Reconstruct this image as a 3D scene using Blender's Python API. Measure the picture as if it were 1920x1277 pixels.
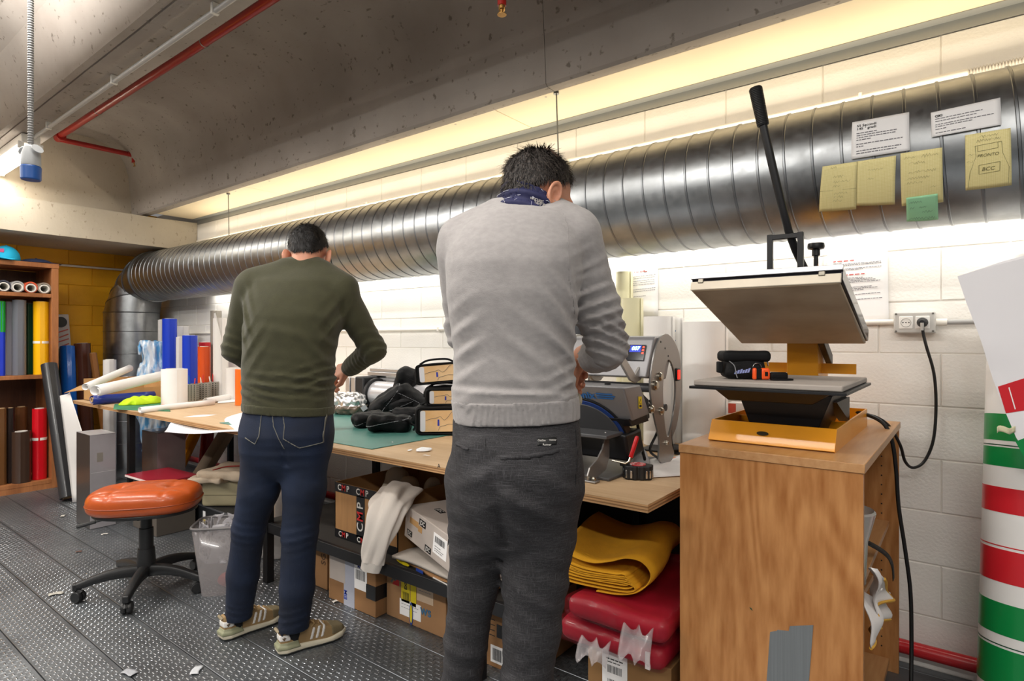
import bpy, bmesh, math, random
import numpy as np
from mathutils import Vector, Matrix, noise as mnoise

for o in list(bpy.data.objects): bpy.data.objects.remove(o)
SC = bpy.context.scene
COL = SC.collection
rnd = random.Random(7)
PI = math.pi

# ---------------------------------------------------------------- camera
# world: X runs along the white block wall, Y points at it, camera above the origin
CAM_H = 1.25; FPX = 1110.0; YAW = math.radians(37.6)
cam_d = bpy.data.cameras.new('camera'); cam = bpy.data.objects.new('camera', cam_d); COL.objects.link(cam)
cam.location = (0, 0, CAM_H); cam.rotation_euler = (PI/2, 0, YAW)
cam_d.sensor_width = 36; cam_d.lens = FPX/1920*36; cam_d.clip_start = .02; cam_d.clip_end = 60
SC.camera = cam
DV = Vector((-math.sin(YAW), math.cos(YAW), 0)); RV = Vector((math.cos(YAW), math.sin(YAW), 0))

# ---------------------------------------------------------------- world, lamps, exposure
SC.view_settings.view_transform = 'Standard'; SC.view_settings.look = 'None'
SC.view_settings.gamma = 1; SC.view_settings.use_curve_mapping = False
SC.view_settings.exposure = -0.08
W = bpy.data.worlds.new('world'); SC.world = W; W.use_nodes = True
W.node_tree.nodes['Background'].inputs[0].default_value = (1.0, .97, .93, 1)
W.node_tree.nodes['Background'].inputs[1].default_value = .22
R0 = math.radians
def area(name, loc, sx, sy, power, rot=(0,0,0), col=(1,.97,.92), spread=180):
    l = bpy.data.lights.new(name, 'AREA'); l.shape = 'RECTANGLE'; l.size = sx; l.size_y = sy
    l.energy = power; l.color = col; l.spread = math.radians(spread)
    o = bpy.data.objects.new(name, l); COL.objects.link(o); o.location = loc; o.rotation_euler = rot
    return o
# ceiling battens of the workshop, running along X, mostly behind the camera; they shine down and, weaker, up at the ceiling; the first is added to brighten the orange wall
for x,y,w in ((-5.7,-.4,52),(-3.4,.55,42),(-1.2,.55,22),(1.0,.55,22),(-4.4,-1.5,80),(-1.8,-1.5,70),(.8,-1.5,66)):
    area('ceiling_and_fill_light', (x,y,2.72), 1.5, .16, w)
    area('ceiling_and_fill_uplight', (x,y,2.74), 1.5, .16, w*.78, (PI,0,0))
# fluorescent strip on the wall behind the duct: shines down on the wall and up on the soffit
area('wall_strip_light', (-2.6, 2.66, 1.70), 6.2, .05, 17, (R0(12), 0, 0), (1,.96,.88))
area('wall_strip_light', (-2.6, 2.66, 2.13), 6.2, .05, 18, (PI-R0(-14), 0, 0), (1,.86,.64))
# ---------------------------------------------------------------- measuring helper: a pixel of the 1920x1277 frame to a world point on a real plane
def P(px, py, X=None, Y=None, Z=None, D=None):
    a = (px-960)/FPX; b = (638.5-py)/FPX
    v = DV + a*RV + Vector((0,0,b))
    if D is None:
        if X is not None: D = X/v.x
        elif Y is not None: D = Y/v.y
        else: D = (Z-CAM_H)/v.z
    return Vector((0,0,CAM_H)) + D*v

# ---------------------------------------------------------------- materials
MATS = {}
def lin(c):
    if isinstance(c, str):
        c = c.lstrip('#'); c = [int(c[i:i+2],16)/255 for i in (0,2,4)]
    return tuple((x/12.92 if x <= .04045 else ((x+.055)/1.055)**2.4) for x in c)+(1,)
def mat(name, col, rough=.6, metal=0, var=0, vscale=8, bump=0, bscale=60, spec=.5, emit=None, estr=1, alpha=1, trans=0,
        stretch=None, col2=None, ramp=(.35,.65), coat=0, sheen=0, ior=1.45, detail=4):
    if name in MATS: return MATS[name]
    m = bpy.data.materials.new(name); m.use_nodes = True; nt = m.node_tree; N = nt.nodes; L = nt.links
    b = N['Principled BSDF']; c = lin(col)
    b.inputs['Base Color'].default_value = c; b.inputs['Roughness'].default_value = rough; b.inputs['Metallic'].default_value = metal
    b.inputs['Specular IOR Level'].default_value = spec; b.inputs['IOR'].default_value = ior
    b.inputs['Coat Weight'].default_value = coat; b.inputs['Sheen Weight'].default_value = sheen
    b.inputs['Transmission Weight'].default_value = trans
    if alpha < 1: b.inputs['Alpha'].default_value = alpha
    if emit: b.inputs['Emission Color'].default_value = lin(emit); b.inputs['Emission Strength'].default_value = estr
    def coords(scale):
        tc = N.new('ShaderNodeTexCoord'); mp = N.new('ShaderNodeMapping')
        s = stretch or (1,1,1); mp.inputs['Scale'].default_value = [scale*k for k in s]
        L.new(tc.outputs['Object'], mp.inputs['Vector']); return mp.outputs['Vector']
    if var or col2:
        n = N.new('ShaderNodeTexNoise'); n.inputs['Scale'].default_value = 1; n.inputs['Detail'].default_value = detail
        L.new(coords(vscale), n.inputs['Vector'])
        r = N.new('ShaderNodeValToRGB'); r.color_ramp.elements[0].position = ramp[0]; r.color_ramp.elements[1].position = ramp[1]
        if col2: r.color_ramp.elements[0].color = c; r.color_ramp.elements[1].color = lin(col2)
        else:
            r.color_ramp.elements[0].color = tuple(x*(1-var) for x in c[:3])+(1,)
            r.color_ramp.elements[1].color = tuple(min(1,x*(1+var)) for x in c[:3])+(1,)
        L.new(n.outputs['Fac'], r.inputs['Fac']); L.new(r.outputs['Color'], b.inputs['Base Color'])
    if bump:
        n = N.new('ShaderNodeTexNoise'); n.inputs['Scale'].default_value = 1; n.inputs['Detail'].default_value = 3
        L.new(coords(bscale), n.inputs['Vector'])
        bp = N.new('ShaderNodeBump'); bp.inputs['Strength'].default_value = bump; bp.inputs['Distance'].default_value = .004
        L.new(n.outputs['Fac'], bp.inputs['Height']); L.new(bp.outputs['Normal'], b.inputs['Normal'])
    MATS[name] = m; return m
def nodes_of(m): return m.node_tree.nodes, m.node_tree.links, m.node_tree.nodes['Principled BSDF']

# ---------------------------------------------------------------- mesh builder
def frame(d):
    d = Vector(d).normalized(); a = Vector((0,0,1)) if abs(d.z) < .9 else Vector((1,0,0))
    u = d.cross(a).normalized(); return u, d.cross(u).normalized()
class MB:
    def __init__(s): s.v = []; s.f = []
    def add(s, vs, fs):
        k = len(s.v); s.v += [Vector(x) for x in vs]; s.f += [[i+k for i in f] for f in fs]; return s
    def box(s, c, size, rot=None, taper=1):
        x, y, z = [k/2 for k in size]; t = taper
        vs = [(-x,-y,-z),(x,-y,-z),(x,y,-z),(-x,y,-z),(-x*t,-y*t,z),(x*t,-y*t,z),(x*t,y*t,z),(-x*t,y*t,z)]
        M = rot if rot is not None else Matrix.Identity(3)
        return s.add([M @ Vector(p)+Vector(c) for p in vs], [(3,2,1,0),(4,5,6,7),(0,1,5,4),(1,2,6,5),(2,3,7,6),(3,0,4,7)])
    def box2(s, a, b):
        return s.box([(p+q)/2 for p,q in zip(a,b)], [abs(q-p) for p,q in zip(a,b)])
    def cyl(s, p0, p1, r0, r1=None, n=20, caps=True):
        r1 = r0 if r1 is None else r1; p0 = Vector(p0); p1 = Vector(p1); u, w = frame(p1-p0); vs = []
        for p, r in ((p0,r0),(p1,r1)):
            for i in range(n):
                a = 2*PI*i/n; vs.append(p+u*(r*math.cos(a))+w*(r*math.sin(a)))
        fs = [(i,(i+1)%n,n+(i+1)%n,n+i) for i in range(n)]
        if caps: fs += [tuple(range(n-1,-1,-1)), tuple(range(n,2*n))]
        return s.add(vs, fs)
    def pipe(s, p0, p1, r, t, n=28):      # hollow roll
        p0 = Vector(p0); p1 = Vector(p1); u, w = frame(p1-p0); vs = []
        for p, q in ((p0,r),(p1,r),(p1,r-t),(p0,r-t)):
            for i in range(n):
                a = 2*PI*i/n; vs.append(p+u*(q*math.cos(a))+w*(q*math.sin(a)))
        fs = [(k*n+i,k*n+(i+1)%n,((k+1)%4)*n+(i+1)%n,((k+1)%4)*n+i) for k in range(4) for i in range(n)]
        return s.add(vs, fs)
    def tube(s, pts, r, n=10, caps=True, closed=False):
        pts = [Vector(p) for p in pts]; m = len(pts); rr = r if isinstance(r,(list,tuple)) else [r]*m
        u = None; vs = []
        for k,p in enumerate(pts):
            a = pts[(k-1)%m] if (k or closed) else p; b = pts[(k+1)%m] if (k < m-1 or closed) else p
            d = (b-a).normalized()
            if u is None: u, w = frame(d)
            else:
                u = (u-d*u.dot(d)); u = u.normalized() if u.length > 1e-6 else frame(d)[0]; w = d.cross(u)
            for i in range(n):
                t = 2*PI*i/n; vs.append(p+u*(rr[k]*math.cos(t))+w*(rr[k]*math.sin(t)))
        fs = []
        for k in range(m if closed else m-1):
            for i in range(n):
                fs.append((k*n+i,k*n+(i+1)%n,((k+1)%m)*n+(i+1)%n,((k+1)%m)*n+i))
        if caps and not closed: fs += [tuple(range(n-1,-1,-1)), tuple(range((m-1)*n,m*n))]
        return s.add(vs, fs)
    def prism(s, poly, off, cap=True):     # 3d polygon extruded by a vector
        poly = [Vector(p) for p in poly]; n = len(poly); off = Vector(off)
        fs = [(i,(i+1)%n,n+(i+1)%n,n+i) for i in range(n)]
        if cap: fs += [tuple(range(n-1,-1,-1)), tuple(range(n,2*n))]
        return s.add(poly+[p+off for p in poly], fs)
    def ring(s, outer, inner, off):        # plate with a hole: two loops of equal length, extruded
        n = len(outer); off = Vector(off)
        o = [Vector(p) for p in outer]; i_ = [Vector(p) for p in inner]
        vs = o+i_+[p+off for p in o]+[p+off for p in i_]; fs = []
        for k in range(n):
            j = (k+1)%n
            fs += [(k,n+k,n+j,j),(2*n+k,2*n+j,3*n+j,3*n+k),(k,j,2*n+j,2*n+k),(n+k,3*n+k,3*n+j,n+j)]
        return s.add(vs, fs)
    def lathe(s, prof, c=(0,0,0), n=24, axis=(0,0,1)):
        c = Vector(c); ax = Vector(axis).normalized(); u, w = frame(ax); vs = []; m = len(prof)
        for r,z in prof:
            for i in range(n):
                a = 2*PI*i/n; vs.append(c+ax*z+u*(r*math.cos(a))+w*(r*math.sin(a)))
        fs = [(k*n+i,k*n+(i+1)%n,(k+1)*n+(i+1)%n,(k+1)*n+i) for k in range(m-1) for i in range(n)]
        if prof[0][0] > 1e-5: fs.append(tuple(range(n-1,-1,-1)))
        if prof[-1][0] > 1e-5: fs.append(tuple(range((m-1)*n,m*n)))
        return s.add(vs, fs)
    def grid(s, fn, nu, nv, thick=0, closed_u=False):
        vs = [Vector(fn(i/(nu-(0 if closed_u else 1)), j/(nv-1))) for j in range(nv) for i in range(nu)]
        fs = []
        for j in range(nv-1):
            for i in range(nu if closed_u else nu-1):
                fs.append((j*nu+i, j*nu+(i+1)%nu, (j+1)*nu+(i+1)%nu, (j+1)*nu+i))
        return s.add(vs, fs)
    def build(s, name, m, parent=None, smooth=True, bevel=0, solid=0, sub=0, angle=35, seg=2, weld=False):
        me = bpy.data.meshes.new(name); me.from_pydata(s.v, [], s.f); me.update()
        bm = bmesh.new(); bm.from_mesh(me)
        if weld: bmesh.ops.remove_doubles(bm, verts=bm.verts, dist=1e-5)
        bmesh.ops.recalc_face_normals(bm, faces=bm.faces); bm.to_mesh(me); bm.free()
        return finish(name, me, m, parent, smooth, bevel, solid, sub, angle, seg)
def finish(name, me, m, parent=None, smooth=True, bevel=0, solid=0, sub=0, angle=35, seg=2):
    o = bpy.data.objects.new(name, me); COL.objects.link(o)
    if m: me.materials.append(m)
    if smooth:
        for p in me.polygons: p.use_smooth = True
        me.set_sharp_from_angle(angle=math.radians(angle))
    if solid:
        md = o.modifiers.new('solid','SOLIDIFY'); md.thickness = solid; md.offset = 0
    if sub:
        md = o.modifiers.new('sub','SUBSURF'); md.levels = sub; md.render_levels = sub
    if bevel:
        md = o.modifiers.new('bevel','BEVEL'); md.width = bevel; md.segments = seg; md.limit_method = 'ANGLE'
    if parent: o.parent = parent
    return o
def tag(o, label, cat, group=None, kind=None):
    if label: o['label'] = label
    if cat: o['category'] = cat
    if group: o['group'] = group
    if kind: o['kind'] = kind
    return o
def thing(name, label, cat, loc=(0,0,0), rz=0, group=None, rot=None):
    o = bpy.data.objects.new(name, None); COL.objects.link(o); o.empty_display_size = .05
    o.location = loc; o.rotation_euler = rot if rot else (0,0,rz)
    return tag(o, label, cat, group)
def struct(o, label=None):
    o['kind'] = 'structure'
    if label: o['label'] = label
    return o
def textmesh(s, size, bold=0, font=None, extr=.0004, align='CENTER', shear=0):
    c = bpy.data.curves.new('txt','FONT'); c.body = s; c.size = size; c.extrude = extr; c.offset = bold; c.align_x = align; c.align_y = 'CENTER'
    c.resolution_u = 3; c.shear = shear
    o = bpy.data.objects.new('txt', c); COL.objects.link(o)
    dg = bpy.context.evaluated_depsgraph_get(); me = bpy.data.meshes.new_from_object(o.evaluated_get(dg))
    bpy.data.objects.remove(o); bpy.data.curves.remove(c); return me
def text(name, s, size, m, parent, fn, bold=0, extr=.0004, align='CENTER', shear=0, sx=1):
    """lettering mapped by fn(x,y,z)->point"""
    me = textmesh(s, size, bold, None, extr, align, shear)
    for v in me.vertices: v.co = fn(v.co.x*sx, v.co.y, v.co.z)
    return finish(name, me, m, parent, smooth=False)
def plane_map(o, u, v):
    o = Vector(o); u = Vector(u).normalized(); v = Vector(v).normalized(); n = u.cross(v)
    return lambda x,y,z: o+u*x+v*y+n*z
def bars(mb, rects, fn, z=.0004):          # small printed marks: (x0,y0,x1,y1) mapped by fn
    for x0,y0,x1,y1 in rects:
        mb.add([fn(x0,y0,z),fn(x1,y0,z),fn(x1,y1,z),fn(x0,y1,z)], [(0,1,2,3)])
    return mb
def greek(r, x0, y, x1, h=.002, word=(.006,.018), gap=.003):   # one printed line too small to read
    out = []; x = x0
    while x < x1-.004:
        w = r.uniform(*word); out.append((x, y-h/2, min(x+w,x1), y+h/2)); x += w+gap
    return out
def barcode(r, x0, y0, x1, y1):
    out = []; x = x0; w = (x1-x0)/46
    while x < x1:
        b = w*r.choice((1,1,2)); out.append((x,y0,min(x+b,x1),y1)); x += b+w*r.choice((1,1,2))
    return out
def spline(pts, n):                        # Catmull-Rom through points
    pts = [Vector(p) for p in pts]; out = []
    q = [pts[0]*2-pts[1]]+pts+[pts[-1]*2-pts[-2]]
    for k in range(len(pts)-1):
        a,b,c,d = q[k:k+4]
        for i in range(n):
            t = i/n; out.append(.5*((2*b)+(c-a)*t+(2*a-5*b+4*c-d)*t*t+(3*b-a-3*c+d)*t**3))
    out.append(pts[-1]); return out

# ---------------------------------------------------------------- implicit surfaces (numpy field + surface nets): used for bodies, clothes, soft goods
def surface_net(F, lo, h):
    nx,ny,nz = F.shape; S = F < 0
    c = np.zeros((nx-1,ny-1,nz-1), np.int8)
    for i in (0,1):
        for j in (0,1):
            for k in (0,1): c += S[i:nx-1+i, j:ny-1+j, k:nz-1+k]
    act = (c > 0) & (c < 8); idx = -np.ones(act.shape, np.int64); I = np.argwhere(act); idx[act] = np.arange(len(I))
    acc = np.zeros((len(I),3)); cnt = np.zeros(len(I)); cor = [(i,j,k) for i in (0,1) for j in (0,1) for k in (0,1)]
    for a in range(8):
        for b in range(a+1,8):
            A = np.array(cor[a]); B = np.array(cor[b])
            if abs(A-B).sum() != 1: continue
            fa = F[I[:,0]+A[0], I[:,1]+A[1], I[:,2]+A[2]]; fb = F[I[:,0]+B[0], I[:,1]+B[1], I[:,2]+B[2]]
            x = (fa < 0) != (fb < 0); t = np.where(x, fa/np.where(x, fa-fb, 1), 0)
            acc += np.where(x[:,None], A+(B-A)*t[:,None], 0); cnt += x
    V = (I+acc/cnt[:,None])*h+lo
    faces = []
    for ax in range(3):
        u,w = (ax+1)%3,(ax+2)%3
        sl0 = [slice(1,-1)]*3; sl0[ax] = slice(0,-1); sl1 = [slice(1,-1)]*3; sl1[ax] = slice(1,None)
        s0 = S[tuple(sl0)]; s1 = S[tuple(sl1)]; E = np.argwhere(s0 != s1)
        if not len(E): continue
        base = E.copy(); base[:,u] += 1; base[:,w] += 1
        fl = s0[E[:,0],E[:,1],E[:,2]]
        q = []
        for du,dw in ((-1,-1),(0,-1),(0,0),(-1,0)):
            p = base.copy(); p[:,u] += du; p[:,w] += dw; q.append(idx[p[:,0],p[:,1],p[:,2]])
        q = np.stack(q,1); q[~fl] = q[~fl][:,::-1]; faces.append(q)
    return V, np.concatenate(faces)
def sdf(name, fn, lo, hi, h, m, parent=None, smooth_iter=0, chunks=None):
    Vs=[];Qs=[];nv=0
    for fn_,lo_,hi_,h_ in (chunks or [(fn,lo,hi,h)]):
        V,Q = sdf_geo(fn_,lo_,hi_,h_); Vs.append(V); Qs.append(Q+nv); nv += len(V)
    V = np.concatenate(Vs); Q = np.concatenate(Qs)
    me = bpy.data.meshes.new(name); me.vertices.add(len(V)); me.vertices.foreach_set('co', V.astype(np.float32).ravel())
    me.loops.add(len(Q)*4); me.loops.foreach_set('vertex_index', Q.astype(np.int32).ravel())
    me.polygons.add(len(Q)); me.polygons.foreach_set('loop_start', np.arange(0,len(Q)*4,4,dtype=np.int32))
    me.update(calc_edges=True); me.validate()
    o = bpy.data.objects.new(name, me); COL.objects.link(o); me.materials.append(m)
    me.polygons.foreach_set('use_smooth', np.ones(len(me.polygons),bool)); me.update()
    if smooth_iter:
        md = o.modifiers.new('smooth','SMOOTH'); md.factor = .5; md.iterations = smooth_iter
    if parent: o.parent = parent
    return o
def sdf_geo(fn, lo, hi, h):
    lo = np.array(lo,float); hi = np.array(hi,float); n = np.ceil((hi-lo)/h).astype(int)+1
    ax = [lo[i]+h*np.arange(n[i]) for i in range(3)]
    X,Y,Z = np.meshgrid(*ax, indexing='ij')
    F = fn(X,Y,Z).astype(float)
    F[0]=F[-1]=1; F[:,0]=F[:,-1]=1; F[:,:,0]=F[:,:,-1]=1
    return surface_net(F, lo, h)
def smin(a,b,k):
    t = np.clip(.5+.5*(b-a)/k,0,1); return b*(1-t)+a*t-k*t*(1-t)
def smax(a,b,k): return -smin(-a,-b,k)
def cone(X,Y,Z,a,b,r0,r1,sq=None):         # tapered capsule
    a = np.array(a,float); b = np.array(b,float); d = b-a; L2 = d@d
    t = np.clip(((X-a[0])*d[0]+(Y-a[1])*d[1]+(Z-a[2])*d[2])/L2,0,1)
    return np.sqrt((X-a[0]-t*d[0])**2+(Y-a[1]-t*d[1])**2+(Z-a[2]-t*d[2])**2)-(r0+(r1-r0)*t)
def chain(X,Y,Z,pts,rs,k=.01):
    f = None
    for i in range(len(pts)-1):
        g = cone(X,Y,Z,pts[i],pts[i+1],rs[i],rs[i+1]); f = g if f is None else smin(f,g,k)
    return f
def ell(X,Y,Z,c,r,R=None):                 # ellipsoid, R rows = local axes
    x,y,z = X-c[0],Y-c[1],Z-c[2]
    if R is not None:
        R = np.array(R); x,y,z = (R[0,0]*x+R[0,1]*y+R[0,2]*z, R[1,0]*x+R[1,1]*y+R[1,2]*z, R[2,0]*x+R[2,1]*y+R[2,2]*z)
    k0 = np.sqrt((x/r[0])**2+(y/r[1])**2+(z/r[2])**2); k1 = np.sqrt((x/r[0]**2)**2+(y/r[1]**2)**2+(z/r[2]**2)**2)+1e-9
    return k0*(k0-1)/k1
def rbox(X,Y,Z,c,s,r):                     # rounded box, half sizes s
    qx = np.abs(X-c[0])-s[0]+r; qy = np.abs(Y-c[1])-s[1]+r; qz = np.abs(Z-c[2])-s[2]+r
    return np.sqrt(np.maximum(qx,0)**2+np.maximum(qy,0)**2+np.maximum(qz,0)**2)+np.minimum(np.maximum(qx,np.maximum(qy,qz)),0)-r
def nz3(X,Y,Z,s,seed=0):                   # cheap smooth pseudo-noise
    a,b,c = X*s+seed*1.7, Y*s+seed*2.3, Z*s+seed*.9
    return (np.sin(a+1.3*np.sin(b*1.1+.5))+np.sin(b*1.2+1.1*np.sin(c*.9+1.7))+np.sin(c*1.1+1.2*np.sin(a*1.05+.3)))/3
# ================================================================= THE SETTING
WALL_Y = 2.75; BACK_X = -7.0; XR = 1.3
def painted(name, col, dirt, bump=.35):
    m = mat(name, col, .55, var=.04, vscale=3, bump=bump, bscale=90); return m
M_white = painted('white_wall_paint', '#efece6', 0)
M_mortar = mat('white_mortar', '#e2ddd5', .8, bump=.3)
M_orange = mat('orange_wall_paint', '#f7b01a', .5, var=.12, vscale=2.5, bump=.35, bscale=80)
M_orange_j = mat('orange_mortar', '#c98a0c', .8)
# raw concrete: grey-beige, cloudy, with pores
def concrete(name, c1, c2, pores=.5):
    m = mat(name, c1, .85, col2=c2, vscale=1.6, ramp=(.3,.72), detail=6); N,L,b = nodes_of(m)
    tc = N.new('ShaderNodeTexCoord'); n = N.new('ShaderNodeTexNoise'); n.inputs['Scale'].default_value = 31; n.inputs['Detail'].default_value = 6
    mp = N.new('ShaderNodeMapping'); mp.inputs['Scale'].default_value = (.8,1.2,.8); L.new(tc.outputs['Object'], mp.inputs['Vector']); L.new(mp.outputs['Vector'], n.inputs['Vector'])
    r = N.new('ShaderNodeValToRGB'); r.color_ramp.elements[0].position = .63; r.color_ramp.elements[1].position = .70
    r.color_ramp.elements[0].color = (1,1,1,1); r.color_ramp.elements[1].color = (pores,pores*.95,pores*.9,1); L.new(n.outputs['Fac'], r.inputs['Fac'])
    src = b.inputs['Base Color'].links[0].from_socket; mx = N.new('ShaderNodeMix'); mx.data_type = 'RGBA'; mx.blend_type = 'MULTIPLY'; mx.inputs[0].default_value = 1
    L.new(src, mx.inputs[6]); L.new(r.outputs['Color'], mx.inputs[7]); L.new(mx.outputs[2], b.inputs['Base Color'])
    bp = N.new('ShaderNodeBump'); bp.inputs['Strength'].default_value = .35; bp.inputs['Distance'].default_value = .004; L.new(n.outputs['Fac'], bp.inputs['Height']); L.new(bp.outputs['Normal'], b.inputs['Normal'])
    return m
M_conc = concrete('raw_concrete', '#8e857d', '#aaa29a')
M_conc2 = concrete('pale_concrete', '#b3a793', '#c9bfae', .72)

# ---- floor: ribbed steel planks with raised treads
fl = struct(MB().box2((-7.2,-2.2,-.06),(XR+.6,2.9,-.012)).build('floor', mat('floor_underside','#2c2d2f',.7), smooth=False), 'dark ribbed steel plank floor with raised treads')
M_steel = mat('floor_steel', '#787c80', .38, .8, var=.22, vscale=2.2, bump=.12, bscale=30, detail=6)
N,L,b = nodes_of(M_steel)
nn = N.new('ShaderNodeTexNoise'); nn.inputs['Scale'].default_value = 5; nn.inputs['Detail'].default_value = 6
tc = N.new('ShaderNodeTexCoord'); L.new(tc.outputs['Object'], nn.inputs['Vector'])
mr = N.new('ShaderNodeMapRange'); mr.inputs[3].default_value = .26; mr.inputs[4].default_value = .55; L.new(nn.outputs['Fac'], mr.inputs[0]); L.new(mr.outputs[0], b.inputs['Roughness'])
PW = .2025; Y0 = 1.69
pk = None
for k in range(-18, 6):
    y = Y0+k*PW
    if pk is None:
        pm = MB().box2((-7.0,.0018,-.012),(XR+.4,PW-.0018,0)).build('floor_plank', M_steel, fl, bevel=.0015, seg=1); pk = pm
    else:
        pm = pk.copy(); COL.objects.link(pm)
    pm.location = (0,y,0); pm['kind'] = 'structure'
vs = []; fs = []
p = PW/10; L_, wd, ht = .0115, .0030, .0015
hexa = [(-1,0,0),(-.55,-1,0),(.55,-1,0),(1,0,0),(.55,1,0),(-.55,1,0),(-.6,0,1),(.6,0,1)]
hf = [(0,1,6),(1,2,7,6),(2,3,7),(3,4,7),(4,5,6,7),(5,0,6)]
for k in range(-9, 6):
    for j in range(9):
        y = Y0+k*PW+(j+1)*p
        if y > 2.0: continue
        xa, xb = (-6.8, -.3) if y > 0.3 else (-4.5, -.5)
        n = int((xb-xa)/p)
        for i in range(n):
            x = xa+i*p
            dpt = -math.sin(YAW)*x+math.cos(YAW)*y
            if dpt < 1.2: continue
            lat = (math.cos(YAW)*x+math.sin(YAW)*y)/dpt
            if lat < -.98 or lat > .35 or dpt > 5.6: continue
            b0 = len(vs); al = (i+j)%2 == 0
            for hx,hy,hz in hexa:
                vs.append((x+hx*L_, y+hy*wd, hz*ht) if al else (x+hy*wd, y+hx*L_, hz*ht))
            fs += [[b0+q for q in f] for f in hf] if al else [[b0+q for q in f[::-1]] for f in hf]
me = bpy.data.meshes.new('raised_treads'); me.from_pydata(vs, [], fs); me.update()
M_tread = mat('tread_steel', '#92969a', .28, .88, var=.15, vscale=3)
o = finish('raised_treads', me, M_tread, fl, smooth=False); o['kind'] = 'stuff'

# ---- block walls: every block a piece with chamfered edges and recessed joints
def block_mesh(name, lx, lz, m, t=.005, j=.0012, c=.0035, axis='Y'):
    x0,x1,z0,z1 = j, lx-j, j, lz-j
    vs = [(x0,t,z0),(x1,t,z0),(x1,t,z1),(x0,t,z1),(x0+c,0,z0+c),(x1-c,0,z0+c),(x1-c,0,z1-c),(x0+c,0,z1-c)]
    if axis == 'X': vs = [(-y, x, z) for x,y,z in vs]
    me = bpy.data.meshes.new(name); me.from_pydata(vs, [], [(4,5,6,7),(0,1,5,4),(1,2,6,5),(2,3,7,6),(3,0,4,7)])
    me.materials.append(m); me.update(); return me
wr = struct(MB().box2((BACK_X-.3,WALL_Y+.0045,0),(XR,WALL_Y+.2,2.6)).build('wall_right', M_mortar, smooth=False), 'white painted concrete block wall behind the workbench')
full = block_mesh('block', .40, .20, M_white); half = block_mesh('block', .20, .20, M_white)
for r in range(12):
    x = -6.88 if r%2 else -7.08
    k = 0
    while x < XR-.01:
        o = bpy.data.objects.new('block', full); COL.objects.link(o); o.parent = wr
        o.location = (x, WALL_Y+rnd.uniform(-.0012,.0012), r*.2); o['kind'] = 'structure'; x += .40
wb = struct(MB().box2((BACK_X-.2,-1.4,0),(BACK_X-.0045,WALL_Y,2.6)).build('wall_back', M_orange_j, smooth=False), 'orange painted concrete block wall behind the bookcase')
fullo = block_mesh('block', .40, .20, M_orange, axis='X')
for r in range(11):
    y = 2.75-.4-(.2 if r%2 else 0)
    if r%2:
        ho = bpy.data.objects.new('block', block_mesh('block', .20, .20, M_orange, axis='X')); COL.objects.link(ho); ho.parent = wb; ho.location = (BACK_X,2.55,r*.2); ho['kind'] = 'structure'
    while y > -1.3:
        o = bpy.data.objects.new('block', fullo); COL.objects.link(o); o.parent = wb
        o.location = (BACK_X+rnd.uniform(-.001,.001), y, r*.2); o['kind'] = 'structure'; y -= .40
# ---- concrete lintel and the wall above it
def rough_slab(name, a, b, m, nx, ny, nz, amp, label):
    bm = bmesh.new(); bmesh.ops.create_cube(bm, size=1)
    bmesh.ops.subdivide_edges(bm, edges=bm.edges[:], cuts=10, use_grid_fill=True)
    for v in bm.verts:
        v.co = Vector([(p+q)/2+c*(q-p) for p,q,c in zip(a,b,v.co)])
        v.co += mnoise.noise_vector(v.co*3.1)*amp
    me = bpy.data.meshes.new(name); bm.to_mesh(me); bm.free()
    return struct(finish(name, me, m, angle=50), label)
rough_slab('trim_1', (-6.98,-1.4,2.135),(-6.06,2.745,2.41), M_conc2, 4,12,4, .006, 'pale stained concrete lintel across the back wall')
rough_slab('wall_end', (-6.75,-1.4,2.40),(-6.35,2.33,3.5), M_conc2, 4,12,6, .004, 'stained concrete end wall above the lintel')
# ---- ceiling: precast ribs, profile (Y,Z) swept along X
prof = [(2.36,2.6),(2.36,2.437),(2.345,2.43),(2.285,2.432),(2.272,2.445),(2.262,2.60),(2.245,2.80),(2.215,2.92),(2.16,3.01),(2.07,3.07),(1.95,3.10),(1.75,3.11),(1.52,3.11),(1.455,3.09),(1.42,3.03),(1.385,2.76),(1.36,2.722),(1.145,2.72),(1.142,2.73),(1.139,2.73),(1.136,2.72),(1.10,2.722),(.98,3.05),(.88,3.13),(.6,3.16),(-.6,3.16),(-1.0,3.1),(-2.4,3.1),(-2.4,3.3),(2.36,3.3)]
def sweep(name, x0, x1, m, n=40):
    mb = MB(); k = len(prof); vs = []
    for i in range(n+1):
        x = x0+(x1-x0)*i/n
        for j,(y,z) in enumerate(prof):
            w = .0035 if 2.4 < z < 3.12 else 0
            vs.append((x, y+w*mnoise.noise((x*2.3,y*9,z*4)), z+w*mnoise.noise((x*2.1,y*9+4,z*4))))
    fs = [(i*k+j, i*k+(j+1)%k, (i+1)*k+(j+1)%k, (i+1)*k+j) for i in range(n) for j in range(k)]
    fs += [tuple(range(k)), tuple(range(n*k+k-1, n*k-1, -1))]
    return mb.add(vs, fs).build(name, m, angle=28)
ce = struct(sweep('ceiling', -6.36, -1.553, M_conc), 'precast concrete ceiling with curved ribs')
c2 = sweep('ceiling_segment', -1.550, XR+.7, M_conc, 24); c2.parent = ce; c2['kind'] = 'structure'
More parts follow.
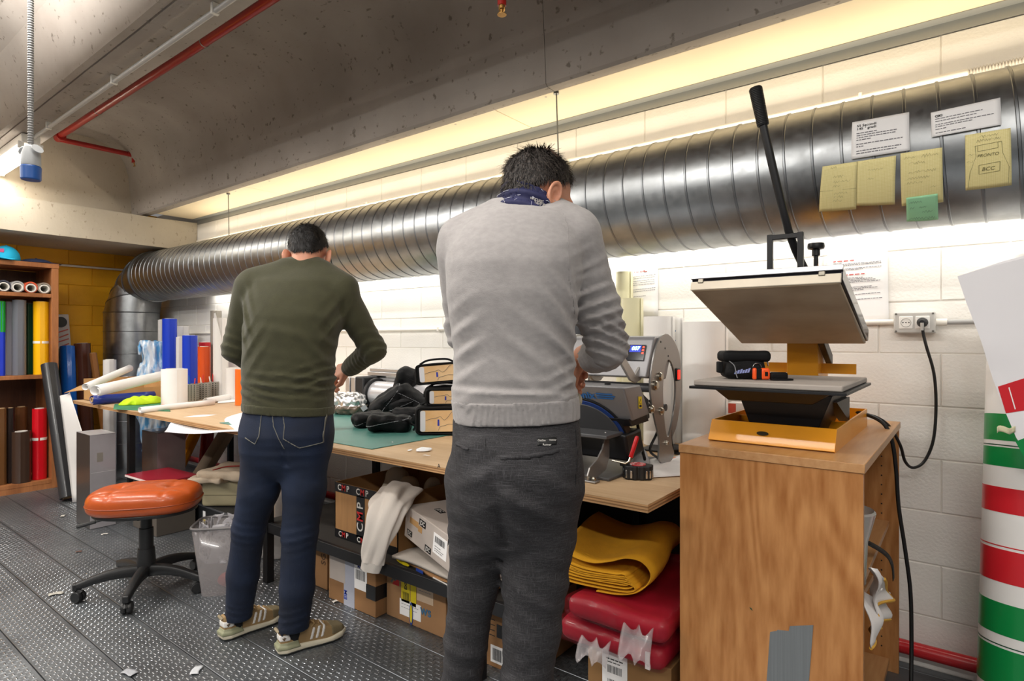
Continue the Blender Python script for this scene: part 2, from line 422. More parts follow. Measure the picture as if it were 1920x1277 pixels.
# ---- cream soffit panels between rib and wall, with a grey angle along the wall
M_cream = mat('cream_panel', '#f3e3c4', .5, var=.03, vscale=2)
sf = struct(MB().box2((-6.06,2.30,2.475),(XR,2.75,2.50)).build('trim_2', mat('gap_shade','#3a3026',.9), smooth=False), 'dark slab above the cream soffit panels, coloured for the shade of the gap')  # solid slab; shade of the gap put into its dark colour
for x0,x1 in ((-6.05,-4.442),(-4.438,-1.942),(-1.938,.558),(.562,XR)):
    o = MB().box2((x0,2.372,2.443),(x1,2.70,2.455)).build('soffit_panel', M_cream, sf, bevel=.002); o['kind'] = 'structure'
    for q in (.12,.88):
        s_ = MB().cyl((x0+(x1-x0)*q,2.40,2.4435),(x0+(x1-x0)*q,2.40,2.441),.006,n=10).build('screw', mat('screw_steel','#c9c6be',.3,.9), sf)
ang = MB().box2((-6.05,2.695,2.440),(XR,2.749,2.4425)); ang.box2((-6.05,2.746,2.40),(XR,2.749,2.4425))
struct(ang.build('trim_3', mat('grey_angle','#a5a7a6',.45,.4), smooth=False), 'grey metal angle between wall and soffit')
# ================================================================= DUCT, PIPES, LAMP
DY, DZ, DR = 2.48, 1.878, .238
M_galv = mat('galvanised_steel', '#a9acae', .34, 1, var=.10, vscale=14, detail=5, bump=.05, bscale=9)
N,L,b = nodes_of(M_galv)
tc = N.new('ShaderNodeTexCoord'); vo = N.new('ShaderNodeTexNoise'); vo.inputs['Scale'].default_value = 42; vo.inputs['Detail'].default_value = 2
L.new(tc.outputs['Object'], vo.inputs['Vector']); mr = N.new('ShaderNodeMapRange'); mr.inputs[3].default_value = .24; mr.inputs[4].default_value = .46
L.new(vo.outputs['Fac'], mr.inputs[0]); L.new(mr.outputs[0], b.inputs['Roughness'])
M_seam = mat('duct_seam_steel', '#8f9295', .35, 1)
duct = thing('ventilation_duct', 'large galvanised spiral duct running along the white wall and turning down by the orange wall', 'duct', (-6.7,2.40,0))
def DL(p): return Vector(p)-Vector((-6.7,2.40,0))
X0D = -6.35
def circ(c, u, w, r, n=56): return [c+u*(r*math.cos(2*PI*i/n))+w*(r*math.sin(2*PI*i/n)) for i in range(n)]
mb = MB(); n = 64; vs = []
for i in range(31):
    x = X0D+(XR-X0D)*i/30
    vs += circ(DL((x,DY,DZ)), Vector((0,1,0)), Vector((0,0,1)), DR, n)
mb.add(vs, [(i*n+j,i*n+(j+1)%n,(i+1)*n+(j+1)%n,(i+1)*n+j) for i in range(30) for j in range(n)])
mb.build('duct_tube', M_galv, duct)
# helical lock seam, pitch 9 cm
mb = MB(); vs = []; n = 48; turns = int((XR-X0D)/.09); k = 0
for i in range(turns*n+1):
    a = 2*PI*i/n; x = X0D+.03+.09*i/n
    for dx,dr in ((-.005,.0002),(-.003,.0028),(.003,.0028),(.005,.0002)):
        vs.append(DL((x+dx, DY+(DR+dr)*math.cos(a), DZ+(DR+dr)*math.sin(a))))
mb.add(vs, [(i*4+q,i*4+q+1,i*4+q+5,i*4+q+4) for i in range(turns*n) for q in range(3)])
mb.build('spiral_seam', M_seam, duct)
# elbow of mitred gores
BR = .35; bend = []
for i in range(6):
    t = PI/2*i/5
    c = Vector((X0D-BR*math.sin(t), DY+(2.40-DY)*i/5, DZ-BR+BR*math.cos(t)))
    bend.append((DL(c), Vector((0,1,0)), Vector((math.sin(t),0,math.cos(t)))))
n = 48
for i in range(5):
    (c0,u0,w0),(c1,u1,w1) = bend[i],bend[i+1]
    MB().add(circ(c0,u0,w0,DR+.001*i,n)+circ(c1,u1,w1,DR+.001*i,n), [(j,(j+1)%n,n+(j+1)%n,n+j) for j in range(n)]).build('elbow_gore', M_galv, duct)
    MB().tube(circ(c1,u1,w1,DR+.004,n), .006, 6, closed=True).build('gore_bead', M_seam, duct)
MB().tube(circ(bend[0][0],bend[0][1],bend[0][2],DR+.005,n), .009, 6, closed=True).build('collar_bead', M_seam, duct)
MB().cyl(DL((-6.70,2.40,0)), DL((-6.70,2.40,DZ-BR)), DR+.005, n=64, caps=False).build('duct_riser', M_galv, duct)
for z in (1.34, 1.12, .9, .68, .46, .24):
    MB().tube(circ(DL((-6.70,2.40,z)), Vector((1,0,0)), Vector((0,1,0)), DR+.006,n), .0035, 6, closed=True).build('riser_bead', M_seam, duct)
for (pa,pb) in (((1043,172),(1038,283)), ((428,362),(416,442))):
    A = P(*pa, Z=2.443); B = Vector((A.x, 2.40, 2.10))
    MB().cyl(DL(A), DL(B), .0035, n=8).build('hanger_rod', mat('threaded_rod','#77756c',.4,.8), duct)
    MB().cyl(DL(A), DL(A-Vector((0,0,.012))), .014, n=10).build('anchor_plate', M_seam, duct)

def duct_hit(px, py, r=DR):
    v = P(px,py,D=1)-Vector((0,0,CAM_H)); o = Vector((0,0,CAM_H))
    ay, az = v.y, v.z; by, bz = o.y-DY, o.z-DZ
    A = ay*ay+az*az; B = 2*(ay*by+az*bz); C_ = by*by+bz*bz-r*r
    t = (-B-math.sqrt(max(B*B-4*A*C_,0)))/(2*A); p = o+v*t
    return p.x, math.atan2(p.z-DZ, p.y-DY)%(2*PI)
M_paper = mat('white_paper', '#f4f2f1', .6, var=.02, vscale=5)
M_ink = mat('black_ink', '#2a2a2c', .7); M_inkgrey = mat('grey_ink', '#77757a', .7); M_inkred = mat('red_ink', '#c23b33', .7); M_pencil = mat('pencil', '#9c9468', .8)
def squared(name, col, colline, nu):
    m = mat(name, col, .7); N,L,b = nodes_of(m)
    uv = N.new('ShaderNodeUVMap'); sp = N.new('ShaderNodeSeparateXYZ'); L.new(uv.outputs[0], sp.inputs[0]); outs = []
    for q in (0,1):
        a = N.new('ShaderNodeMath'); a.operation = 'MULTIPLY'; a.inputs[1].default_value = nu; L.new(sp.outputs[q], a.inputs[0])
        f = N.new('ShaderNodeMath'); f.operation = 'FRACT'; L.new(a.outputs[0], f.inputs[0])
        l = N.new('ShaderNodeMath'); l.operation = 'LESS_THAN'; l.inputs[1].default_value = .14; L.new(f.outputs[0], l.inputs[0]); outs.append(l)
    mxn = N.new('ShaderNodeMath'); mxn.operation = 'MAXIMUM'; L.new(outs[0].outputs[0], mxn.inputs[0]); L.new(outs[1].outputs[0], mxn.inputs[1])
    mx = N.new('ShaderNodeMix'); mx.data_type = 'RGBA'; mx.inputs[6].default_value = lin(col); mx.inputs[7].default_value = lin(colline)
    L.new(mxn.outputs[0], mx.inputs[0]); L.new(mx.outputs[2], b.inputs['Base Color']); return m
M_yel = squared('yellow_squared_paper', '#efe3a6', '#dccb84', 26)
M_green = mat('green_note_paper', '#a6e3b4', .7)
def duct_paper(name, label, corners, m, off=.0035, lift=.004, cat='paper', group='papers taped to the duct'):
    """corners TL,TR,BR,BL in pixels; the sheet lies on the duct; returns thing and map (0..1,0..1 from top-left)->point"""
    q = [duct_hit(1480+a/3.99, 140+b_/3.99) for a,b_ in corners]
    org = Vector((q[3][0], DY+DR*math.cos(q[3][1]), DZ+DR*math.sin(q[3][1])))
    def mp(u, v, z=0):
        a = [(q[0][i]*(1-u)+q[1][i]*u)*(1-v)+(q[3][i]*(1-u)+q[2][i]*u)*v for i in (0,1)]
        r = DR+off+z+lift*(v**3)+.002*math.sin(u*PI)*v
        return Vector((a[0], DY+r*math.cos(a[1]), DZ+r*math.sin(a[1])))-org
    t = thing(name, label, cat, org, group=group)
    mb = MB().grid(lambda u,v: mp(u,v), 13, 13); o = mb.build('sheet', m, t)
    uvl = o.data.uv_layers.new(name='UVMap')
    W_ = (mp(1,0)-mp(0,0)).length; H_ = sum((mp(0,(k+1)/8)-mp(0,k/8)).length for k in range(8))
    for pl in o.data.polygons:
        for li in pl.loop_indices:
            vi = o.data.loops[li].vertex_index; uvl.data[li].uv = ((vi%13)/12, (vi//13)/12*H_/W_)
    md = o.modifiers.new('solid','SOLIDIFY'); md.thickness = .0004
    mm = lambda x,y,z: mp(x/W_, y/H_, .0006+abs(z))   # metres from top-left, y down
    return t, mm, W_, H_
r5 = random.Random(5)
t,mm,w,h = duct_paper('printed_sheet', 'white printed sheet on the duct headed 55 Secondi 145 gradi', [(472,362),(897,285),(904,568),(467,635)], M_paper)
flip = lambda mm, x0, y0: (lambda x,y,z: mm(x0+x, y0-y, z))
text('heading', '55 Secondi', .0125, M_ink, t, flip(mm, w*.09, h*.16), .0002, align='LEFT')
text('heading', '145 ° gradi', .0125, M_ink, t, flip(mm, w*.09, h*.25), .0002, align='LEFT')
R = []
for yy,xe in ((.37,.45),(.43,.8),(.49,.77),(.55,.38),(.66,.9),(.72,.25),(.83,.9),(.89,.78)): R += greek(r5, w*.09, h*yy, w*xe, h*.022, (.004,.012), .002)
bars(MB(), R, mm).build('printed_lines', M_inkgrey, t, smooth=False)
t,mm,w,h = duct_paper('printed_sheet', 'wide white printed sheet on the duct, the rightmost white one', [(1058,290),(1578,177),(1587,380),(1067,473)], M_paper)
text('heading', 'OKI', .011, M_ink, t, flip(mm, w*.06, h*.22), .0004, align='LEFT')
R = []
for yy,xe in ((.33,.78),(.43,.68),(.56,.9),(.64,.6),(.74,.25),(.88,.5)): R += greek(r5, w*.06, h*yy, w*xe, h*.028, (.004,.012), .002)
bars(MB(), R, mm).build('printed_lines', M_inkgrey, t, smooth=False)
def scribble(t, mm, w, h, lines, m=M_pencil, seed=1):
    r = random.Random(seed); mb = MB()
    for x0,x1,y,hh in lines:
        x = x0*w; up = 1; pts = []
        while x < x1*w:
            pts.append((x, y*h+up*hh*h*r.uniform(.2,.55))); up = -up; x += r.uniform(.0022,.0045)
            if r.random() < .18: x += .004
        for (a,b_),(c,d) in zip(pts,pts[1:]):
            mb.add([mm(a,b_,.0003),mm(c,d,.0003),mm(c+.0007,d,.0003),mm(a+.0007,b_,.0003)], [(0,1,2,3)])
    return mb.build('handwriting', m, t, smooth=False)
y2,mm2,w2,h2 = duct_paper('squared_note', 'yellow squared note behind its left neighbour, under the 55 Secondi sheet', [(505,650),(800,605),(790,962),(500,972)], M_yel, off=.0025)
scribble(y2,mm2,w2,h2,[(.15,.35,.05,.03),(.3,.7,.22,.04),(.3,.55,.4,.03)],seed=3)
t,mm,w,h = duct_paper('squared_note', 'leftmost yellow squared note on the duct', [(250,688),(510,650),(502,995),(225,1015)], M_yel, off=.0042)
scribble(t,mm,w,h,[(.25,.45,.06,.05),(.35,.7,.25,.05),(.35,.85,.36,.05),(.35,.55,.45,.05),(.4,.8,.6,.05),(.4,.65,.68,.05),(.38,.65,.76,.05)],seed=4)
MB().add([mm(0,h*.53,.0003),mm(w,h*.53,.0003),mm(w,h*.535,.0003),mm(0,h*.535,.0003)],[(0,1,2,3)]).build('fold_line', M_pencil, t)
t,mm,w,h = duct_paper('squared_note', 'yellow squared note on the duct with a green note stuck over its lower edge', [(832,590),(1145,545),(1153,942),(842,973)], M_yel, off=.0035)
scribble(t,mm,w,h,[(.1,.4,.1,.04),(.5,.92,.1,.06),(.2,.6,.2,.05),(.2,.85,.36,.05),(.15,.7,.47,.05),(.15,.55,.55,.05),(.7,.9,.66,.04)],seed=5)
t,mm,w,h = duct_paper('green_note', 'small green note stuck below a yellow note on the duct', [(876,910),(1110,878),(1116,1053),(879,1069)], M_green, off=.010, lift=.006)
scribble(t,mm,w,h,[(.1,.5,.2,.09),(.12,.3,.42,.1),(.4,.65,.42,.08),(.5,.85,.6,.09),(.08,.95,.86,.12)],mat('dark_pencil','#6f8a72',.8),seed=6)
t,mm,w,h = duct_paper('squared_note', 'rightmost yellow squared note on the duct with a pencil drawing', [(1315,455),(1655,400),(1663,817),(1318,857)], M_yel, off=.0035)
M_pen2 = mat('grey_pencil','#8f8a63',.8)
scribble(t,mm,w,h,[(.3,.75,.07,.05),(.25,.8,.14,.05),(.05,.2,.36,.04),(.03,.2,.48,.04)],M_pen2,seed=8)
text('handwriting', 'PRONTO', .012, M_pen2, t, flip(mm, w*.5, h*.4), 0, shear=.2)
text('handwriting', 'BCC', .015, M_pen2, t, flip(mm, w*.5, h*.64), 0, shear=.2)
mb = MB()
for pl in ([(.22,.22),(.8,.2)],[(.22,.22),(.24,.4),(.1,.68)],[(.8,.2),(.82,.4),(.95,.65),(.93,.95)],[(.28,.22),(.28,.32),(.72,.3),(.72,.21)],[(.3,.56),(.3,.72),(.75,.7),(.76,.54),(.3,.56)],[(.1,.68),(.06,.95)]):
    for (a,b_),(c,d) in zip(pl,pl[1:]):
        A=mm(a*w,b_*h,.0003);B=mm(c*w,d*h,.0003); mb.tube([A,B],.0005,4)
mb.build('drawn_lines', M_pen2, t)
MB().grid(lambda u,v: Vector((DR+.004,0,0))*0+Vector((.02+.13*u, DY+(DR+.0042)*math.cos(2.52+.03*v), DZ+(DR+.0042)*math.sin(2.52+.03*v)))-Vector((-.0,DY,DZ)), 10, 3)

# ---- white conduit on top of the duct
M_pvc = mat('white_pvc', '#e9e4da', .35)
cd = thing('wall_conduit', 'white conduit with sleeve and corrugated hose above the duct', 'conduit', (-6,2.725,2.222))
MB().cyl((0,0,0),(5.78,0,0),.013,n=14).build('conduit_tube', M_pvc, cd)
MB().cyl((5.85,0,0),(6.0,0,0),.019,n=16).build('sleeve', M_pvc, cd)
MB().cyl((5.70,0,0),(5.86,0,0),.014,n=14).build('connector', M_pvc, cd)
MB().lathe([(.016+.004*math.cos(i*PI),.0045*i) for i in range(120)], (6.0,0,0), 14, (1,0,0)).build('corrugated_hose', mat('grey_hose','#c9c4bb',.45), cd)
for x in (1.2,2.6,4.0,5.66):
    MB().box2((x-.006,-.016,-.018),(x+.006,.022,.016)).build('clip', M_pvc, cd, bevel=.002)
# conduit along the wall at socket height
wc = thing('wall_conduit', 'white conduit running level along the white wall at socket height', 'conduit', (-6.9,2.733,1.322))
MB().cyl((0,0,0),(6.72,0,0),.0105,n=12).build('conduit_tube', M_pvc, wc)
for x in (.6,1.8,3.0,4.2,5.4): MB().box2((x-.008,-.013,-.014),(x+.008,.016,.014)).build('clip', M_pvc, wc, bevel=.002)
oc = thing('wall_conduit', 'white conduit bent along the orange wall above the bookcase', 'conduit', (-6.965,1.9,2.02))
a = P(102,496,X=-6.965); b2 = P(216,505,X=-6.965)
MB().tube([Vector((-.02,a.y-.05-1.9,a.z-2.02)),Vector((0,a.y-1.9,a.z-2.02)),Vector((0,b2.y+.3-1.9,b2.z-2.02))],.011,10).build('conduit_tube', M_pvc, oc)

# ---- red sprinkler pipe with two drops
M_red = mat('red_pipe_paint', '#a3201a', .32, coat=.3, var=.06)
M_brass = mat('brass', '#b98d4f', .35, .9)
sp_ = thing('sprinkler_pipe', 'red sprinkler pipe under the concrete ceiling with a side branch and sprinkler heads', 'pipe', (-6.15,1.65,3.0))
A = Vector((-6.15,1.65,3.0)); B = P(246,290,X=-6.15)
MB().cyl((-.03,0,0),(7.4,0,0),.026,n=18).build('main_pipe', M_red, sp_)
MB().tube([Vector((0,0,-.03)), Vector((0,.05,-.03)), B-A],.022,14).build('branch_pipe', M_red, sp_)
MB().cyl((-.04,0,-.012),(.05,0,-.012),.036,n=16).build('tee_fitting', M_red, sp_, bevel=.004)
e = B-A; MB().tube(spline([e+Vector((0,-.03,.006)),e+Vector((0,.02,0)),e+Vector((0,.03,-.03)),e+Vector((0,.03,-.07))],5),.027,12).build('elbow', M_red, sp_)
def head(parent, p):
    MB().lathe([(.012,0),(.012,-.012),(.006,-.014),(.006,-.028),(.017,-.030),(.017,-.032),(0,-.032)],p,14).build('sprinkler_head', M_brass, parent)
    for s in (-1,1): MB().tube([p+Vector((s*.011,0,-.008)),p+Vector((s*.012,0,-.02)),p+Vector((s*.004,0,-.03))],.0018,6).build('frame_arm', M_brass, parent)
head(sp_, e+Vector((0,.03,-.07)))
D1 = P(945,14,D=2.12)
MB().cyl(Vector((D1.x,1.65,3.0))-A, Vector((D1.x,1.65,D1.z+.02))-A, .012, n=12).build('drop_pipe', M_red, sp_)
MB().cyl(Vector((D1.x,1.65,D1.z+.06))-A, Vector((D1.x,1.65,D1.z))-A, .016, n=12).build('reducer', M_red, sp_)
head(sp_, Vector((D1.x,1.65,D1.z))-A)
for x in (.9,2.6,4.3): MB().tube([Vector((x,0.026*math.cos(a),.026*math.sin(a))) for a in [PI*2*k/12 for k in range(12)]],.004,6,closed=True).build('pipe_clamp', mat('zinc','#a8a8a2',.4,.9), sp_)
fp = MB().cyl((-7.0+.02,2.69,.088),(XR,2.69,.088),.026,n=16).build('red_floor_pipe', mat('bright_red_pipe_paint','#b9131c',.3,coat=.3)); tag(fp,'bright red pipe running along the foot of the white wall','pipe')

# ---- grey conduit and fluorescent batten under the rib
M_cgrey = mat('grey_pvc', '#a9a8a6', .4)
gc = thing('ceiling_conduit', 'grey conduit clipped under the concrete rib, leading to the lamp', 'conduit', (-5.25,1.254,2.685))
MB().cyl((0,0,0),(5.8,0,0),.012,n=14).build('conduit_tube', M_cgrey, gc)
for x in (.35,1.5,2.65,3.8,4.9):
    MB().box2((x-.01,-.016,-.014),(x+.01,.016,.036)).build('clip', mat('pale_clip','#d8d5cd',.5), gc, bevel=.003)
M_tube = mat('lit_tube', '#ffffff', .4, emit='#fff6e6', estr=9)
lm = thing('fluorescent_lamp', 'lit double fluorescent batten under the concrete rib at upper left', 'lamp', (-5.78,1.25,2.62))
MB().box2((-.56,-.055,.03),(.5,.055,.095)).build('housing', mat('white_enamel','#eceae4',.3), lm, bevel=.006)
for s in (-1,1):
    MB().cyl((-.53,s*.055,.008),(.47,s*.055,.008),.015,n=14).build('lamp_tube', M_tube, lm)
    for x in (-.545,.482): MB().box((x,s*.055,.014),(.02,.036,.05)).build('lamp_holder', mat('white_enamel','#eceae4',.3), lm, bevel=.004)
lp = bpy.data.lights.new('fluorescent_lamp_light','AREA'); lp.shape='RECTANGLE'; lp.size=1; lp.size_y=.12; lp.energy=13; lp.color=(1,.96,.9)
lo = bpy.data.objects.new('fluorescent_lamp_light', lp); COL.objects.link(lo); lo.location=(-5.8,1.25,2.595)
# ---- hanging blue connector
pb = P(58,338,D=2.3)
pc = thing('hanging_connector', 'blue and grey power connector hanging on a corrugated cable from the ceiling', 'connector', pb)
M_blue = mat('blue_connector', '#1c4e94', .4); M_cg = mat('connector_grey','#a3a5a6',.45)
top = P(52,0,D=2.3)
MB().lathe([(.0,.0),(.030,.0),(.033,.004),(.034,.05),(.030,.055),(0,.055)],(0,0,0),20).build('blue_cap', M_blue, pc)
MB().box((.0,-.022,.03),(.02,.02,.05)).build('hinge', M_blue, pc, bevel=.003)
MB().lathe([(.031,.055),(.032,.06),(.031,.10),(.022,.128),(.012,.135),(0,.135)],(0,0,0),20).build('connector_body', M_cg, pc)
MB().lathe([(.0,0),(.02,.002),(.02,.006),(0,.006)],(.035,.01,.115),16,(.8,.2,.5)).build('strap_wing', M_cg, pc)
MB().lathe([(.0,0),(.02,.002),(.02,.006),(0,.006)],(-.035,-.01,.115),16,(-.8,-.2,.5)).build('strap_wing', M_cg, pc)
cz = 3.17-pb.z; nn_ = 240
MB().lathe([(.0085+.0022*(i%2), .132+(cz-.132)*i/nn_) for i in range(nn_+1)],(-.003,0,0),10).build('corrugated_cable', mat('hose_dark_grey','#7d7c7a',.5), pc)

# ================================================================= BOOKCASE WITH ROLLS (left, by the orange wall)
def wood(name, c1, c2, scale=1.0, axis='Z', rough=.45, rings=2.2, strength=1):
    m = mat(name, c1, rough); N,L,b = nodes_of(m)
    tc = N.new('ShaderNodeTexCoord'); mp = N.new('ShaderNodeMapping')
    s = {'Z':(1,1,.16),'X':(.10,1,1),'Y':(1,.10,1)}[axis]; mp.inputs['Scale'].default_value = [k*scale for k in s]; L.new(tc.outputs['Object'], mp.inputs['Vector'])
    n1 = N.new('ShaderNodeTexNoise'); n1.inputs['Scale'].default_value = 3.2; n1.inputs['Detail'].default_value = 2; n1.inputs['Distortion'].default_value = .5; L.new(mp.outputs['Vector'], n1.inputs['Vector'])
    mu = N.new('ShaderNodeMath'); mu.operation = 'MULTIPLY'; mu.inputs[1].default_value = rings*9; L.new(n1.outputs['Fac'], mu.inputs[0])
    sn = N.new('ShaderNodeMath'); sn.operation = 'SINE'; L.new(mu.outputs[0], sn.inputs[0])
    n2 = N.new('ShaderNodeTexNoise'); n2.inputs['Scale'].default_value = 60; n2.inputs['Detail'].default_value = 4; L.new(mp.outputs['Vector'], n2.inputs['Vector'])
    ad = N.new('ShaderNodeMath'); ad.operation = 'MULTIPLY_ADD'; ad.inputs[1].default_value = .30*strength; L.new(sn.outputs[0], ad.inputs[0]); L.new(n2.outputs['Fac'], ad.inputs[2])
    r = N.new('ShaderNodeValToRGB'); r.color_ramp.elements[0].position = .15; r.color_ramp.elements[1].position = .85; r.color_ramp.elements[0].color = lin(c1); r.color_ramp.elements[1].color = lin(c2)
    L.new(ad.outputs[0], r.inputs['Fac']); L.new(r.outputs['Color'], b.inputs['Base Color']); return m
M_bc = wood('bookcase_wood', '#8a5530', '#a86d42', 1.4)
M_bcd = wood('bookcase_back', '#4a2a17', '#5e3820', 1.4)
BF = -6.14
bc = thing('bookcase', 'brown wooden bookcase full of vinyl rolls by the orange wall', 'bookcase', (BF-.23,1.2,0))
def BL(x,y,z): return (x-(BF-.23), y-1.2, z)
MB().box2(BL(BF-.46,1.592,0),BL(BF,1.64,1.862)).build('side_panel', M_bc, bc, bevel=.002)
MB().box2(BL(BF-.46,.60,0),BL(BF,.648,1.862)).build('side_panel', M_bc, bc, bevel=.002)
MB().box2(BL(BF-.46,.60,1.862),BL(BF+.003,1.643,1.90)).build('top_board', M_bc, bc, bevel=.002)
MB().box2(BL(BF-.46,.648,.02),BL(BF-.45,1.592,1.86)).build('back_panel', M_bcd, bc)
for z,x in ((1.612,-.004),(.93,-.01),(.045,-.004)): MB().box2(BL(BF-.45,.648,z),BL(BF+x,1.592,z+.032)).build('shelf', M_bc, bc, bevel=.002)
MB().box2(BL(BF-.04,.648,0),BL(BF-.006,1.592,.05)).build('plinth', M_bc, bc)
M_core = mat('cardboard_core', '#b99a74', .8); M_corew = mat('white_core','#dcd8d0',.7)
M_bandw = mat('white_band','#efeae2',.6)
def vin(name, c, rough=.3): return mat('vinyl_'+name, c, rough, coat=.15)
def roll(label, base, top, r, m, core=None, group='vinyl rolls standing in the bookcase', band=None, cat='roll', name='vinyl_roll', coret=.006, proud=.004, inner=None):
    base = Vector(base); d = Vector(top)-base; d = Vector(d); Ln = d.length
    t = thing(name, label, cat, base, group=group)
    t.rotation_euler = Vector((0,0,1)).rotation_difference(d).to_euler()
    MB().pipe((0,0,0),(0,0,Ln),r,max(.004,r*.32)).build('sheet', m, t)
    # free edge of the wound sheet
    MB().add([(r+.0012,-.02,.001),(r+.0012,-.02,Ln-.001),(r*.97,.012,Ln-.001),(r*.97,.012,.001)],[(0,1,2,3)]).build('sheet_edge', m, t, smooth=False, solid=.001)
    MB().pipe((0,0,-.001 if proud > 0 else 0),(0,0,Ln+proud),r*.66,coret).build('core', core or M_core, t)
    if band is not None:
        z0,z1 = band; MB().pipe((0,0,z0),(0,0,z1),r+.0016,.003).build('paper_band', M_bandw, t)
    return t
def bcroll(label, px, ytop, ybot, wpx, m, band=None, core=None, dx=0):
    b_ = P(px, ybot, X=BF-.10-dx); r = wpx/2/268
    z0 = .962 if ybot < 750 else .077
    t_ = P(px, ytop, X=BF-.10-dx)
    return roll(label, (b_.x,b_.y,z0+.001), (b_.x,b_.y,t_.z), r, m, core, band=band)
gb_ = bcroll('bright green and blue vinyl roll at the left end of the upper bookcase shelf', 0, 566, 705, 18, vin('royal_blue','#1838c8'))
MB().pipe((0,0,.355),(0,0,.606),18/2/268+.0012,.003).build('green_sheet', vin('bright_green','#12a21c'), gb_)
bcroll('light grey vinyl roll beside the dark grey roll in the bookcase', 17, 566, 705, 15, vin('light_grey','#97959c'), dx=.08)
bcroll('dark grey vinyl roll with a tan core in the bookcase', 36, 563, 705, 25, vin('slate','#6c6e76'))
bcroll('dark green vinyl roll left of the yellow roll in the bookcase', 56, 570, 704, 13, vin('dark_green','#0d3a25'), dx=.08)
bcroll('teal vinyl roll behind the dark green roll in the bookcase', 55, 568, 704, 12, vin('teal','#136083'), dx=.22)
bcroll('yellow vinyl roll with a white paper band in the bookcase', 77, 566, 703, 29, vin('yellow','#f5b80c',.25), band=(.262,.282))
bcroll('mid brown vinyl roll at the left end of the lower bookcase shelf', 2, 766, 912, 20, vin('mid_brown','#6a4626'))
bcroll('nearly black brown vinyl roll on the lower bookcase shelf', 20, 765, 910, 13, vin('black_brown','#241a17'))
bcroll('tall reddish brown vinyl roll behind the short one in the bookcase', 40, 763, 905, 22, vin('wood_brown','#5e3a20'), dx=.12)
bcroll('short dark brown vinyl roll standing in front on the lower shelf', 40, 809, 905, 34, vin('dark_brown','#423026'), core=M_corew, dx=-.03)
bcroll('red vinyl roll with a white paper band on the lower bookcase shelf', 74, 766, 903, 27, vin('red','#cf1220'), band=(.33,.352), core=M_corew)
for px,lab,c1 in ((7,'dark navy edged roll lying leftmost on the top shelf','#3c3c4a'),(33,'grey edged roll lying between the navy and red edged rolls on the top shelf','#a3a1a0'),(58,'red edged roll lying on the top shelf of the bookcase','#c8512f'),(83,'tan edged roll lying rightmost on the top shelf','#8f8274')):
    c = P(px,536,X=BF-.02); r = .047
    t = thing('paper_roll', lab, 'roll', (c.x,c.y,1.644+r), group='rolls lying on the top shelf of the bookcase')
    MB().pipe((-.4,0,0),(0,0,0),r,.012).build('sheet', vin('edge'+c1,c1,.5), t)
    MB().pipe((-.4,0,-.006),(.006,0,-.006),r*.76,.009).build('core', M_corew, t)
# ---- caps on the bookcase
def cap(label, loc, rz, m, mlogo=None, flat=1.0, s=1.0, lens=None):
    t = thing('baseball_cap', label, 'cap', loc, rz)
    def f(X,Y,Z):
        d = ell(X,Y,Z,(0,0,.02*flat),(.085*s,.10*s,.10*flat*s)); return np.maximum(d, -Z+.004)
    sdf('crown', f, (-.12*s,-.13*s,-.01),(.12*s,.13*s,.14*s), .005, m, t)
    MB().grid(lambda u,v: ((u-.5)*.17*s*(1-.25*v*v), -.085*s-.075*s*v*(1-.9*(2*u-1)**2*.8), .008+.012*flat*math.cos((u-.5)*3)-.01*v), 15, 7).build('peak', m, t, solid=.004)
    MB().lathe([(.008*s,0),(.006*s,.005),(0,.006)],(0,0,.02*flat+.10*flat*s),10).build('button', m, t)
    if mlogo: 
        MB().box((.0,-.094*s,.07*s),(.035,.004,.03)).build('logo', mlogo, t, bevel=.006)
    return t
h_ = P(12,500,X=BF-.1); cap('turquoise baseball cap with a pink emblem on top of the bookcase', (h_.x,h_.y,1.901), math.radians(60), mat('turquoise_cloth','#18a7cf',.8), mat('pink_patch','#c0507a',.8), s=1.05)
h_ = P(76,505,X=BF-.12); t = cap('flat navy cap lying on the right end of the bookcase top', (h_.x,h_.y-.03,1.901), math.radians(150), mat('navy_cloth','#17213f',.85), flat=.32, s=1.1)

# ================================================================= ROLLS LEANING BESIDE THE BOOKCASE
G2 = 'rolls leaning beside the bookcase'
roll('thick black vinyl roll leaning against the bookcase, its foot on the floor', P(128,938,Z=.004)+Vector((0,0,.02)), P(92,684,X=-6.02), .056, vin('black','#2e2e30',.35), core=M_core, group=G2)
A,B_,C_,D_ = P(112,742,D=4.72),P(131,736,D=4.75),P(163,936,Z=.003),P(136,942,Z=.003)
E_ = P(163,838,D=4.45)
ws = thing('vinyl_sheet', 'loose white backed sheet hanging beside the thick black roll', 'sheet', C_)
def wsf(u,v):
    l = A.lerp(D_,v); rt = (B_.lerp(E_,v/.5) if v < .5 else E_.lerp(C_,(v-.5)/.5)); p = l.lerp(rt,u); return p-C_+Vector((.05,.02,0))*math.sin(u*PI)*(.3+.7*v)
MB().grid(wsf, 12, 14).build('sheet', mat('white_backing','#d9d6d3',.5), ws, solid=.0015)
roll('glossy blue vinyl roll leaning behind the black roll', (-6.3,1.78,.02), P(126,650,X=-6.55), .058, vin('gloss_blue','#0b62c2',.15), group=G2)
roll('dark green vinyl roll leaning between the bookcase and the blue roll', (-6.55,1.68,.02), P(108,655,X=-6.75), .045, vin('bottle_green','#0c4a3c'), group=G2)
roll('glossy brown vinyl roll standing between the blue roll and the duct', (-6.55,1.97,.004), P(154,644,X=-6.6), .066, vin('gloss_brown','#573225',.15), core=M_corew, group=G2)
roll('slim translucent amber roll leaning beside the duct riser', (-6.42,2.12,.004), P(174,662,X=-6.46), .03, vin('amber_clear','#a06a38',.2), group=G2)
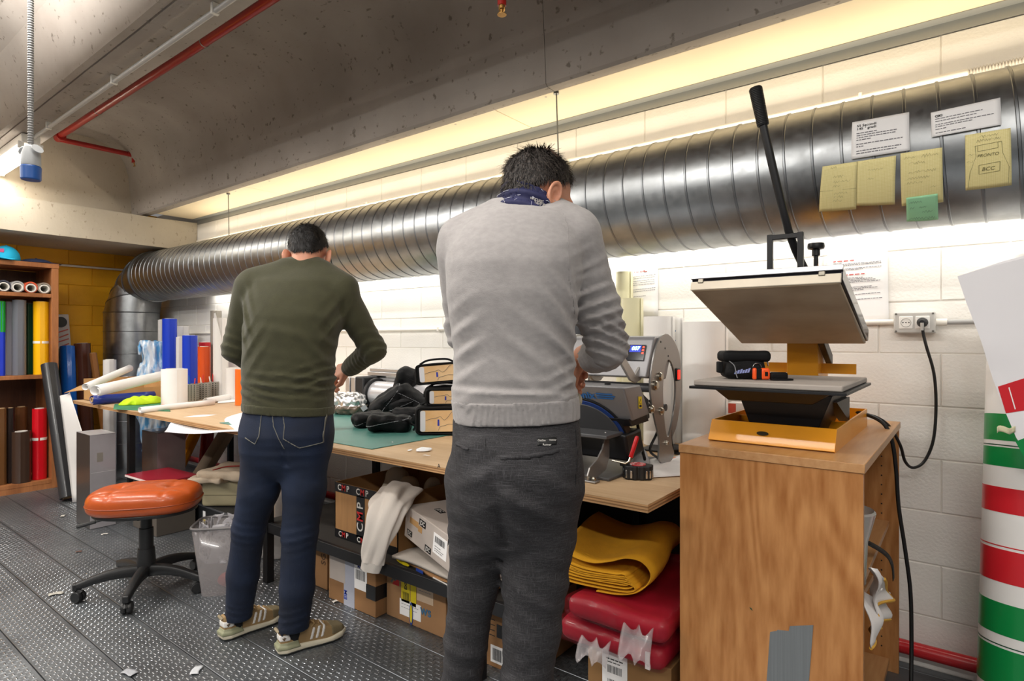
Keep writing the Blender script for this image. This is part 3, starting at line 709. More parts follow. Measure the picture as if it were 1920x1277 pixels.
# white carton tube with red print and a black end
tb = thing('printed_tube', 'white tube with red printing and a black end cap leaning by the bookcase', 'tube', (-6.85,1.93,.002))
up = P(111,590,X=-6.9)-Vector((-6.85,1.93,.002)); tb.rotation_euler = Vector((0,0,1)).rotation_difference(up).to_euler()
MB().box((0,0,up.length/2),(.12,.12,up.length)).build('carton', mat('carton_white','#cfc9c6',.5), tb, bevel=.008)
MB().cyl((.061,-.01,up.length-.075),(.068,-.01,up.length-.075),.05,n=28).build('end_cap', mat('black_plastic','#1b1b1d',.4), tb, bevel=.002)
mb = MB()
for k in range(9): mb.add([(.0612,-.05+.02*(k%2),up.length-.17-.045*k),(.0612,.045,up.length-.14-.045*k),(.0612,.045,up.length-.152-.045*k),(.0612,-.05+.02*(k%2),up.length-.182-.045*k)],[(0,1,2,3)])
o = mb.build('red_print', mat('red_print','#c9604f',.6), tb, smooth=False); o['kind']='stuff'
# ================================================================= WORKBENCH
TX0, TX1, TY0, TY1, TZ = -5.64, -.735, 1.60, 2.70, .775
def ply(name, c1, c2):
    m = wood(name, c1, c2, .9, 'X', .55, 1.2, .45); return m
M_ply = ply('plywood_face', '#c2a27c', '#d3b793')
M_plye = [mat('plywood_edge_'+str(i), c, .7, var=.15, vscale=30, stretch=(.2,.2,3)) for i,c in enumerate(('#b78e62','#8f6a45'))]
tb_ = thing('workbench', 'long plywood workbench on black steel legs with a black lower shelf along the white wall', 'workbench', ((TX0+TX1)/2,(TY0+TY1)/2,0))
def TL(x,y,z): return (x-(TX0+TX1)/2, y-(TY0+TY1)/2, z)
for xa,xb in ((TX0,-3.15),(-3.147,TX1)):
    tp = MB().box2(TL(xa,TY0,TZ-.003),TL(xb,TY1,TZ)).build('tabletop', M_ply, tb_, bevel=.0008, seg=1)
    for k in range(5):
        o = MB().box2(TL(xa+(.0006 if k%2 else 0),TY0+(.0008 if k%2 else 0),TZ-.003-.0046*(k+1)),TL(xb-(.0006 if k%2 else 0),TY1,TZ-.003-.0046*k)).build('ply_layer', M_plye[k%2], tp)
M_blk = mat('black_steel', '#1d1d1f', .45, .3, bump=.05)
for y,xs in ((1.66,(-4.65,-2.87,-1.43)),(2.62,(-5.15,-3.18,-1.26))):
    for x in xs: MB().box2(TL(x-.02,y-.02,0),TL(x+.02,y+.02,TZ-.027)).build('leg', M_blk, tb_, bevel=.002)
for y in (1.76,2.60): MB().box2(TL(-5.15,y-.015,TZ-.055),TL(-.93,y+.015,TZ-.027)).build('rail', M_blk, tb_)
for x in (-4.65,-2.87,-1.26): MB().box2(TL(x-.015,1.68,TZ-.055),TL(x+.015,2.60,TZ-.027)).build('cross_rail', M_blk, tb_)
SX0, SX1 = -2.95, -1.25
MB().box2(TL(SX0,1.645,.262),TL(SX1,1.665,.312)).build('shelf_beam', M_blk, tb_, bevel=.002)
MB().box2(TL(SX0,2.60,.262),TL(SX1,2.62,.312)).build('shelf_beam', M_blk, tb_)
MB().box2(TL(SX0,1.665,.285),TL(SX1,2.60,.30)).build('shelf_board', mat('dark_shelf','#2a2622',.8), tb_)
SHZ = .302
# ================================================================= ON THE WORKBENCH
T = TZ+.0008
def ontable(px, py, z=0): return P(px, py, Z=T+z)
M_wp = mat('white_film', '#eeece9', .4, var=.02); M_wp2 = mat('offwhite_film','#dcd9d6',.35)
GT = 'rolls standing on the workbench'
def troll(label, px, ytop, wpx, m, Y=None, ybot=None, core=None, group=GT):
    b_ = P(px, 700, Y=Y) if Y else ontable(px, ybot)
    Yv = b_.y; d = (b_-Vector((0,0,b_.z))); dep = -math.sin(YAW)*b_.x+math.cos(YAW)*b_.y
    zt = CAM_H+(638.5-ytop)*dep/FPX; r = wpx/2*dep/FPX*.88
    return roll(label, (b_.x,b_.y,T+.001), (b_.x,b_.y,zt), r, m, core or M_corew, group=group)
Mb = vin('cobalt','#1a3ec4',.3); 
troll('tall cobalt blue roll on the workbench nearest the duct riser', 318, 598, 28, Mb, Y=2.40)
troll('slim white roll behind the tall cobalt blue roll', 303, 600, 14, M_wp2, Y=2.52)
troll('white roll between the two cobalt blue rolls', 343, 612, 24, M_wp2, Y=2.58)
troll('thin white roll left of the shorter cobalt blue roll', 337, 632, 14, M_wp2, Y=2.36)
troll('shorter cobalt blue roll on the workbench behind the pen cups', 356, 629, 29, Mb, ybot=742)
troll('orange roll on the workbench between blue and white rolls', 383, 650, 25, vin('orange','#cf4d12',.35), Y=2.36)
troll('red roll standing behind the orange roll on the workbench', 384, 642, 23, vin('scarlet','#b31320',.35), Y=2.52)
troll('tall grey cored roll behind the white roll on the workbench', 405, 583, 22, mat('grey_core','#8d877d',.6), Y=2.64)
w_ = troll('tall white roll with a loose top corner on the workbench', 414, 597, 30, M_wp2, Y=2.44)
MB().grid(lambda u,v: (.045*math.cos(-2.2+2.2*u)+.035*u*(1-v), -.045+.06*u*v-.04*u*(1-v), .70-.16*v*u-.16*v), 8, 8).build('loose_corner', M_wp2, w_, solid=.001)
troll('wide white sheet roll standing left of the olive sweater', 437, 690, 30, M_wp2, Y=2.42)
troll('bright orange roll peeking out beside the olive sweater', 457, 692, 34, vin('bright_orange','#ea6a14',.35), Y=2.25)
# thick standing white roll in front
troll('wide white paper roll standing in front of the blue rolls', 327, 692, 50, M_wp, ybot=762)
# kraft carton with paper rolls on it
M_kraft = mat('kraft_card', '#b98f5c', .75, var=.08, vscale=6); M_kraftd = mat('kraft_dark','#8d6a43',.8,var=.1,vscale=5)
kb = thing('open_carton', 'open kraft carton with a flap at the left end of the workbench', 'box', (-5.40,1.86,T))
MB().box2((-.2,-.2,0),(.2,.24,.004)).build('bottom', M_kraft, kb)
MB().box2((-.2,.236,0),(.2,.24,.17)).build('panel', M_kraft, kb); MB().box2((-.2,-.2,0),(.2,-.196,.10)).build('panel', M_kraft, kb)
MB().box2((-.2,-.2,0),(-.196,.24,.17)).build('panel', M_kraft, kb); MB().box2((.196,-.2,0),(.2,.24,.10)).build('panel', M_kraft, kb)
MB().grid(lambda u,v: (-.2-.10*v, -.2+.1*u-.10*v, .075+.05*u-.02*v*v), 5, 6).build('flap', M_kraft, kb, solid=.004)
def lying(label, a, b_, r, m, name='paper_roll', group='rolls lying on the workbench', cone_=1, core=None, cat='roll'):
    a = Vector(a); b_ = Vector(b_); d = b_-a
    t = thing(name, label, cat, a, group=group); L_ = d.length; q = Vector((0,0,1)).rotation_difference(d); t.rotation_euler = q.to_euler()
    def f(u,v):
        ang = -.3+u*2*PI*1.35; rr = (r*(.62+.38*u))*(1-(1-cone_)*v); return (rr*math.cos(ang), rr*math.sin(ang), L_*v)
    MB().grid(f, 44, 6).build('sheet', m, t, solid=.0012)
    if core: MB().pipe((0,0,-.002),(0,0,L_+.002),r*.5,.005).build('core', core, t)
    return t
lying('white paper roll lying slanted over the kraft carton, upper one', P(160,726,Z=.925), P(243,690,Z=1.03), .028, M_wp)
lying('long white paper roll lying over the kraft carton toward the standing roll', P(178,733,Z=.93), P(312,702,Z=.99), .038, M_wp)
lying('navy blue vinyl roll lying at the left end of the workbench', P(172,750,Z=.815), P(288,741,Z=.815), .037, vin('navy','#1a2f86',.3), core=M_core)
lying('short blue vinyl roll lying beside the navy roll end', P(168,744,Z=.80), P(198,752,Z=.80), .024, vin('navy','#1a2f86',.3))
lying('white paper roll lying along the front of the workbench near the hi-vis vest', P(262,769,Z=.795), P(400,754,Z=.795), .022, M_wp)
lying('white paper roll lying beside the pen cups left of the olive sweater', P(385,752,Z=.80), P(470,736,Z=.80), .024, M_wp)
def sheet(label, pts, m, z=.002, name='paper_sheet', cat='paper', curl=.015, group=None, thick=.0008, nseg=10, fn=None):
    """flat-lying sheet, four pixel corners on the tabletop TL,TR,BR,BL"""
    q = [ontable(*p) for p in pts]; o_ = q[3]
    t = thing(name, label, cat, o_, group=group)
    def f(u,v):
        p = q[0].lerp(q[1],u).lerp(q[3].lerp(q[2],u),v)-o_
        p.z = z+curl*(.5+.5*math.sin(u*5+v*3))*(.2+.8*abs(u-.5)) + (fn(u,v) if fn else 0); return p
    MB().grid(f, nseg, nseg).build('sheet', m, t, solid=thick); return t
sheet('white paper disc with a small print lying by the olive sweater', [(412,744),(448,740),(462,752),(408,757)], M_paper, curl=.01)
# patterned cutting sheet hanging over the front edge
M_lat = squared('lattice_film','#e9e9ec','#cfd0d6',30)
q0,q1,q2,q3 = ontable(345,782),ontable(470,772),P(470,811,Y=1.575),P(308,812,Y=1.575)
ls = thing('patterned_sheet', 'white squared sheet hanging over the front edge of the workbench', 'paper', q3)
def lf(u,v):
    p = q0.lerp(q1,u).lerp(q3.lerp(q2,u),v)-q3; p.z += .012*math.sin(PI*v)+.006*math.sin(u*7+v*2); p.y -= .02*math.sin(PI*min(1,v*1.2)); return p
o = MB().grid(lf, 16, 10).build('sheet', M_lat, ls, solid=.0008)
uvl = o.data.uv_layers.new(name='UVMap')
for pl in o.data.polygons:
    for li in pl.loop_indices: vi = o.data.loops[li].vertex_index; uvl.data[li].uv = ((vi%16)/15,(vi//16)/9*.5)
def pile(label, c, sx, sy, h, m, rz=0, seed=0, name='folded_cloth', cat='cloth', freq=26, z0=0, parent=None, res=.007, group=None):
    """soft crumpled goods as one implicit lump"""
    t = thing(name, label, cat, c, rz, group=group)
    def f(X,Y,Z):
        e = np.sqrt((X/sx)**2+(Y/sy)**2); top = h*np.sqrt(np.clip(1-e**2.4,0,1))*(1+.42*nz3(X,Y,Z*0,freq,seed))+.12*h*nz3(X,Y,Z*0,freq*2.6,seed+3)
        return np.maximum((Z-top)*.6, np.maximum(-Z+.001, (e-1)*min(sx,sy)*.7+.012*nz3(X,Y,Z,freq*1.3,seed+5)))
    sdf('cloth', f, (-sx*1.15,-sy*1.15,-.008),(sx*1.15,sy*1.15,h*1.8), res, m, t, 2); return t
M_lime = mat('lime_fabric','#c3e21a',.75,var=.06,vscale=20,bump=.1); 
pile('lime yellow hi-vis vest crumpled on the workbench', ontable(268,757), .11, .17, .05, M_lime, .2, 2, 'hi_vis_vest','vest',freq=34)
pile('lime yellow cuff of cloth beside the standing white roll', ontable(322,752), .07, .09, .045, M_lime, .2, 5,'folded_cloth','cloth',freq=30)
pile('orange cloth with a red print lying before the lime vest', ontable(312,764), .055, .12, .02, mat('orange_fabric','#f2783a',.7,var=.08,vscale=14), .25, 3,'folded_cloth','cloth',freq=30)
pile('small orange red strap bundle on the lime vest', ontable(262,752)+Vector((0,0,.05)), .03, .05, .012, mat('red_strap','#c4522f',.6), .25, 4,'strap','strap',freq=60,res=.005)
MB_g = MB()
gs = sheet('green cutting sheet under the hi-vis vest', [(215,758),(310,755),(320,772),(212,768)], mat('green_sheet','#3f8560',.6), z=.001, curl=.001, cat='sheet')
# pen cups
M_mesh = mat('perforated_steel','#a9a59c',.4,.7); M_hole = mat('dark_hole','#2c2a28',.9)
pens = ['#d8401f','#2060a8','#d9d6d0','#c42a2a','#e8e4de','#b93030']; kpen = 0
for i,(px,py) in enumerate(((362,752),(384,749),(402,746))):
    c = ontable(px,py); t = thing('pen_cup', ('left','middle','right')[i]+' perforated steel pen cup on the workbench before the orange and white rolls', 'cup', c, math.radians(45), group='perforated pen cups')
    s = .034; hh = .135
    for k,(a,b_) in enumerate((((-s,-s),(s,-s)),((s,-s),(s,s)),((s,s),(-s,s)),((-s,s),(-s,-s)))):
        w = MB(); 
        w.add([(a[0],a[1],0),(b_[0],b_[1],0),(b_[0],b_[1],hh),(a[0],a[1],hh)],[(0,1,2,3)]); pw = w.build('wall', M_mesh, t, solid=.0015, smooth=False)
        dx,dy = (b_[0]-a[0]),(b_[1]-a[1]); nx,ny = dy,-dx; nl = math.hypot(nx,ny); hm = MB()
        for r_ in range(8):
            for q in range(3):
                u = (q+.5)/3; p_ = Vector((a[0]+dx*u+nx/nl*.0012, a[1]+dy*u+ny/nl*.0012, .012+r_*.0155)); e1 = Vector((dx,dy,0)).normalized()*.0035; e2 = Vector((0,0,.0045))
                hm.add([p_-e1-e2,p_+e1-e2,p_+e1+e2,p_-e1+e2],[(0,1,2,3)])
        ho = hm.build('perforation', M_hole, pw, smooth=False); ho['kind']='stuff'
    MB().box2((-s,-s,0),(s,s,.003)).build('base', M_mesh, t)
    for k in range(2):
        a = Vector((rnd.uniform(-.012,.012),rnd.uniform(-.012,.012),.004)); b_ = a+Vector((rnd.uniform(-.025,.025),rnd.uniform(-.025,.025),.155+.02*k))
        pt = thing('pen', ['red','blue','white','dark red','pale','crimson'][kpen]+' pen standing in the '+('left','middle','right')[i]+' perforated cup', 'pen', c, math.radians(45), group='pens in the perforated cups')
        MB().tube([a,b_],.0045,8).build('barrel', mat('pen'+str(kpen),pens[kpen],.35), pt); MB().tube([b_,b_+(b_-a).normalized()*.02],[.005,.003],8).build('pen_cap', mat('pen'+str(kpen),pens[kpen],.35), pt); kpen += 1
# ---- left end, floor standing: blue film bags and a white roll
bagm = mat('blue_film','#5fa9e0',.12,col2='#f0f6fa',vscale=9,trans=.15,coat=.5,stretch=(3,3,.7),ramp=(.4,.6))
t = thing('plastic_bag', 'tall bundle of pale blue plastic film standing by the duct riser', 'bag', (-5.98,2.36,0))
def bf(X,Y,Z):
    r = .10-.05*np.abs(Z/1.26-.5)+.014*nz3(X,Y,Z*.5,38,1)+.012*nz3(X,Y,Z*.3,95,2); return np.maximum(np.sqrt((X+.12*Z-.08)**2+(Y*.6+.0*Z)**2)-r, np.maximum(-Z+.002, Z-1.24-.03*nz3(X,Y,Z,25,4)))*.6
sdf('film', bf, (-.42,-.3,-.01),(.28,.3,1.32), .013, bagm, t, 1)
roll('white vinyl roll standing on the floor behind the kraft carton', (-6.02,1.98,.004), (-6.02,1.98,1.08), .05, M_wp2, M_corew, group=G2)

# ---- green cutting mat, foil, tape, scrap
q = ontable(697,843); 
cm = thing('cutting_mat', 'green cutting mat on the workbench under the black bags', 'mat', (q.x,q.y,T))
MB().box2((-1.35,0,0),(0,.86,.003)).build('mat', mat('green_mat','#4d8379',.45,var=.06,vscale=6), cm, bevel=.001)
TM = T+.0035
foil = mat('foil','#e2e0de',.3,1,bump=.9,bscale=30)
c = P(655,776,Z=TM); t = thing('foil_packet','crumpled silver foil packet on the cutting mat behind the olive sweater','packet',c,math.radians(20))
def ff(X,Y,Z): return rbox(X,Y,Z,(0,0,.062),(.10,.075,.060+.01),.045)+.013*nz3(X,Y,Z,55,2)+.007*nz3(X,Y,Z,130,5)
sdf('foil', ff, (-.14,-.12,-.01),(.14,.12,.16), .006, foil, t)
def ft(X,Y,Z): return np.maximum(ff(X,Y,Z)-.003, np.abs(Z-.03)-.028)
sdf('brown_band', ft, (-.15,-.13,-.004),(.15,.13,.07), .006, mat('brown_film','#6b5a4c',.2,coat=.6), t)
c = P(612,806,Z=TM); t = thing('tape_roll','cream masking tape roll standing on the cutting mat by the jeans','tape',c,math.radians(38))
MB().pipe((-.02,0,.052),(.02,0,.052),.05,.018).build('tape', mat('cream_tape','#e4ddb8',.5), t, bevel=.002); MB().pipe((-.02,0,.052),(.02,0,.052),.033,.005).build('core', M_core, t)
t = pile('crumpled white plastic scrap on bare plywood in front of the black bags', ontable(793,846), .075,.026,.012, mat('clear_scrap','#eef0f3',.25,coat=.3), math.radians(40), 9, 'plastic_scrap','scrap',freq=60,res=.004)
for i,(px,py,sx_,lab) in enumerate(((800,856,.016,'thin white paper sliver at the plywood edge'),(736,831,.004,'tiny white paper crumb on the green cutting mat'))):
    t = thing('paper_scrap', lab, 'scrap', ontable(px,py)+Vector((0,0,.004)), math.radians(20)); MB().grid(lambda u,v:((u-.5)*sx_*2,(v-.5)*.008,.001+.001*math.sin(u*6)),6,3).build('sheet', M_paper, t, solid=.0006)
text('mark', 'A', .022, M_ink, tb_, plane_map(Vector(TL(*P(823,874,Y=1.599)))+Vector((0,-.0005,0)),(1,0,.1),(0,0,1)))

# ---- roll cutter / laminator at the wall
lamx = P(720,700,Y=2.58)
lam = thing('film_laminator', 'silver film roller machine on the workbench against the wall behind the black bags', 'machine', (-2.75,2.57,T))
M_sil = mat('satin_aluminium','#c6c6c8',.32,.75); M_dk = mat('machine_black','#222224',.5)
MB().cyl((-.36,0,.12),(.62,0,.12),.085,n=36).build('roller', mat('silver_film','#cfcdd0',.25,.35), lam)
MB().box2((-.50,.03,.235),(.74,.12,.262)).build('top_rail', M_sil, lam, bevel=.004); MB().box2((-.50,.045,.205),(.74,.11,.225)).build('top_rail', M_sil, lam, bevel=.003); MB().box2((-.5,.05,.262),(.74,.10,.285)).build('top_rail', M_sil, lam, bevel=.004)
for x in (-.44,.66): MB().box2((x-.04,-.09,0),(x+.05,.11,.235)).build('end_plate', M_dk, lam, bevel=.01)
for x in (-.66,-.60,-.53): MB().box2((x-.026,-.01,0),(x+.02,.10,.22)).build('side_post', M_sil, lam, bevel=.003)
MB().cyl((-.38,0,.12),(-.355,0,.12),.105,n=36).build('end_disc', M_dk, lam, bevel=.004)
MB().box2((-.4,-.07,0),(.62,.09,.028)).build('base', M_sil, lam, bevel=.004)

# ---- black bags
M_nyl = mat('black_nylon','#0b0b0d',.6,spec=.3,bump=.25,bscale=160,var=.15,vscale=12); M_nyl2 = mat('black_webbing','#08080a',.7,spec=.3); M_pipe = mat('grey_piping','#85868a',.4); M_map = mat('map_paper','#e0b47c',.35,col2='#ecc999',vscale=9,coat=.6); M_mapw = mat('map_margin','#dfe0e6',.3,coat=.6); M_mapl = mat('map_road','#6a625e',.5); M_mapb = mat('map_blue','#2c3aa8',.5)
def map_bag(label, loc, rz, w=.205, h=.125, d=.13, tilt=0, roll_=0, group='black bags with map windows', seed=0):
    t = thing('map_bag', label, 'bag', loc, group=group); t.rotation_euler = (tilt, roll_, rz)
    W2,H2,D2 = w/2,h/2,d/2
    def f(X,Y,Z): return rbox(X,Y,Z,(0,0,H2+.001),(W2,D2,H2),.022)+.0035*nz3(X,Y,Z,38,seed)
    sdf('body', f, (-W2-.015,-D2-.015,-.012),(W2+.015,D2+.015,h+.015), .006, M_nyl, t)
    def rr(cx,cz,a,b_,r,n=6):
        out = []
        for (sx,sz,a0) in ((1,1,0),(-1,1,90),(-1,-1,180),(1,-1,270)):
            for k in range(n+1):
                an = math.radians(a0+90*k/n); out.append((cx+sx*(a-r)+r*math.cos(an), cz+sz*(b_-r)+r*math.sin(an)))
        return out
    y = -D2-.0055; lp = rr(0,H2,W2*.92,H2*.9,.02)
    MB().tube([(a,y+.004,b_) for a,b_ in lp],.0045,6,closed=True).build('window_rim', M_nyl2, t)
    ww,wh = W2*.80,H2*.74
    MB().prism([(a,y,b_) for a,b_ in rr(.004,H2,ww,wh,.012)],(0,.004,0)).build('map_window', M_map, t, smooth=False)
    MB().prism([(a,y-.0006,b_) for a,b_ in rr(.004-ww*.86,H2,ww*.14,wh*.97,.008)],(0,.004,0)).build('map_margin', M_mapw, t, smooth=False)
    def road(pts): return [Vector((.004+a*ww, y-.0008, H2+b_*wh)) for a,b_ in pts]
    for pts in ([(-.7,.05),(-.45,.2),(-.1,.3),(.1,.42),(.3,.1),(.5,.35),(.7,.8),(.85,.95)],[(0,-.9),(.08,-.55),(.35,-.42),(.6,-.3),(.95,-.38)]):
        MB().tube(spline(road(pts),4),.0009,4).build('map_road', M_mapl, t)
    MB().add(road([(-.06,-.45),(.05,-.45),(.04,.15),(-.05,.15)]),[(0,1,2,3)]).build('map_mark', M_mapb, t, smooth=False)
    MB().tube([Vector((a*1.03,-D2*.55,b_*1.02)) for a,b_ in lp],.003,6,closed=True).build('seam_piping', M_nyl2, t)
    MB().tube(spline([(-W2*.8,0,h),(-W2*.4,0,h+.018),(W2*.4,0,h+.018),(W2*.8,0,h)],6),.006,6).build('carry_strap', M_nyl2, t)
    for s in (-1,1): MB().box((s*(W2+.004),.01,H2*1.1),(.01,.03,.03)).build('side_buckle', M_nyl2, t, bevel=.003)
    MB().tube([Vector((W2*.98+.008+.009*math.cos(a),-.02,H2*.5+.009*math.sin(a))) for a in [2*PI*k/10 for k in range(10)]],.0014,5,closed=True).build('d_ring', mat('chrome','#c9c9c9',.2,1), t)
    return t
c0 = P(808,816,Z=TM); rz0 = YAW+math.radians(6)
map_bag('black map bag resting on the cutting mat, lowest of the stack', c0+Vector((-.02,.07,.0)), rz0, .225, .142, .14, seed=1)
map_bag('black map bag in the middle of the stack', c0+Vector((-.02,.12,.146)), rz0, .20, .088, .13, math.radians(4), seed=2)
map_bag('black map bag tilted on top of the stack', c0+Vector((-.075,.13,.245)), rz0-math.radians(4), .225, .108, .14, math.radians(-3), math.radians(-5), seed=3)
map_bag('black map bag half hidden behind the stack beside the grey sweater', c0+Vector((.10,.235,.165)), rz0-.1, .20, .115, .13, seed=4)
pile('crumpled heap of black straps under the rear map bag', c0+Vector((.10,.235,0)), .11,.08,.14, M_nyl, rz0, 12, 'strap_heap','straps',freq=40)
def soft_bag(label, c, dims, rot, seed, stripe=True):
    t = thing('black_bag', label, 'bag', c, group='limp black bags on the cutting mat'); t.rotation_euler = rot
    a,b_,h = [k/2 for k in dims]
    def f(X,Y,Z):
        tp = 1-.25*np.clip(X/a,-1,1)*.6
        return rbox(X,Y,Z,(0,0,0),(a,b_,h),min(h,b_)*.75)*.9+.008*nz3(X,Y,Z,32,seed)+.004*nz3(X,Y,Z,85,seed+2)+.01*(1-tp)
    sdf('body', f, (-a-.025,-b_-.025,-h-.025),(a+.025,b_+.025,h+.025), .006, M_nyl, t)
    if stripe:
        def g(X,Y,Z): return np.maximum(f(X,Y,Z)-.0022, np.abs(Z-.25*X-.2*h)-.0022)
        sdf('reflective_piping', g, (-a-.02,-b_-.02,-h-.02),(a+.02,b_+.02,h+.02), .0042, M_pipe, t)
    def z_(X,Y,Z): return np.maximum(f(X,Y,Z)-.003, np.maximum(np.abs(Z-h*.55)-.003, -X-a*.1))
    sdf('zip', z_, (-a-.02,-b_-.02,-h-.02),(a+.02,b_+.02,h+.02), .0045, M_nyl2, t)
    MB().tube(spline([(a*.9,-b_*.6,h*.2),(a*1.15,-b_*.8,-h*.1),(a*1.1,-b_*.9,-h*.6)],5),.005,6).build('strap_end', M_nyl2, t)
    return t
R_ = math.radians
soft_bag('limp black bag lying flat at the front of the cutting mat', P(716,812,Z=TM)+Vector((-.02,.07,.045)), (.225,.16,.085), (0,R_(4),YAW+.15), 1)
soft_bag('limp black bag at the left end of the heap near the jeans', P(668,803,Z=TM)+Vector((0,.08,.04)), (.17,.13,.075), (0,R_(-6),YAW+.6), 2)
soft_bag('black bag leaning up the heap with a grey patch', P(693,792,Z=TM)+Vector((0,.14,.105)), (.25,.13,.11), (R_(18),R_(-38),YAW), 3)
soft_bag('black bag standing upright at the top of the heap', P(733,785,Z=TM)+Vector((-.02,.13,.19)), (.13,.11,.23), (R_(8),R_(24),YAW), 4, False)
soft_bag('black bag filling the middle of the heap', P(722,792,Z=TM)+Vector((0,.14,.085)), (.20,.13,.14), (R_(10),R_(-8),YAW), 7)
soft_bag('folded black bag sliding down the heap beside the map bags', P(742,792,Z=TM)+Vector((0,.13,.13)), (.20,.11,.10), (R_(10),R_(40),YAW), 5)
soft_bag('black bag buried at the bottom of the heap', P(745,800,Z=TM)+Vector((0,.11,.05)), (.22,.15,.09), (0,0,YAW), 6)
pa = P(674,783,Z=TM); t = thing('grey_label','grey label patch lying on the leaning black bag','label',pa+Vector((.0,.035,.055)),YAW); MB().box((0,0,0),(.035,.003,.03),Matrix.Rotation(R_(-35),3,'Y')).build('patch', mat('grey_patch','#9c9da1',.5), t)
# ================================================================= SWING-ARM CAP PRESS ON THE BENCH
M_gm = mat('grey_enamel','#8d8c8e',.38,.35,var=.04); M_gm2 = mat('brushed_grey','#9c9a98',.33,.7); M_gd = mat('dark_grey_enamel','#5a5a5c',.45,.3); M_bolt = mat('bolt_steel','#b9b2a4',.25,1); M_bkp = mat('black_plastic2','#17171a',.4)
HX0, HX1 = -1.36, -.96
hp = thing('cap_press', 'grey cap heat press with lit blue display on the right end of the workbench', 'heat press', (-1.115,1.975,T))
O = Vector((-1.16,2.0,T))
def HL(x,y,z): return Vector((x,y,z))-O
def yzplate(name, pts, x, th, m, par=hp, hole=None, bevel=.003):
    pts = [HL(x,a,b_) for a,b_ in pts]
    if hole: return MB().ring(pts, [HL(x,a,b_) for a,b_ in hole], (th,0,0)).build(name, m, par, bevel=bevel)
    return MB().prism(pts, (th,0,0)).build(name, m, par, bevel=bevel)
# side frames with a lens shaped opening
def smoothloop(pts, n=48):
    p = [Vector((a,b_,0)) for a,b_ in pts]; k = len(p); out = []
    for i in range(k):
        a,b_,c,d = p[(i-1)%k],p[i],p[(i+1)%k],p[(i+2)%k]
        for j in range(n//k): t = j/(n//k); out.append(.5*((2*b_)+(c-a)*t+(2*a-5*b_+4*c-d)*t*t+(3*b_-a-3*c+d)*t**3))
    return [(v.x,v.y) for v in out]
fo = smoothloop([(2.04,1.10),(2.10,1.24),(2.20,1.275),(2.31,1.20),(2.335,1.06),(2.29,.92),(2.235,.86),(2.26,.80),(2.20,.7775),(2.12,.80),(2.12,.88),(2.07,.98)])
fi = smoothloop([(2.155,1.09),(2.175,1.15),(2.205,1.175),(2.245,1.15),(2.275,1.08),(2.268,1.0),(2.24,.93),(2.21,.885),(2.195,.88),(2.18,.90),(2.165,.95),(2.155,1.02)])
for x in (HX0,HX1-.008): yzplate('side_frame', fo, x, .008, M_gm2, hole=fi, bevel=.0015)
# control housing
hs = yzplate('control_housing', [(2.02,1.115),(2.085,1.255),(2.10,1.265),(2.20,1.268),(2.25,1.20),(2.20,1.10)], HX0+.008, .384, M_gm, bevel=.006)
u = Vector((1,0,0)); v = Vector((0,.065,.14)).normalized(); cface = Vector((-1.035,2.06,1.20))
fm = plane_map(HL(*cface)+Vector((0,-.004,.002)), u, v)
def rect(name, x0,y0,x1,y1,m,par,z0=0,z1=.002,fm=fm,bevel=0): return MB().prism([fm(x0,y0,z0),fm(x1,y0,z0),fm(x1,y1,z0),fm(x0,y1,z0)], fm(0,0,z1)-fm(0,0,z0)).build(name,m,par,smooth=False,bevel=bevel)
dsp = rect('display', -.045,-.028,.045,.034, mat('display_glass','#0b0c14',.12), hs, 0,.003)
M_led = mat('blue_led','#bfe4ff',.4,emit='#8fd0ff',estr=5); M_ledb = mat('display_glow','#0a1a6a',.3,emit='#1238d8',estr=.8); M_ledr = mat('red_led','#ff5a4a',.4,emit='#ff2a18',estr=4)
rect('display_glow', -.018,.004,.028,.031, M_ledb, hs, .003,.0034)
text('display_digits','007',.021,M_led,hs,plane_map(fm(.006,.018,.0042),u,v),.0006,shear=.12)
for y in (.024,.012,.0,): rect('status_led', .0335,y-.003,.0405,y+.003, M_ledr, hs, .003,.004)
sw = MB().box2(HL(HX1-.002,2.268,1.09),HL(HX1+.008,2.30,1.14)).build('switch_frame', M_bkp, hp, bevel=.003)
MB().box2(HL(HX1+.006,2.273,1.096),HL(HX1+.011,2.295,1.134)).build('rocker', mat('red_rocker','#e02a20',.3,emit='#ff2a1a',estr=1.5), sw, bevel=.003)
for y_,z_ in ((2.17,1.22),(2.20,1.19),(2.23,1.155),(2.13,1.245)): MB().cyl(HL(HX1-.002,y_,z_),HL(HX1+.001,y_,z_),.004,n=8).build('screw_hole', M_bkp, hp)
# head with arched front
hd = yzplate('head_cover', [(1.8255,1.092),(1.9556,1.094),(2.035,.982),(1.90,.972)], HX0, HX1-HX0, M_gm, bevel=.006)
u2 = Vector((1,0,0)); v2 = Vector((0,-.0745,.12)).normalized(); fm2 = plane_map(HL(-1.16,1.863,1.032)+Vector((0,-.002,-.001)), u2, v2)
text('lettering','Hotronix',.040,mat('blue_lettering','#2f6fb4',.5),hd,plane_map(fm2(-.0,.030,.001),u2,v2),.0012,sx=1.05)
rect('blue_bar', .086,.019,.150,.024,mat('blue_lettering','#2f6fb4',.5),hd,.0,.0008,fm2); rect('blue_bar', .086,.028,.158,.033,mat('blue_lettering','#2f6fb4',.5),hd,.0,.0008,fm2); rect('blue_bar', .086,.037,.15,.042,mat('blue_lettering','#2f6fb4',.5),hd,.0,.0008,fm2)
arc = [(math.cos(PI*k/24),math.sin(PI*k/24)) for k in range(25)]
def halfdisc(name,r,m,z0,z1,c=(.01,-.135)):
    return MB().prism([fm2(c[0]+r*a,c[1]+r*b_,z0) for a,b_ in arc], fm2(0,0,z1)-fm2(0,0,z0)).build(name,m,hd,bevel=.001)
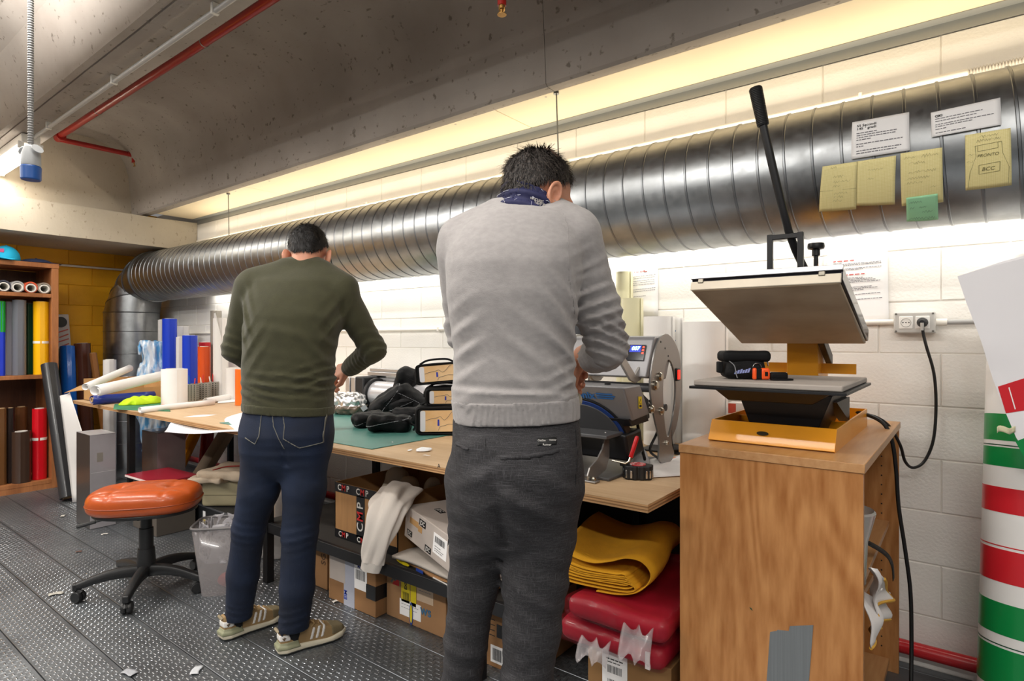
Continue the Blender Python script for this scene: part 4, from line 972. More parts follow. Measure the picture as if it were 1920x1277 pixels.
halfdisc('black_arch',.152,M_bkp,-.03,.003); halfdisc('blue_arch',.143,mat('blue_arch','#1d3f86',.4),-.02,.005); halfdisc('arch_plate',.128,M_gd,-.02,.009)
wl = plane_map(HL(HX1,1.95,1.032)+Vector((.0015,0,0)),Vector((0,1,-.06)),Vector((0,-.06,1)))
M_wy = mat('warning_yellow','#f2d417',.5)
rect('warning_label', -.013,-.021,.013,.021, M_wy, hd,0,.0008,wl)
MB().add([wl(-.009,-.004,.0012),wl(.009,-.004,.0012),wl(0,.014,.0012)],[(0,1,2)]).build('warning_triangle', M_ink, hd, smooth=False)
MB().add([wl(-.0062,-.0025,.0016),wl(.0062,-.0025,.0016),wl(0,.010,.0016)],[(0,1,2)]).build('warning_triangle_fill', M_wy, hd, smooth=False)
bars(MB(),[(-.009,-.017,.009,-.008)],wl,.0012).build('warning_text', M_ink, hd, smooth=False)
for x in (-1.26,-1.06): MB().cyl(HL(x,1.90,1.09),HL(x,1.90,1.099),.011,n=14).build('cover_screw', M_bkp, hd)
yzplate('heat_skirt', [(1.885,.978),(2.03,.984),(2.05,.955),(1.91,.95)], HX0+.01, HX1-HX0-.02, M_bkp)
# V links, cross tubes, bolts
SH = Vector((.045,-.025,0)); M_lnk = mat('pale_steel','#bdbab5',.35,.5)
for Xw,pl_ in ((-.955,((1158,668),(1168,663),(1192,703),(1212,667),(1223,671),(1202,712),(1192,719),(1183,713))),(-1.2,((1096,690),(1106,686),(1120,704),(1137,686),(1146,690),(1127,713),(1120,715),(1113,713)))):
    MB().prism([P(a_,b_,X=Xw)-SH-O for a_,b_ in pl_],(-.010,0,0)).build('link_arm', M_lnk, hp, bevel=.0015)
MB().cyl(HL(HX0+.05,2.07,1.075),HL(HX1-.01,2.07,1.075),.017,n=18).build('cross_tube', M_gd, hp)
MB().cyl(HL(HX0+.05,2.11,1.13),HL(HX1-.01,2.11,1.13),.02,n=18).build('cross_tube', M_gm2, hp)
MB().cyl(HL(HX1-.03,2.25,.985),HL(HX0+.03,2.25,.985),.014,n=16).build('cross_tube', M_gd, hp)
MB().cyl(HL(HX0+.1,2.02,1.03),HL(HX1-.03,2.02,1.03),.007,n=10).build('pull_rod', M_gm2, hp)
yzplate('rear_plate', [(2.03,1.06),(2.09,1.03),(2.10,.96),(2.04,.945),(2.02,1.0)], HX1-.06, .03, M_gd)
for y_,z_,r in ((2.115,1.115,.017),(2.075,1.085,.018),(2.125,.985,.015),(2.04,1.0,.016),(2.17,.86,.009)):
    MB().lathe([(r,0),(r,.008),(r*.7,.014),(0,.015)],HL(HX1-.001,y_,z_),16,(1,0,0)).build('pivot_bolt', M_bolt, hp)
# lower cap form, foot plate, spring and clamp lever
yzplate('lower_form', [(1.90,.92),(2.03,.93),(2.05,.84),(1.93,.82)], HX0+.06, HX1-HX0-.09, M_bkp, bevel=.01)
MB().box2(HL(HX0,1.80,.915),HL(HX1-.05,1.93,.928)).build('form_plate', M_gd, hp, bevel=.003)
ft = [(1.86,.93),(1.885,.925),(1.885,.84),(1.86,.80),(1.80,.785),(1.765,.7775),(1.74,.785),(1.735,.80),(1.75,.825),(1.80,.845),(1.835,.875),(1.85,.90)]
yzplate('foot_bracket', ft, HX1-.09, .006, M_gm2, bevel=.001); yzplate('foot_bracket', ft, HX0+.06, .006, M_gm2, bevel=.001)
MB().box2(HL(HX0,1.74,.7765),HL(HX1-.06,1.775,.783)).build('foot_bar', M_gm2, hp, bevel=.002)
MB().box2(HL(HX0,1.80,.7765),HL(HX1-.04,2.24,.786)).build('base_plate', M_gd, hp, bevel=.002)
MB().lathe([(.009,0),(.009,.006),(.005,.012),(0,.012)],HL(HX1-.075,1.757,.783),10).build('foot_nut', M_bolt, hp)
sprg = [HL(HX0+.13+.0016*k*.9, 1.80+.012*math.cos(k*.9), .87+.012*math.sin(k*.9)) for k in range(70)]
MB().tube(sprg,.002,6).build('spring', mat('spring_steel','#3a3a3a',.3,.8), hp)
lv0 = HL(HX1-.06,1.86,.835); MB().tube([lv0,lv0+Vector((.05,0,-.004)),lv0+Vector((.062,.004,.004)),lv0+Vector((.075,.012,.05))],.004,8).build('lever_rod', M_bolt, hp)
MB().tube([lv0+Vector((.066,.007,.018)),lv0+Vector((.084,.018,.085)),lv0+Vector((.085,.0185,.09))],[.0075,.0075,.004],10).build('lever_grip', mat('red_grip','#c0141c',.35), hp)
MB().tube(spline([HL(HX1-.05,2.14,1.02),HL(HX1-.03,2.20,.96),HL(HX1-.02,2.14,.90),HL(HX1-.03,2.10,.84),HL(HX1-.04,2.20,.79)],8),.005,8).build('power_cord', M_bkp, hp)
MB().tube(spline([HL(HX1-.06,2.05,.96),HL(HX1-.05,2.06,.88),HL(HX1-.05,2.10,.80)],8),.006,8).build('power_cord', M_bkp, hp)
t = pile('white release paper crumpled between the cap press plates', HL(HX1-.06,1.98,.944)+O, .05,.07,.014, M_paper, .3, 4,'release_paper','paper',freq=40,res=.005)
# ---- small things in front of the press
c = ontable(1196,897); tm = thing('tape_measure','black chunky tape measure with chrome stripes and a red label on the bench corner','tape measure',c,YAW-.15)
def tf(X,Y,Z): return np.maximum(np.sqrt((np.maximum(np.abs(X)-.018,0))**2+Y**2)-.032-.0022*np.sign(np.sin(np.arctan2(Y,X)*9)), np.abs(Z-.024)-.0235)
sdf('rubber_case', tf, (-.06,-.045,-.004),(.06,.045,.055), .003, mat('tape_rubber','#1b1b1c',.45), tm)
MB().lathe([(.0,0),(.027,0),(.027,.003),(0,.003)],(0,0,.0475),28).build('label', mat('tape_label','#c8464a',.4,col2='#e6d9d6',vscale=60,ramp=(.5,.62)), tm)
for a in (-75,-52,-30,-100,-130): 
    x_,y_ = .0345*math.cos(R_(a)),.0345*math.sin(R_(a)); MB().box((x_+(.018 if a>-90 else -.018 if a<-95 else 0),y_,.02),(.004,.007,.026),Matrix.Rotation(R_(a),3,'Z')).build('chrome_stripe', mat('chrome','#c9c9c9',.2,1), tm, bevel=.001)
MB().cyl((-.052,-.005,.028),(-.046,-.005,.028),.013,n=18).build('button', M_bkp, tm, bevel=.002)
MB().box((-.05,.01,.046),(.022,.016,.012)).build('mouth', mat('tape_rubber','#1b1b1c',.45), tm, bevel=.003)
q = [ontable(*p) for p in ((1218,868),(1290,856),(1290,893),(1222,897))]; t = thing('tissue_sheet','thin white tissue sheet lying on the bench corner behind the tape measure','tissue',q[3])
MB().grid(lambda u,v: q[0].lerp(q[1],u).lerp(q[3].lerp(q[2],u),v)-q[3]+Vector((0,0,.003+.012*abs(math.sin(u*4+1))*(1-v))), 14, 10).build('sheet', mat('tissue','#e9e7e6',.7,var=.03,vscale=20), t, solid=.0008)
pile('crumpled clear plastic bag standing before the press frame', ontable(1203,872), .033,.03,.085, mat('clear_bag','#e8eaee',.12,trans=.35,coat=.6), 0, 6,'plastic_wrap','bag',freq=55,res=.005)
c = ontable(1250,845); t = thing('black_tray','flat black plastic tray on the bench behind the press frame','tray',c); MB().box2((-.10,-.06,0),(.12,.14,.008)).build('plate', M_bkp, t, bevel=.003); MB().lathe([(.05,0),(.055,.012),(.05,.014),(0,.014)],(.03,-.02,.008),24).build('dish', M_bkp, t)
c = ontable(1265,862); t = thing('orange_pencil','orange pencil lying on the bench beside the cabinet','pencil',c,YAW+.1); MB().tube([(-.05,0,.006),(.1,0,.006)],.004,6).build('shaft', mat('pencil_orange','#e07a3c',.4), t); MB().tube([(-.05,0,.006),(-.065,0,.006)],[.004,.0005],6).build('tip', M_ink, t)
# ---- rolls against the wall behind the press
M_crm = mat('cream_tape_film','#ddd8b4',.3,coat=.2); GW = 'rolls against the wall behind the cap press'
def wroll(label, px, ytop, wpx, m, Y, core=None, base=T):
    b_ = P(px,700,Y=Y); dep = -math.sin(YAW)*b_.x+math.cos(YAW)*b_.y; zt = CAM_H+(638.5-ytop)*dep/FPX
    return roll(label,(b_.x,b_.y,base+.001),(b_.x,b_.y,zt),wpx/2*dep/FPX*.93,m,core or M_corew,group=GW,proud=-.002)
wroll('tall cream film roll behind the grey sweater sleeve', 1171, 510, 34, M_crm, 2.70)
wroll('shorter cream film roll in front of the tall cream one', 1186, 560, 43, M_crm, 2.60)
wroll('wide white roll behind the cap press display', 1236, 594, 62, M_wp, 2.56)
wroll('white roll with small blue prints beside the press frame', 1271, 596, 24, M_wp, 2.66)
wroll('very wide white roll half behind the flat press', 1322, 604, 88, M_wp, 2.56)
wroll('dark grey roll seen between the grey sweater and its sleeve', 1083, 582, 30, mat('charcoal_vinyl','#45474c',.4), 2.45)
r9 = random.Random(9)
bp_ = P(1262,700,Y=2.60)
for i,y in enumerate((622,640,680,705,742,780)):
    p_ = P(1264+r9.uniform(-3,3),y,Y=2.585); t = thing('blue_print_mark',('first','second','third','fourth','fifth','sixth')[i]+' blue print mark down the white film beside the press','mark',p_,YAW,group='blue print marks')
    MB().box((0,0,0),(.010,.001,.018),Matrix.Rotation(.6,3,'Y')).build('print', mat('blue_print','#3a6f9c',.5), t)
# ---- notices on the wall
def notice(label, pts, lines, reds, head_=None):
    q = [P(*p,Y=WALL_Y-.004) for p in pts]; o_ = q[3]; t = thing('wall_notice',label,'notice',o_,group='notices taped to the white wall')
    w=(q[1]-q[0]).length; h=(q[3]-q[0]).length
    mm = lambda x,y,z: q[0].lerp(q[1],x/w).lerp(q[3].lerp(q[2],x/w),y/h)-o_+Vector((0,-z-.001,0))
    MB().grid(lambda u,v: mm(u*w,v*h,.002*math.sin(u*3)*v),8,8).build('sheet', M_paper, t, solid=.0006)
    R1=[];R2=[]
    for x0,x1,y in lines: R1 += greek(r9,w*x0,h*y,w*x1,h*.009,(.004,.014),.002)
    for x0,x1,y in reds: R2 += greek(r9,w*x0,h*y,w*x1,h*.012,(.008,.02),.005)
    o=bars(MB(),R1,mm,.0028).build('printed_lines',M_inkgrey,t,smooth=False); o['kind']='stuff'
    if R2: o=bars(MB(),R2,mm,.0028).build('red_headings',M_inkred,t,smooth=False); o['kind']='stuff'
    return t,mm,w,h
notice('white notice with two red headings on the wall beside the socket', [(1551,480),(1664,470),(1667,608),(1556,616)], [(.1,.25,.12),(.1,.9,.135),(.1,.9,.155),(.1,.25,.17),(.1,.9,.2),(.1,.6,.215),(.1,.6,.33),(.1,.75,.35),(.1,.8,.37),(.1,.9,.39),(.1,.75,.46),(.1,.85,.48),(.1,.6,.5),(.1,.9,.56),(.4,.9,.63)],[(.1,.5,.09),(.1,.65,.285)])
t,mm,w,h = notice('white notice with a small red logo on the wall behind the cream rolls', [(1146,508),(1234,497),(1234,592),(1146,600)], [(.45,.95,.18),(.45,.95,.22),(.45,.95,.27),(.45,.95,.31),(.45,.95,.35),(.45,.95,.44),(.45,.95,.48),(.45,.75,.58)],[(.5,.7,.09)])
MB().tube([mm(w*.68,h*.085,.003),mm(w*.74,h*.075,.003),mm(w*.71,h*.1,.003),mm(w*.78,h*.095,.003)],.0015,5).build('red_logo',M_inkred,t)
# ================================================================= WOODEN CABINET AND FLAT PRESS (right)
CX0,CX1,CY0,CY1,CZ = -.675,-.205,1.69,2.66,.944
M_cher = wood('cherry_veneer','#965e2e','#c08a55',.95,'Z',.35,10,.42); M_cherx = wood('cherry_top','#a9794d','#c59a6c',1.0,'Y',.35,1.2,.5); M_cedge = mat('veneer_edge','#8f6a4c',.5)
cb = thing('wooden_cabinet','cherry wood open bookcase turned sideways to the wall, carrying the orange flat press','cabinet',((CX0+CX1)/2,(CY0+CY1)/2,0))
def CL(x,y,z): return (x-(CX0+CX1)/2, y-(CY0+CY1)/2, z)
MB().box2(CL(CX0,CY0,0),CL(CX1,CY0+.019,CZ-.024)).build('side_panel', M_cher, cb, bevel=.001, seg=1)
fs_ = MB().box2(CL(CX0,CY1-.019,0),CL(CX1,CY1,CZ-.024)).build('side_panel', M_cher, cb, bevel=.001, seg=1)
MB().box2(CL(CX0-.003,CY0-.003,CZ-.024),CL(CX1+.004,CY1+.002,CZ)).build('top_board', M_cherx, cb, bevel=.0015, seg=1)
MB().box2(CL(CX0,CY0+.019,.02),CL(CX0+.006,CY1-.019,CZ-.024)).build('back_panel', M_cher, cb)
for z in (.03,.55): MB().box2(CL(CX0+.006,CY0+.019,z),CL(CX1-.03,CY1-.019,z+.019)).build('shelf', M_cherx, cb, bevel=.001, seg=1)
shm = MB().box((0,0,0),(.40,.60,.019),Matrix.Rotation(-.10,3,'X')); sh = shm.build('shelf', M_cherx, cb, bevel=.001, seg=1); sh.location = CL(CX0+.22,CY0+.36,.47)
for k in range(22): MB().cyl(CL(CX1-.055,CY1-.0192,.09+.036*k),CL(CX1-.055,CY1-.0205,.09+.036*k),.0028,n=8,caps=True).build('pin_hole', M_bkp, fs_)
# grey tape on the side
tp = [P(x,y,Y=CY0-.0006) for x,y in ((1444,1185),(1456,1183),(1458,1181),(1479,1183),(1481,1174),(1525,1172),(1512,1340),(1433,1340))]; to = tp[-1]
gt_ = thing('duct_tape','strip of torn grey fabric tape stuck low on the cabinet side','tape',to)
MB().prism([p-to for p in tp],(0,-.0008,0)).build('tape', mat('grey_tape','#6f7477',.5,var=.08,vscale=3,stretch=(140,1,1),bump=.2,bscale=4), gt_, smooth=False)
gm = P(1408,1142,Y=CY0-.001); t = thing('green_fleck','tiny dark green paint fleck on the cabinet side','fleck',gm); MB().prism([(-.004,0,.004),(.001,0,.003),(.005,0,-.004),(0,0,-.001)],(0,-.0006,0)).build('fleck', mat('green_fleck','#1f4a35',.6), t)
# ---- flat heat press
M_or = mat('orange_yellow_enamel','#dd9312',.35,coat=.2,var=.03); M_bl2 = mat('satin_black','#1a1a1c',.4); M_pad = mat('grey_pad','#a59c94',.8,var=.04,vscale=4,bump=.1)
fp_ = thing('flat_press','orange and black flat heat press with its padded plate swung open on the wooden cabinet','heat press',(-.45,2.1,CZ))
O2 = Vector((-.45,2.1,CZ))
def FL(x,y,z): return Vector((x,y,z))-O2
BX0,BX1,BY0,BY1 = -.63,-.285,1.80,2.45
MB().add([FL(BX0,BY0,CZ+.004),FL(BX1,BY0,CZ+.004),FL(BX1,BY0+.035,CZ+.062),FL(BX0,BY0+.035,CZ+.062),FL(BX0,BY0+.004,CZ+.004),FL(BX1,BY0+.004,CZ+.004),FL(BX1,BY0+.039,CZ+.062),FL(BX0,BY0+.039,CZ+.062)],[(0,1,2,3),(7,6,5,4),(0,4,5,1),(3,2,6,7),(0,3,7,4),(1,5,6,2)]).build('front_panel', M_or, fp_, bevel=.001)
MB().prism([FL(BX1,BY0+.004,CZ+.004),FL(BX1,BY1,CZ+.004),FL(BX1,BY1,CZ+.062),FL(BX1,BY0+.037,CZ+.062)],(-.005,0,0)).build('side_wall', M_or, fp_, bevel=.001)
MB().prism([FL(BX0,BY0+.004,CZ+.004),FL(BX0,BY1,CZ+.004),FL(BX0,BY1,CZ+.062),FL(BX0,BY0+.037,CZ+.062)],(.005,0,0)).build('side_wall', M_or, fp_, bevel=.001)
MB().box2(FL(BX0,BY1-.005,CZ+.004),FL(BX1,BY1,CZ+.062)).build('rear_wall', M_or, fp_); MB().box2(FL(BX0,BY0+.01,CZ),FL(BX1,BY1,CZ+.005)).build('floor_plate', M_or, fp_)
MB().box2(FL(BX0,BY0+.30,CZ+.004),FL(BX1,BY0+.304,CZ+.05)).build('cross_wall', M_or, fp_)
u = Vector((1,0,0)); v = Vector((0,.035,.058)).normalized(); fb = plane_map(FL(-.475,BY0+.0175,CZ+.033)+Vector((0,-.0015,.001)),u,v)
MB().prism([fb(.014*math.cos(a)*1.2,.0065*math.sin(a),0) for a in [2*PI*k/16 for k in range(16)]],fb(0,0,.0015)-fb(0,0,0)).build('badge', mat('badge_dark','#3a3226',.3,.5), fp_)
# support arm and lower plate
MB().prism([FL(-.52,1.90,CZ+.005),FL(-.36,1.90,CZ+.005),FL(-.30,1.86,1.095),FL(-.56,1.86,1.095)],(0,.30,0)).build('pedestal', M_bl2, fp_, bevel=.003)
MB().prism([FL(-.60,1.76,1.108),FL(-.29,1.76,1.108),FL(-.34,1.80,1.072),FL(-.57,1.80,1.072)],(0,.36,0)).build('carrier', M_bl2, fp_, bevel=.003)
MB().add([FL(-.33,1.93,1.07),FL(-.33,2.16,1.07),FL(-.33,2.16,.99),FL(-.30,1.93,1.07),FL(-.30,2.16,1.07),FL(-.30,2.16,.99)],[(0,1,2),(5,4,3),(0,3,4,1),(1,4,5,2),(2,5,3,0)]).build('gusset', M_bl2, fp_)
MB().box2(FL(-.655,1.71,1.108),FL(-.244,2.19,1.116)).build('lower_plate', M_bl2, fp_, bevel=.001)
MB().box2(FL(-.645,1.72,1.1165),FL(-.254,2.18,1.133)).build('foam_pad', M_pad, fp_, bevel=.004)
# column
MB().box2(FL(-.505,2.24,CZ+.005),FL(-.405,2.42,1.40)).build('column', M_or, fp_, bevel=.003)
MB().box2(FL(-.60,2.30,1.135),FL(-.30,2.31,1.17)).build('column_flange', M_or, fp_)
MB().prism([FL(-.40,2.20,1.28),FL(-.40,2.36,1.20),FL(-.40,2.36,1.16),FL(-.40,2.20,1.24)],(.02,0,0)).build('hinge_arm', M_bl2, fp_, bevel=.002)
# tilted upper plate: its own frame (x right, y back along the plate, z up)
ang = -math.atan2(.16,.5)
up_ = Matrix.Rotation(ang,3,'X')
def UP(x,y,z): return FL(-.45,1.70,1.395)+up_ @ Vector((x,y,z))
def upbox(name,a,b_,m,par=fp_,bevel=.003):
    vs_=[UP(*p) for p in ((a[0],a[1],a[2]),(b_[0],a[1],a[2]),(b_[0],b_[1],a[2]),(a[0],b_[1],a[2]),(a[0],a[1],b_[2]),(b_[0],a[1],b_[2]),(b_[0],b_[1],b_[2]),(a[0],b_[1],b_[2]))]
    return MB().add(vs_,[(3,2,1,0),(4,5,6,7),(0,1,5,4),(1,2,6,5),(2,3,7,6),(3,0,4,7)]).build(name,m,par,bevel=bevel)
M_tef = mat('worn_teflon','#b9a489',.42,col2='#8d7558',vscale=5,ramp=(.3,.75)); N,L,b = nodes_of(M_tef)
M_tefl = mat('pale_teflon','#d9cdb9',.4,var=.05)
pl_ = upbox('upper_plate',(-.197,.004,.012),(.197,.522,.052),mat('polished_black','#2b2a31',.12,.6))
upbox('teflon_cover',(-.196,0,0),(.192,.515,.011),M_tef,bevel=.006)
upbox('front_lip',(-.197,-.003,.002),(.195,.004,.028),M_tefl,bevel=.002)
upbox('steel_edge',(-.1985,-.004,.0365),(.1985,.010,.0515),mat('steel_edge','#b8b8bc',.2,.9),bevel=.001)
for x in (-.168,.15): upbox('lip_clip',(x-.008,-.006,.022),(x+.008,.006,.036),mat('clip_steel','#8a8478',.35,.8),bevel=.002)
# lever frame
def bar(name,a,b_,w,m=M_bl2,par=fp_): 
    a=Vector(a);b_=Vector(b_); d=(b_-a); q=Vector((0,0,1)).rotation_difference(d).to_matrix(); return MB().box((a+b_)/2,(w,w,d.length),q).build(name,m,par,bevel=.002)
LA=FL(-.505,2.02,1.335); LB=FL(-.415,2.02,1.335)
bar('upright',LA,LA+Vector((0,-.0,.255)),.017); bar('upright',LB,LB+Vector((0,0,.255)),.017)
bar('top_bar',LA+Vector((-.008,0,.245)),LB+Vector((.008,0,.245)),.016)
TP=[P(1512,512,Y=2.09),P(1492,470,Y=2.05),P(1478,432,Y=2.02),P(1466,385,Y=2.0),P(1448,310,Y=1.98),P(1431,235,Y=1.96)]
MB().tube([Vector(p)-O2 for p in TP],.0125,12).build('lever_bar', M_bl2, fp_)
ga=P(1431,236,Y=1.96)-O2; gb=P(1416,163,Y=1.945)-O2; gd=gb-ga
MB().lathe([(.0,0),(.017,.001)]+[(.0175+.0022*(k/44)+.0009*(k%2), .004+(gd.length-.01)*k/44) for k in range(45)]+[(.017,gd.length-.002),(.010,gd.length),(0,gd.length)],ga,16,gd).build('lever_grip', mat('black_rubber','#121213',.5), fp_)
kp=P(1530,512,Y=2.12)-O2
MB().lathe([(.007,0),(.007,.055),(.012,.056),(.012,.075),(.024,.078),(.026,.085),(.024,.096),(0,.097)],kp,18).build('adjust_knob', M_bl2, fp_)
MB().add([kp+Vector(p) for p in ((-.012,-.004,-.03),(.016,-.004,-.03),(.006,-.004,.03),(0,-.004,.03),(-.012,.004,-.03),(.016,.004,-.03),(.006,.004,.03),(0,.004,.03))],[(0,1,2,3),(7,6,5,4),(0,4,5,1),(1,5,6,2),(2,6,7,3),(3,7,4,0)]).build('knob_bracket', M_or, fp_)
MB().box(kp+Vector((-.005,.03,-.002)),(.12,.03,.04)).build('pivot_block', mat('worn_brass','#9a8a6a',.35,.7), fp_, bevel=.004)
MB().cyl(kp+Vector((-.07,.012,.0)),kp+Vector((.01,.012,.0)),.016,n=16).build('pivot_roller', M_bl2, fp_)
MB().cyl(kp+Vector((.04,.012,.002)),kp+Vector((.062,.012,.002)),.012,n=12).build('pivot_nut', M_gd, fp_, bevel=.002)
MB().box(kp+Vector((-.03,.03,-.04)),(.14,.06,.03)).build('pivot_base', M_or, fp_, bevel=.003)
MB().tube(spline([LA+Vector((.03,-.01,.04)),LA+Vector((.045,-.02,.07)),LA+Vector((.07,-.01,.055)),LA+Vector((.09,.03,.05))],6),.004,8).build('heater_cable', M_bkp, fp_)
# ---- small black belt bag with an orange bottle holder on the pad
bl = P(1405,703,Z=1.134); bl.y = max(bl.y,1.86)
bb = thing('belt_bag','small black belt bag with an orange buckle on the flat press pad','bag',(-.545,1.86,1.134),YAW-.1)
def bbf(X,Y,Z): return rbox(X,Y,Z,(0,0,.040),(.062-.006*np.clip(Z/.07,0,1),.04,.038),.018)+.0028*nz3(X,Y,Z,60,3)
sdf('body',bbf,(-.08,-.06,-.006),(.08,.06,.09),.0035,M_nyl,bb)
def lid(X,Y,Z): return np.maximum(rbox(X,Y,Z,(.002,0,.068),(.068,.046,.016),.012)+.002*nz3(X,Y,Z,60,5),-bbf(X,Y,Z)-.006)
sdf('lid',lid,(-.09,-.07,.04),(.09,.07,.10),.0035,M_nyl2,bb)
MB().tube(spline([(-.05,-.041,.055),(-.035,-.043,.04),(-.03,-.043,.015),(-.026,-.042,.004)],5),.0016,6).build('reflective_piping',M_pipe,bb)
o=bars(MB(),[(-.036+.0075*k,.0,-.030+.0075*k,.009+.002*(k%3)) for k in range(6)],(lambda x,y,z: Vector((x+.35*y,-.0425-z,.020+y+.12*x))),.0004).build('lettering',mat('pale_blue_print','#8f9bd0',.5),bb,smooth=False); o['kind']='stuff'
MB().tube([(.03+.012*math.cos(PI*k/10),-.043,.036+.012*math.sin(PI*k/10)) for k in range(11)],.0012,6).build('d_ring',mat('chrome','#c9c9c9',.2,1),bb)
ob=thing('orange_buckle','orange and black buckle clip lying against the small black belt bag','buckle',Vector((-.545,1.86,1.134))+Matrix.Rotation(YAW-.1,3,'Z')@Vector((.035,-.062,0)),YAW-.1)
MB().box((-.018,0,.018),(.010,.016,.034)).build('clip_end',mat('buckle_orange','#f0581e',.4),ob,bevel=.004); MB().box((.012,0,.018),(.026,.018,.034)).build('clip_end',mat('buckle_orange','#f0581e',.4),ob,bevel=.006); MB().box((-.003,0,.018),(.024,.014,.030)).build('clip_body',M_nyl2,ob,bevel=.003); MB().box((.05,0,.012),(.05,.02,.022)).build('strap_loop',M_nyl2,ob,bevel=.006); MB().box((.055,-.012,.003),(.06,.018,.005)).build('strap_tail',M_nyl2,ob,bevel=.001); MB().box((.013,-.0095,.018),(.008,.002,.012)).build('latch',M_nyl2,ob)
MB().tube(spline([(.064,-.02,.062),(.066,-.024,.05),(.068,-.024,.04)],4),.002,6).build('zip_pull',mat('chrome','#c9c9c9',.2,1),bb)
MB().box((-.07,-.01,.035),(.014,.03,.034)).build('side_clip',M_nyl2,bb,bevel=.003)
# ---- small carton at the back of the cabinet top
sb = P(1408,776,Z=CZ+.001); t = thing('small_carton','small white and orange printed carton on the cabinet behind the press base','box',(sb.x,2.53,CZ+.001),.05)
MB().box2((-.075,-.03,0),(.085,.03,.048)).build('carton',mat('carton_pale','#e3dcd6',.5),t,bevel=.001)
MB().box2((-.0755,-.0308,.004),(-.045,-.0302,.044)).build('red_panel',mat('carton_red','#c9503a',.5),t); MB().box2((-.02,-.0308,.006),(.03,-.0302,.022)).build('picture_panel',mat('carton_grey','#b3b0b4',.5),t)
for k in range(3): MB().box2((.045,-.0308,.008+.013*k),(.075,-.0302,.016+.013*k)).build('blue_mark',mat('carton_blue','#7c84b8',.5),t)
MB().box2((-.045,-.0308,0),(.085,-.0302,.006)).build('yellow_band',mat('carton_yellow','#e2b83a',.5),t)
# ---- in the cabinet: strap, cloths, tins
M_wcl = mat('white_cloth','#e6e1de',.8,var=.03,vscale=10); M_ytrim = mat('yellow_trim','#d9a53c',.7)
def hang(label, pix, X_, seed, ntrim):
    w_ = [P(x,y,X=X_) for x,y in pix]; o_ = min(w_,key=lambda p: p.z).copy(); t = thing('white_cloth',label,'cloth',o_,group='white cloths with yellow edging in the cabinet')
    q = [p-o_ for p in w_]      # TL, TR, BR, BL
    def f(u,v):
        p = q[0].lerp(q[1],u).lerp(q[3].lerp(q[2],u),v); p.x += .012*math.sin(u*6+seed+v*3)+.008*math.sin(v*7+seed); p.z += .012*math.sin(u*PI)*v; return p
    MB().grid(f,14,12).build('cloth',M_wcl,t,solid=.003); MB().tube([f(u/13,1) for u in range(14)],.0045,6).build('trim',M_ytrim,t)
    MB().tube([f(1,.25+.75*v/11) for v in range(12)],.0042,6).build('trim',M_ytrim,t); return t
hang('white cloth with yellow edging hanging highest in the cabinet opening',[(1632,1064),(1640,1068),(1667,1122),(1640,1153)],CX1+.012,0,1)
hang('white cloth with yellow edging hanging in the middle of the cabinet opening',[(1640,1100),(1655,1108),(1668,1164),(1646,1168)],CX1+.002,2,1)
hang('white cloth with yellow edging hanging lowest in the cabinet opening',[(1632,1108),(1645,1132),(1654,1178),(1633,1216)],CX1+.008,4,1)
t = thing('black_strap','wide black strap looping out over the cabinet shelf','strap',P(1675,1088,X=CX1+.02))
o0=P(1675,1088,X=CX1+.02); sp__=[P(1600,1010,X=CX1-.10)-o0,P(1628,1020,X=CX1-.04)-o0,P(1660,1040,X=CX1+.0)-o0,P(1672,1060,X=CX1+.02)-o0,Vector((0,0,0))]
cs=spline(sp__,5); mb=MB(); mb.add([p+Vector((0,d,0)) for d in (-.012,.03) for p in cs],[(i,i+1,len(cs)+i+1,len(cs)+i) for i in range(len(cs)-1)]); mb.build('strap',mat('strap_black','#151515',.6),t,solid=.002)
t = thing('white_tub','white plastic tub on the tilted shelf in the cabinet','tub',(CX1-.075,CY0+.16,.50)); MB().lathe([(.035,0),(.04,.07),(.042,.07),(.042,.075),(.036,.075),(.033,.008),(0,.008)],(0,0,0),20).build('tub',M_pvc,t)
t = thing('clear_dish','clear plastic dish standing in the top of the cabinet opening','dish',(CX1-.07,CY0+.22,.570)); MB().lathe([(.05,0),(.055,.12),(.075,.20),(.07,.205),(.05,.13),(.045,.01),(0,.01)],(0,0,0),20).build('dish',mat('clear_plastic','#d5d0ca',.15,trans=.5,coat=.3),t)
t = thing('paint_tin','silver paint tin with a wire handle at the bottom of the cabinet','tin',(CX1-.065,CY0+.14,.0495)); MB().lathe([(.05,0),(.05,.11),(.052,.112),(.052,.118),(.045,.118),(.044,.112),(0,.112)],(0,0,0),24).build('tin',mat('tin_plate','#a9a6a0',.25,.9),t); MB().tube([(.0+.054*math.sin(a),.0,.07-.065*math.cos(a)) for a in [R_(-80+20*k) for k in range(9)]],.0018,6).build('handle',mat('tin_plate','#a9a6a0',.25,.9),t)
t = thing('plastic_disc','red plastic disc leaning behind the paint tin in the cabinet','disc',(CX1-.06,CY0+.33,.0495)); MB().tube([(0,.055*math.cos(a),.062+.055*math.sin(a)) for a in [2*PI*k/24 for k in range(24)]],.007,8,closed=True).build('rim',mat('red_lid','#b81722',.35),t); MB().cyl((-.003,0,.062),(.003,0,.062),.05,n=24).build('disc',mat('red_lid','#b81722',.35),t)
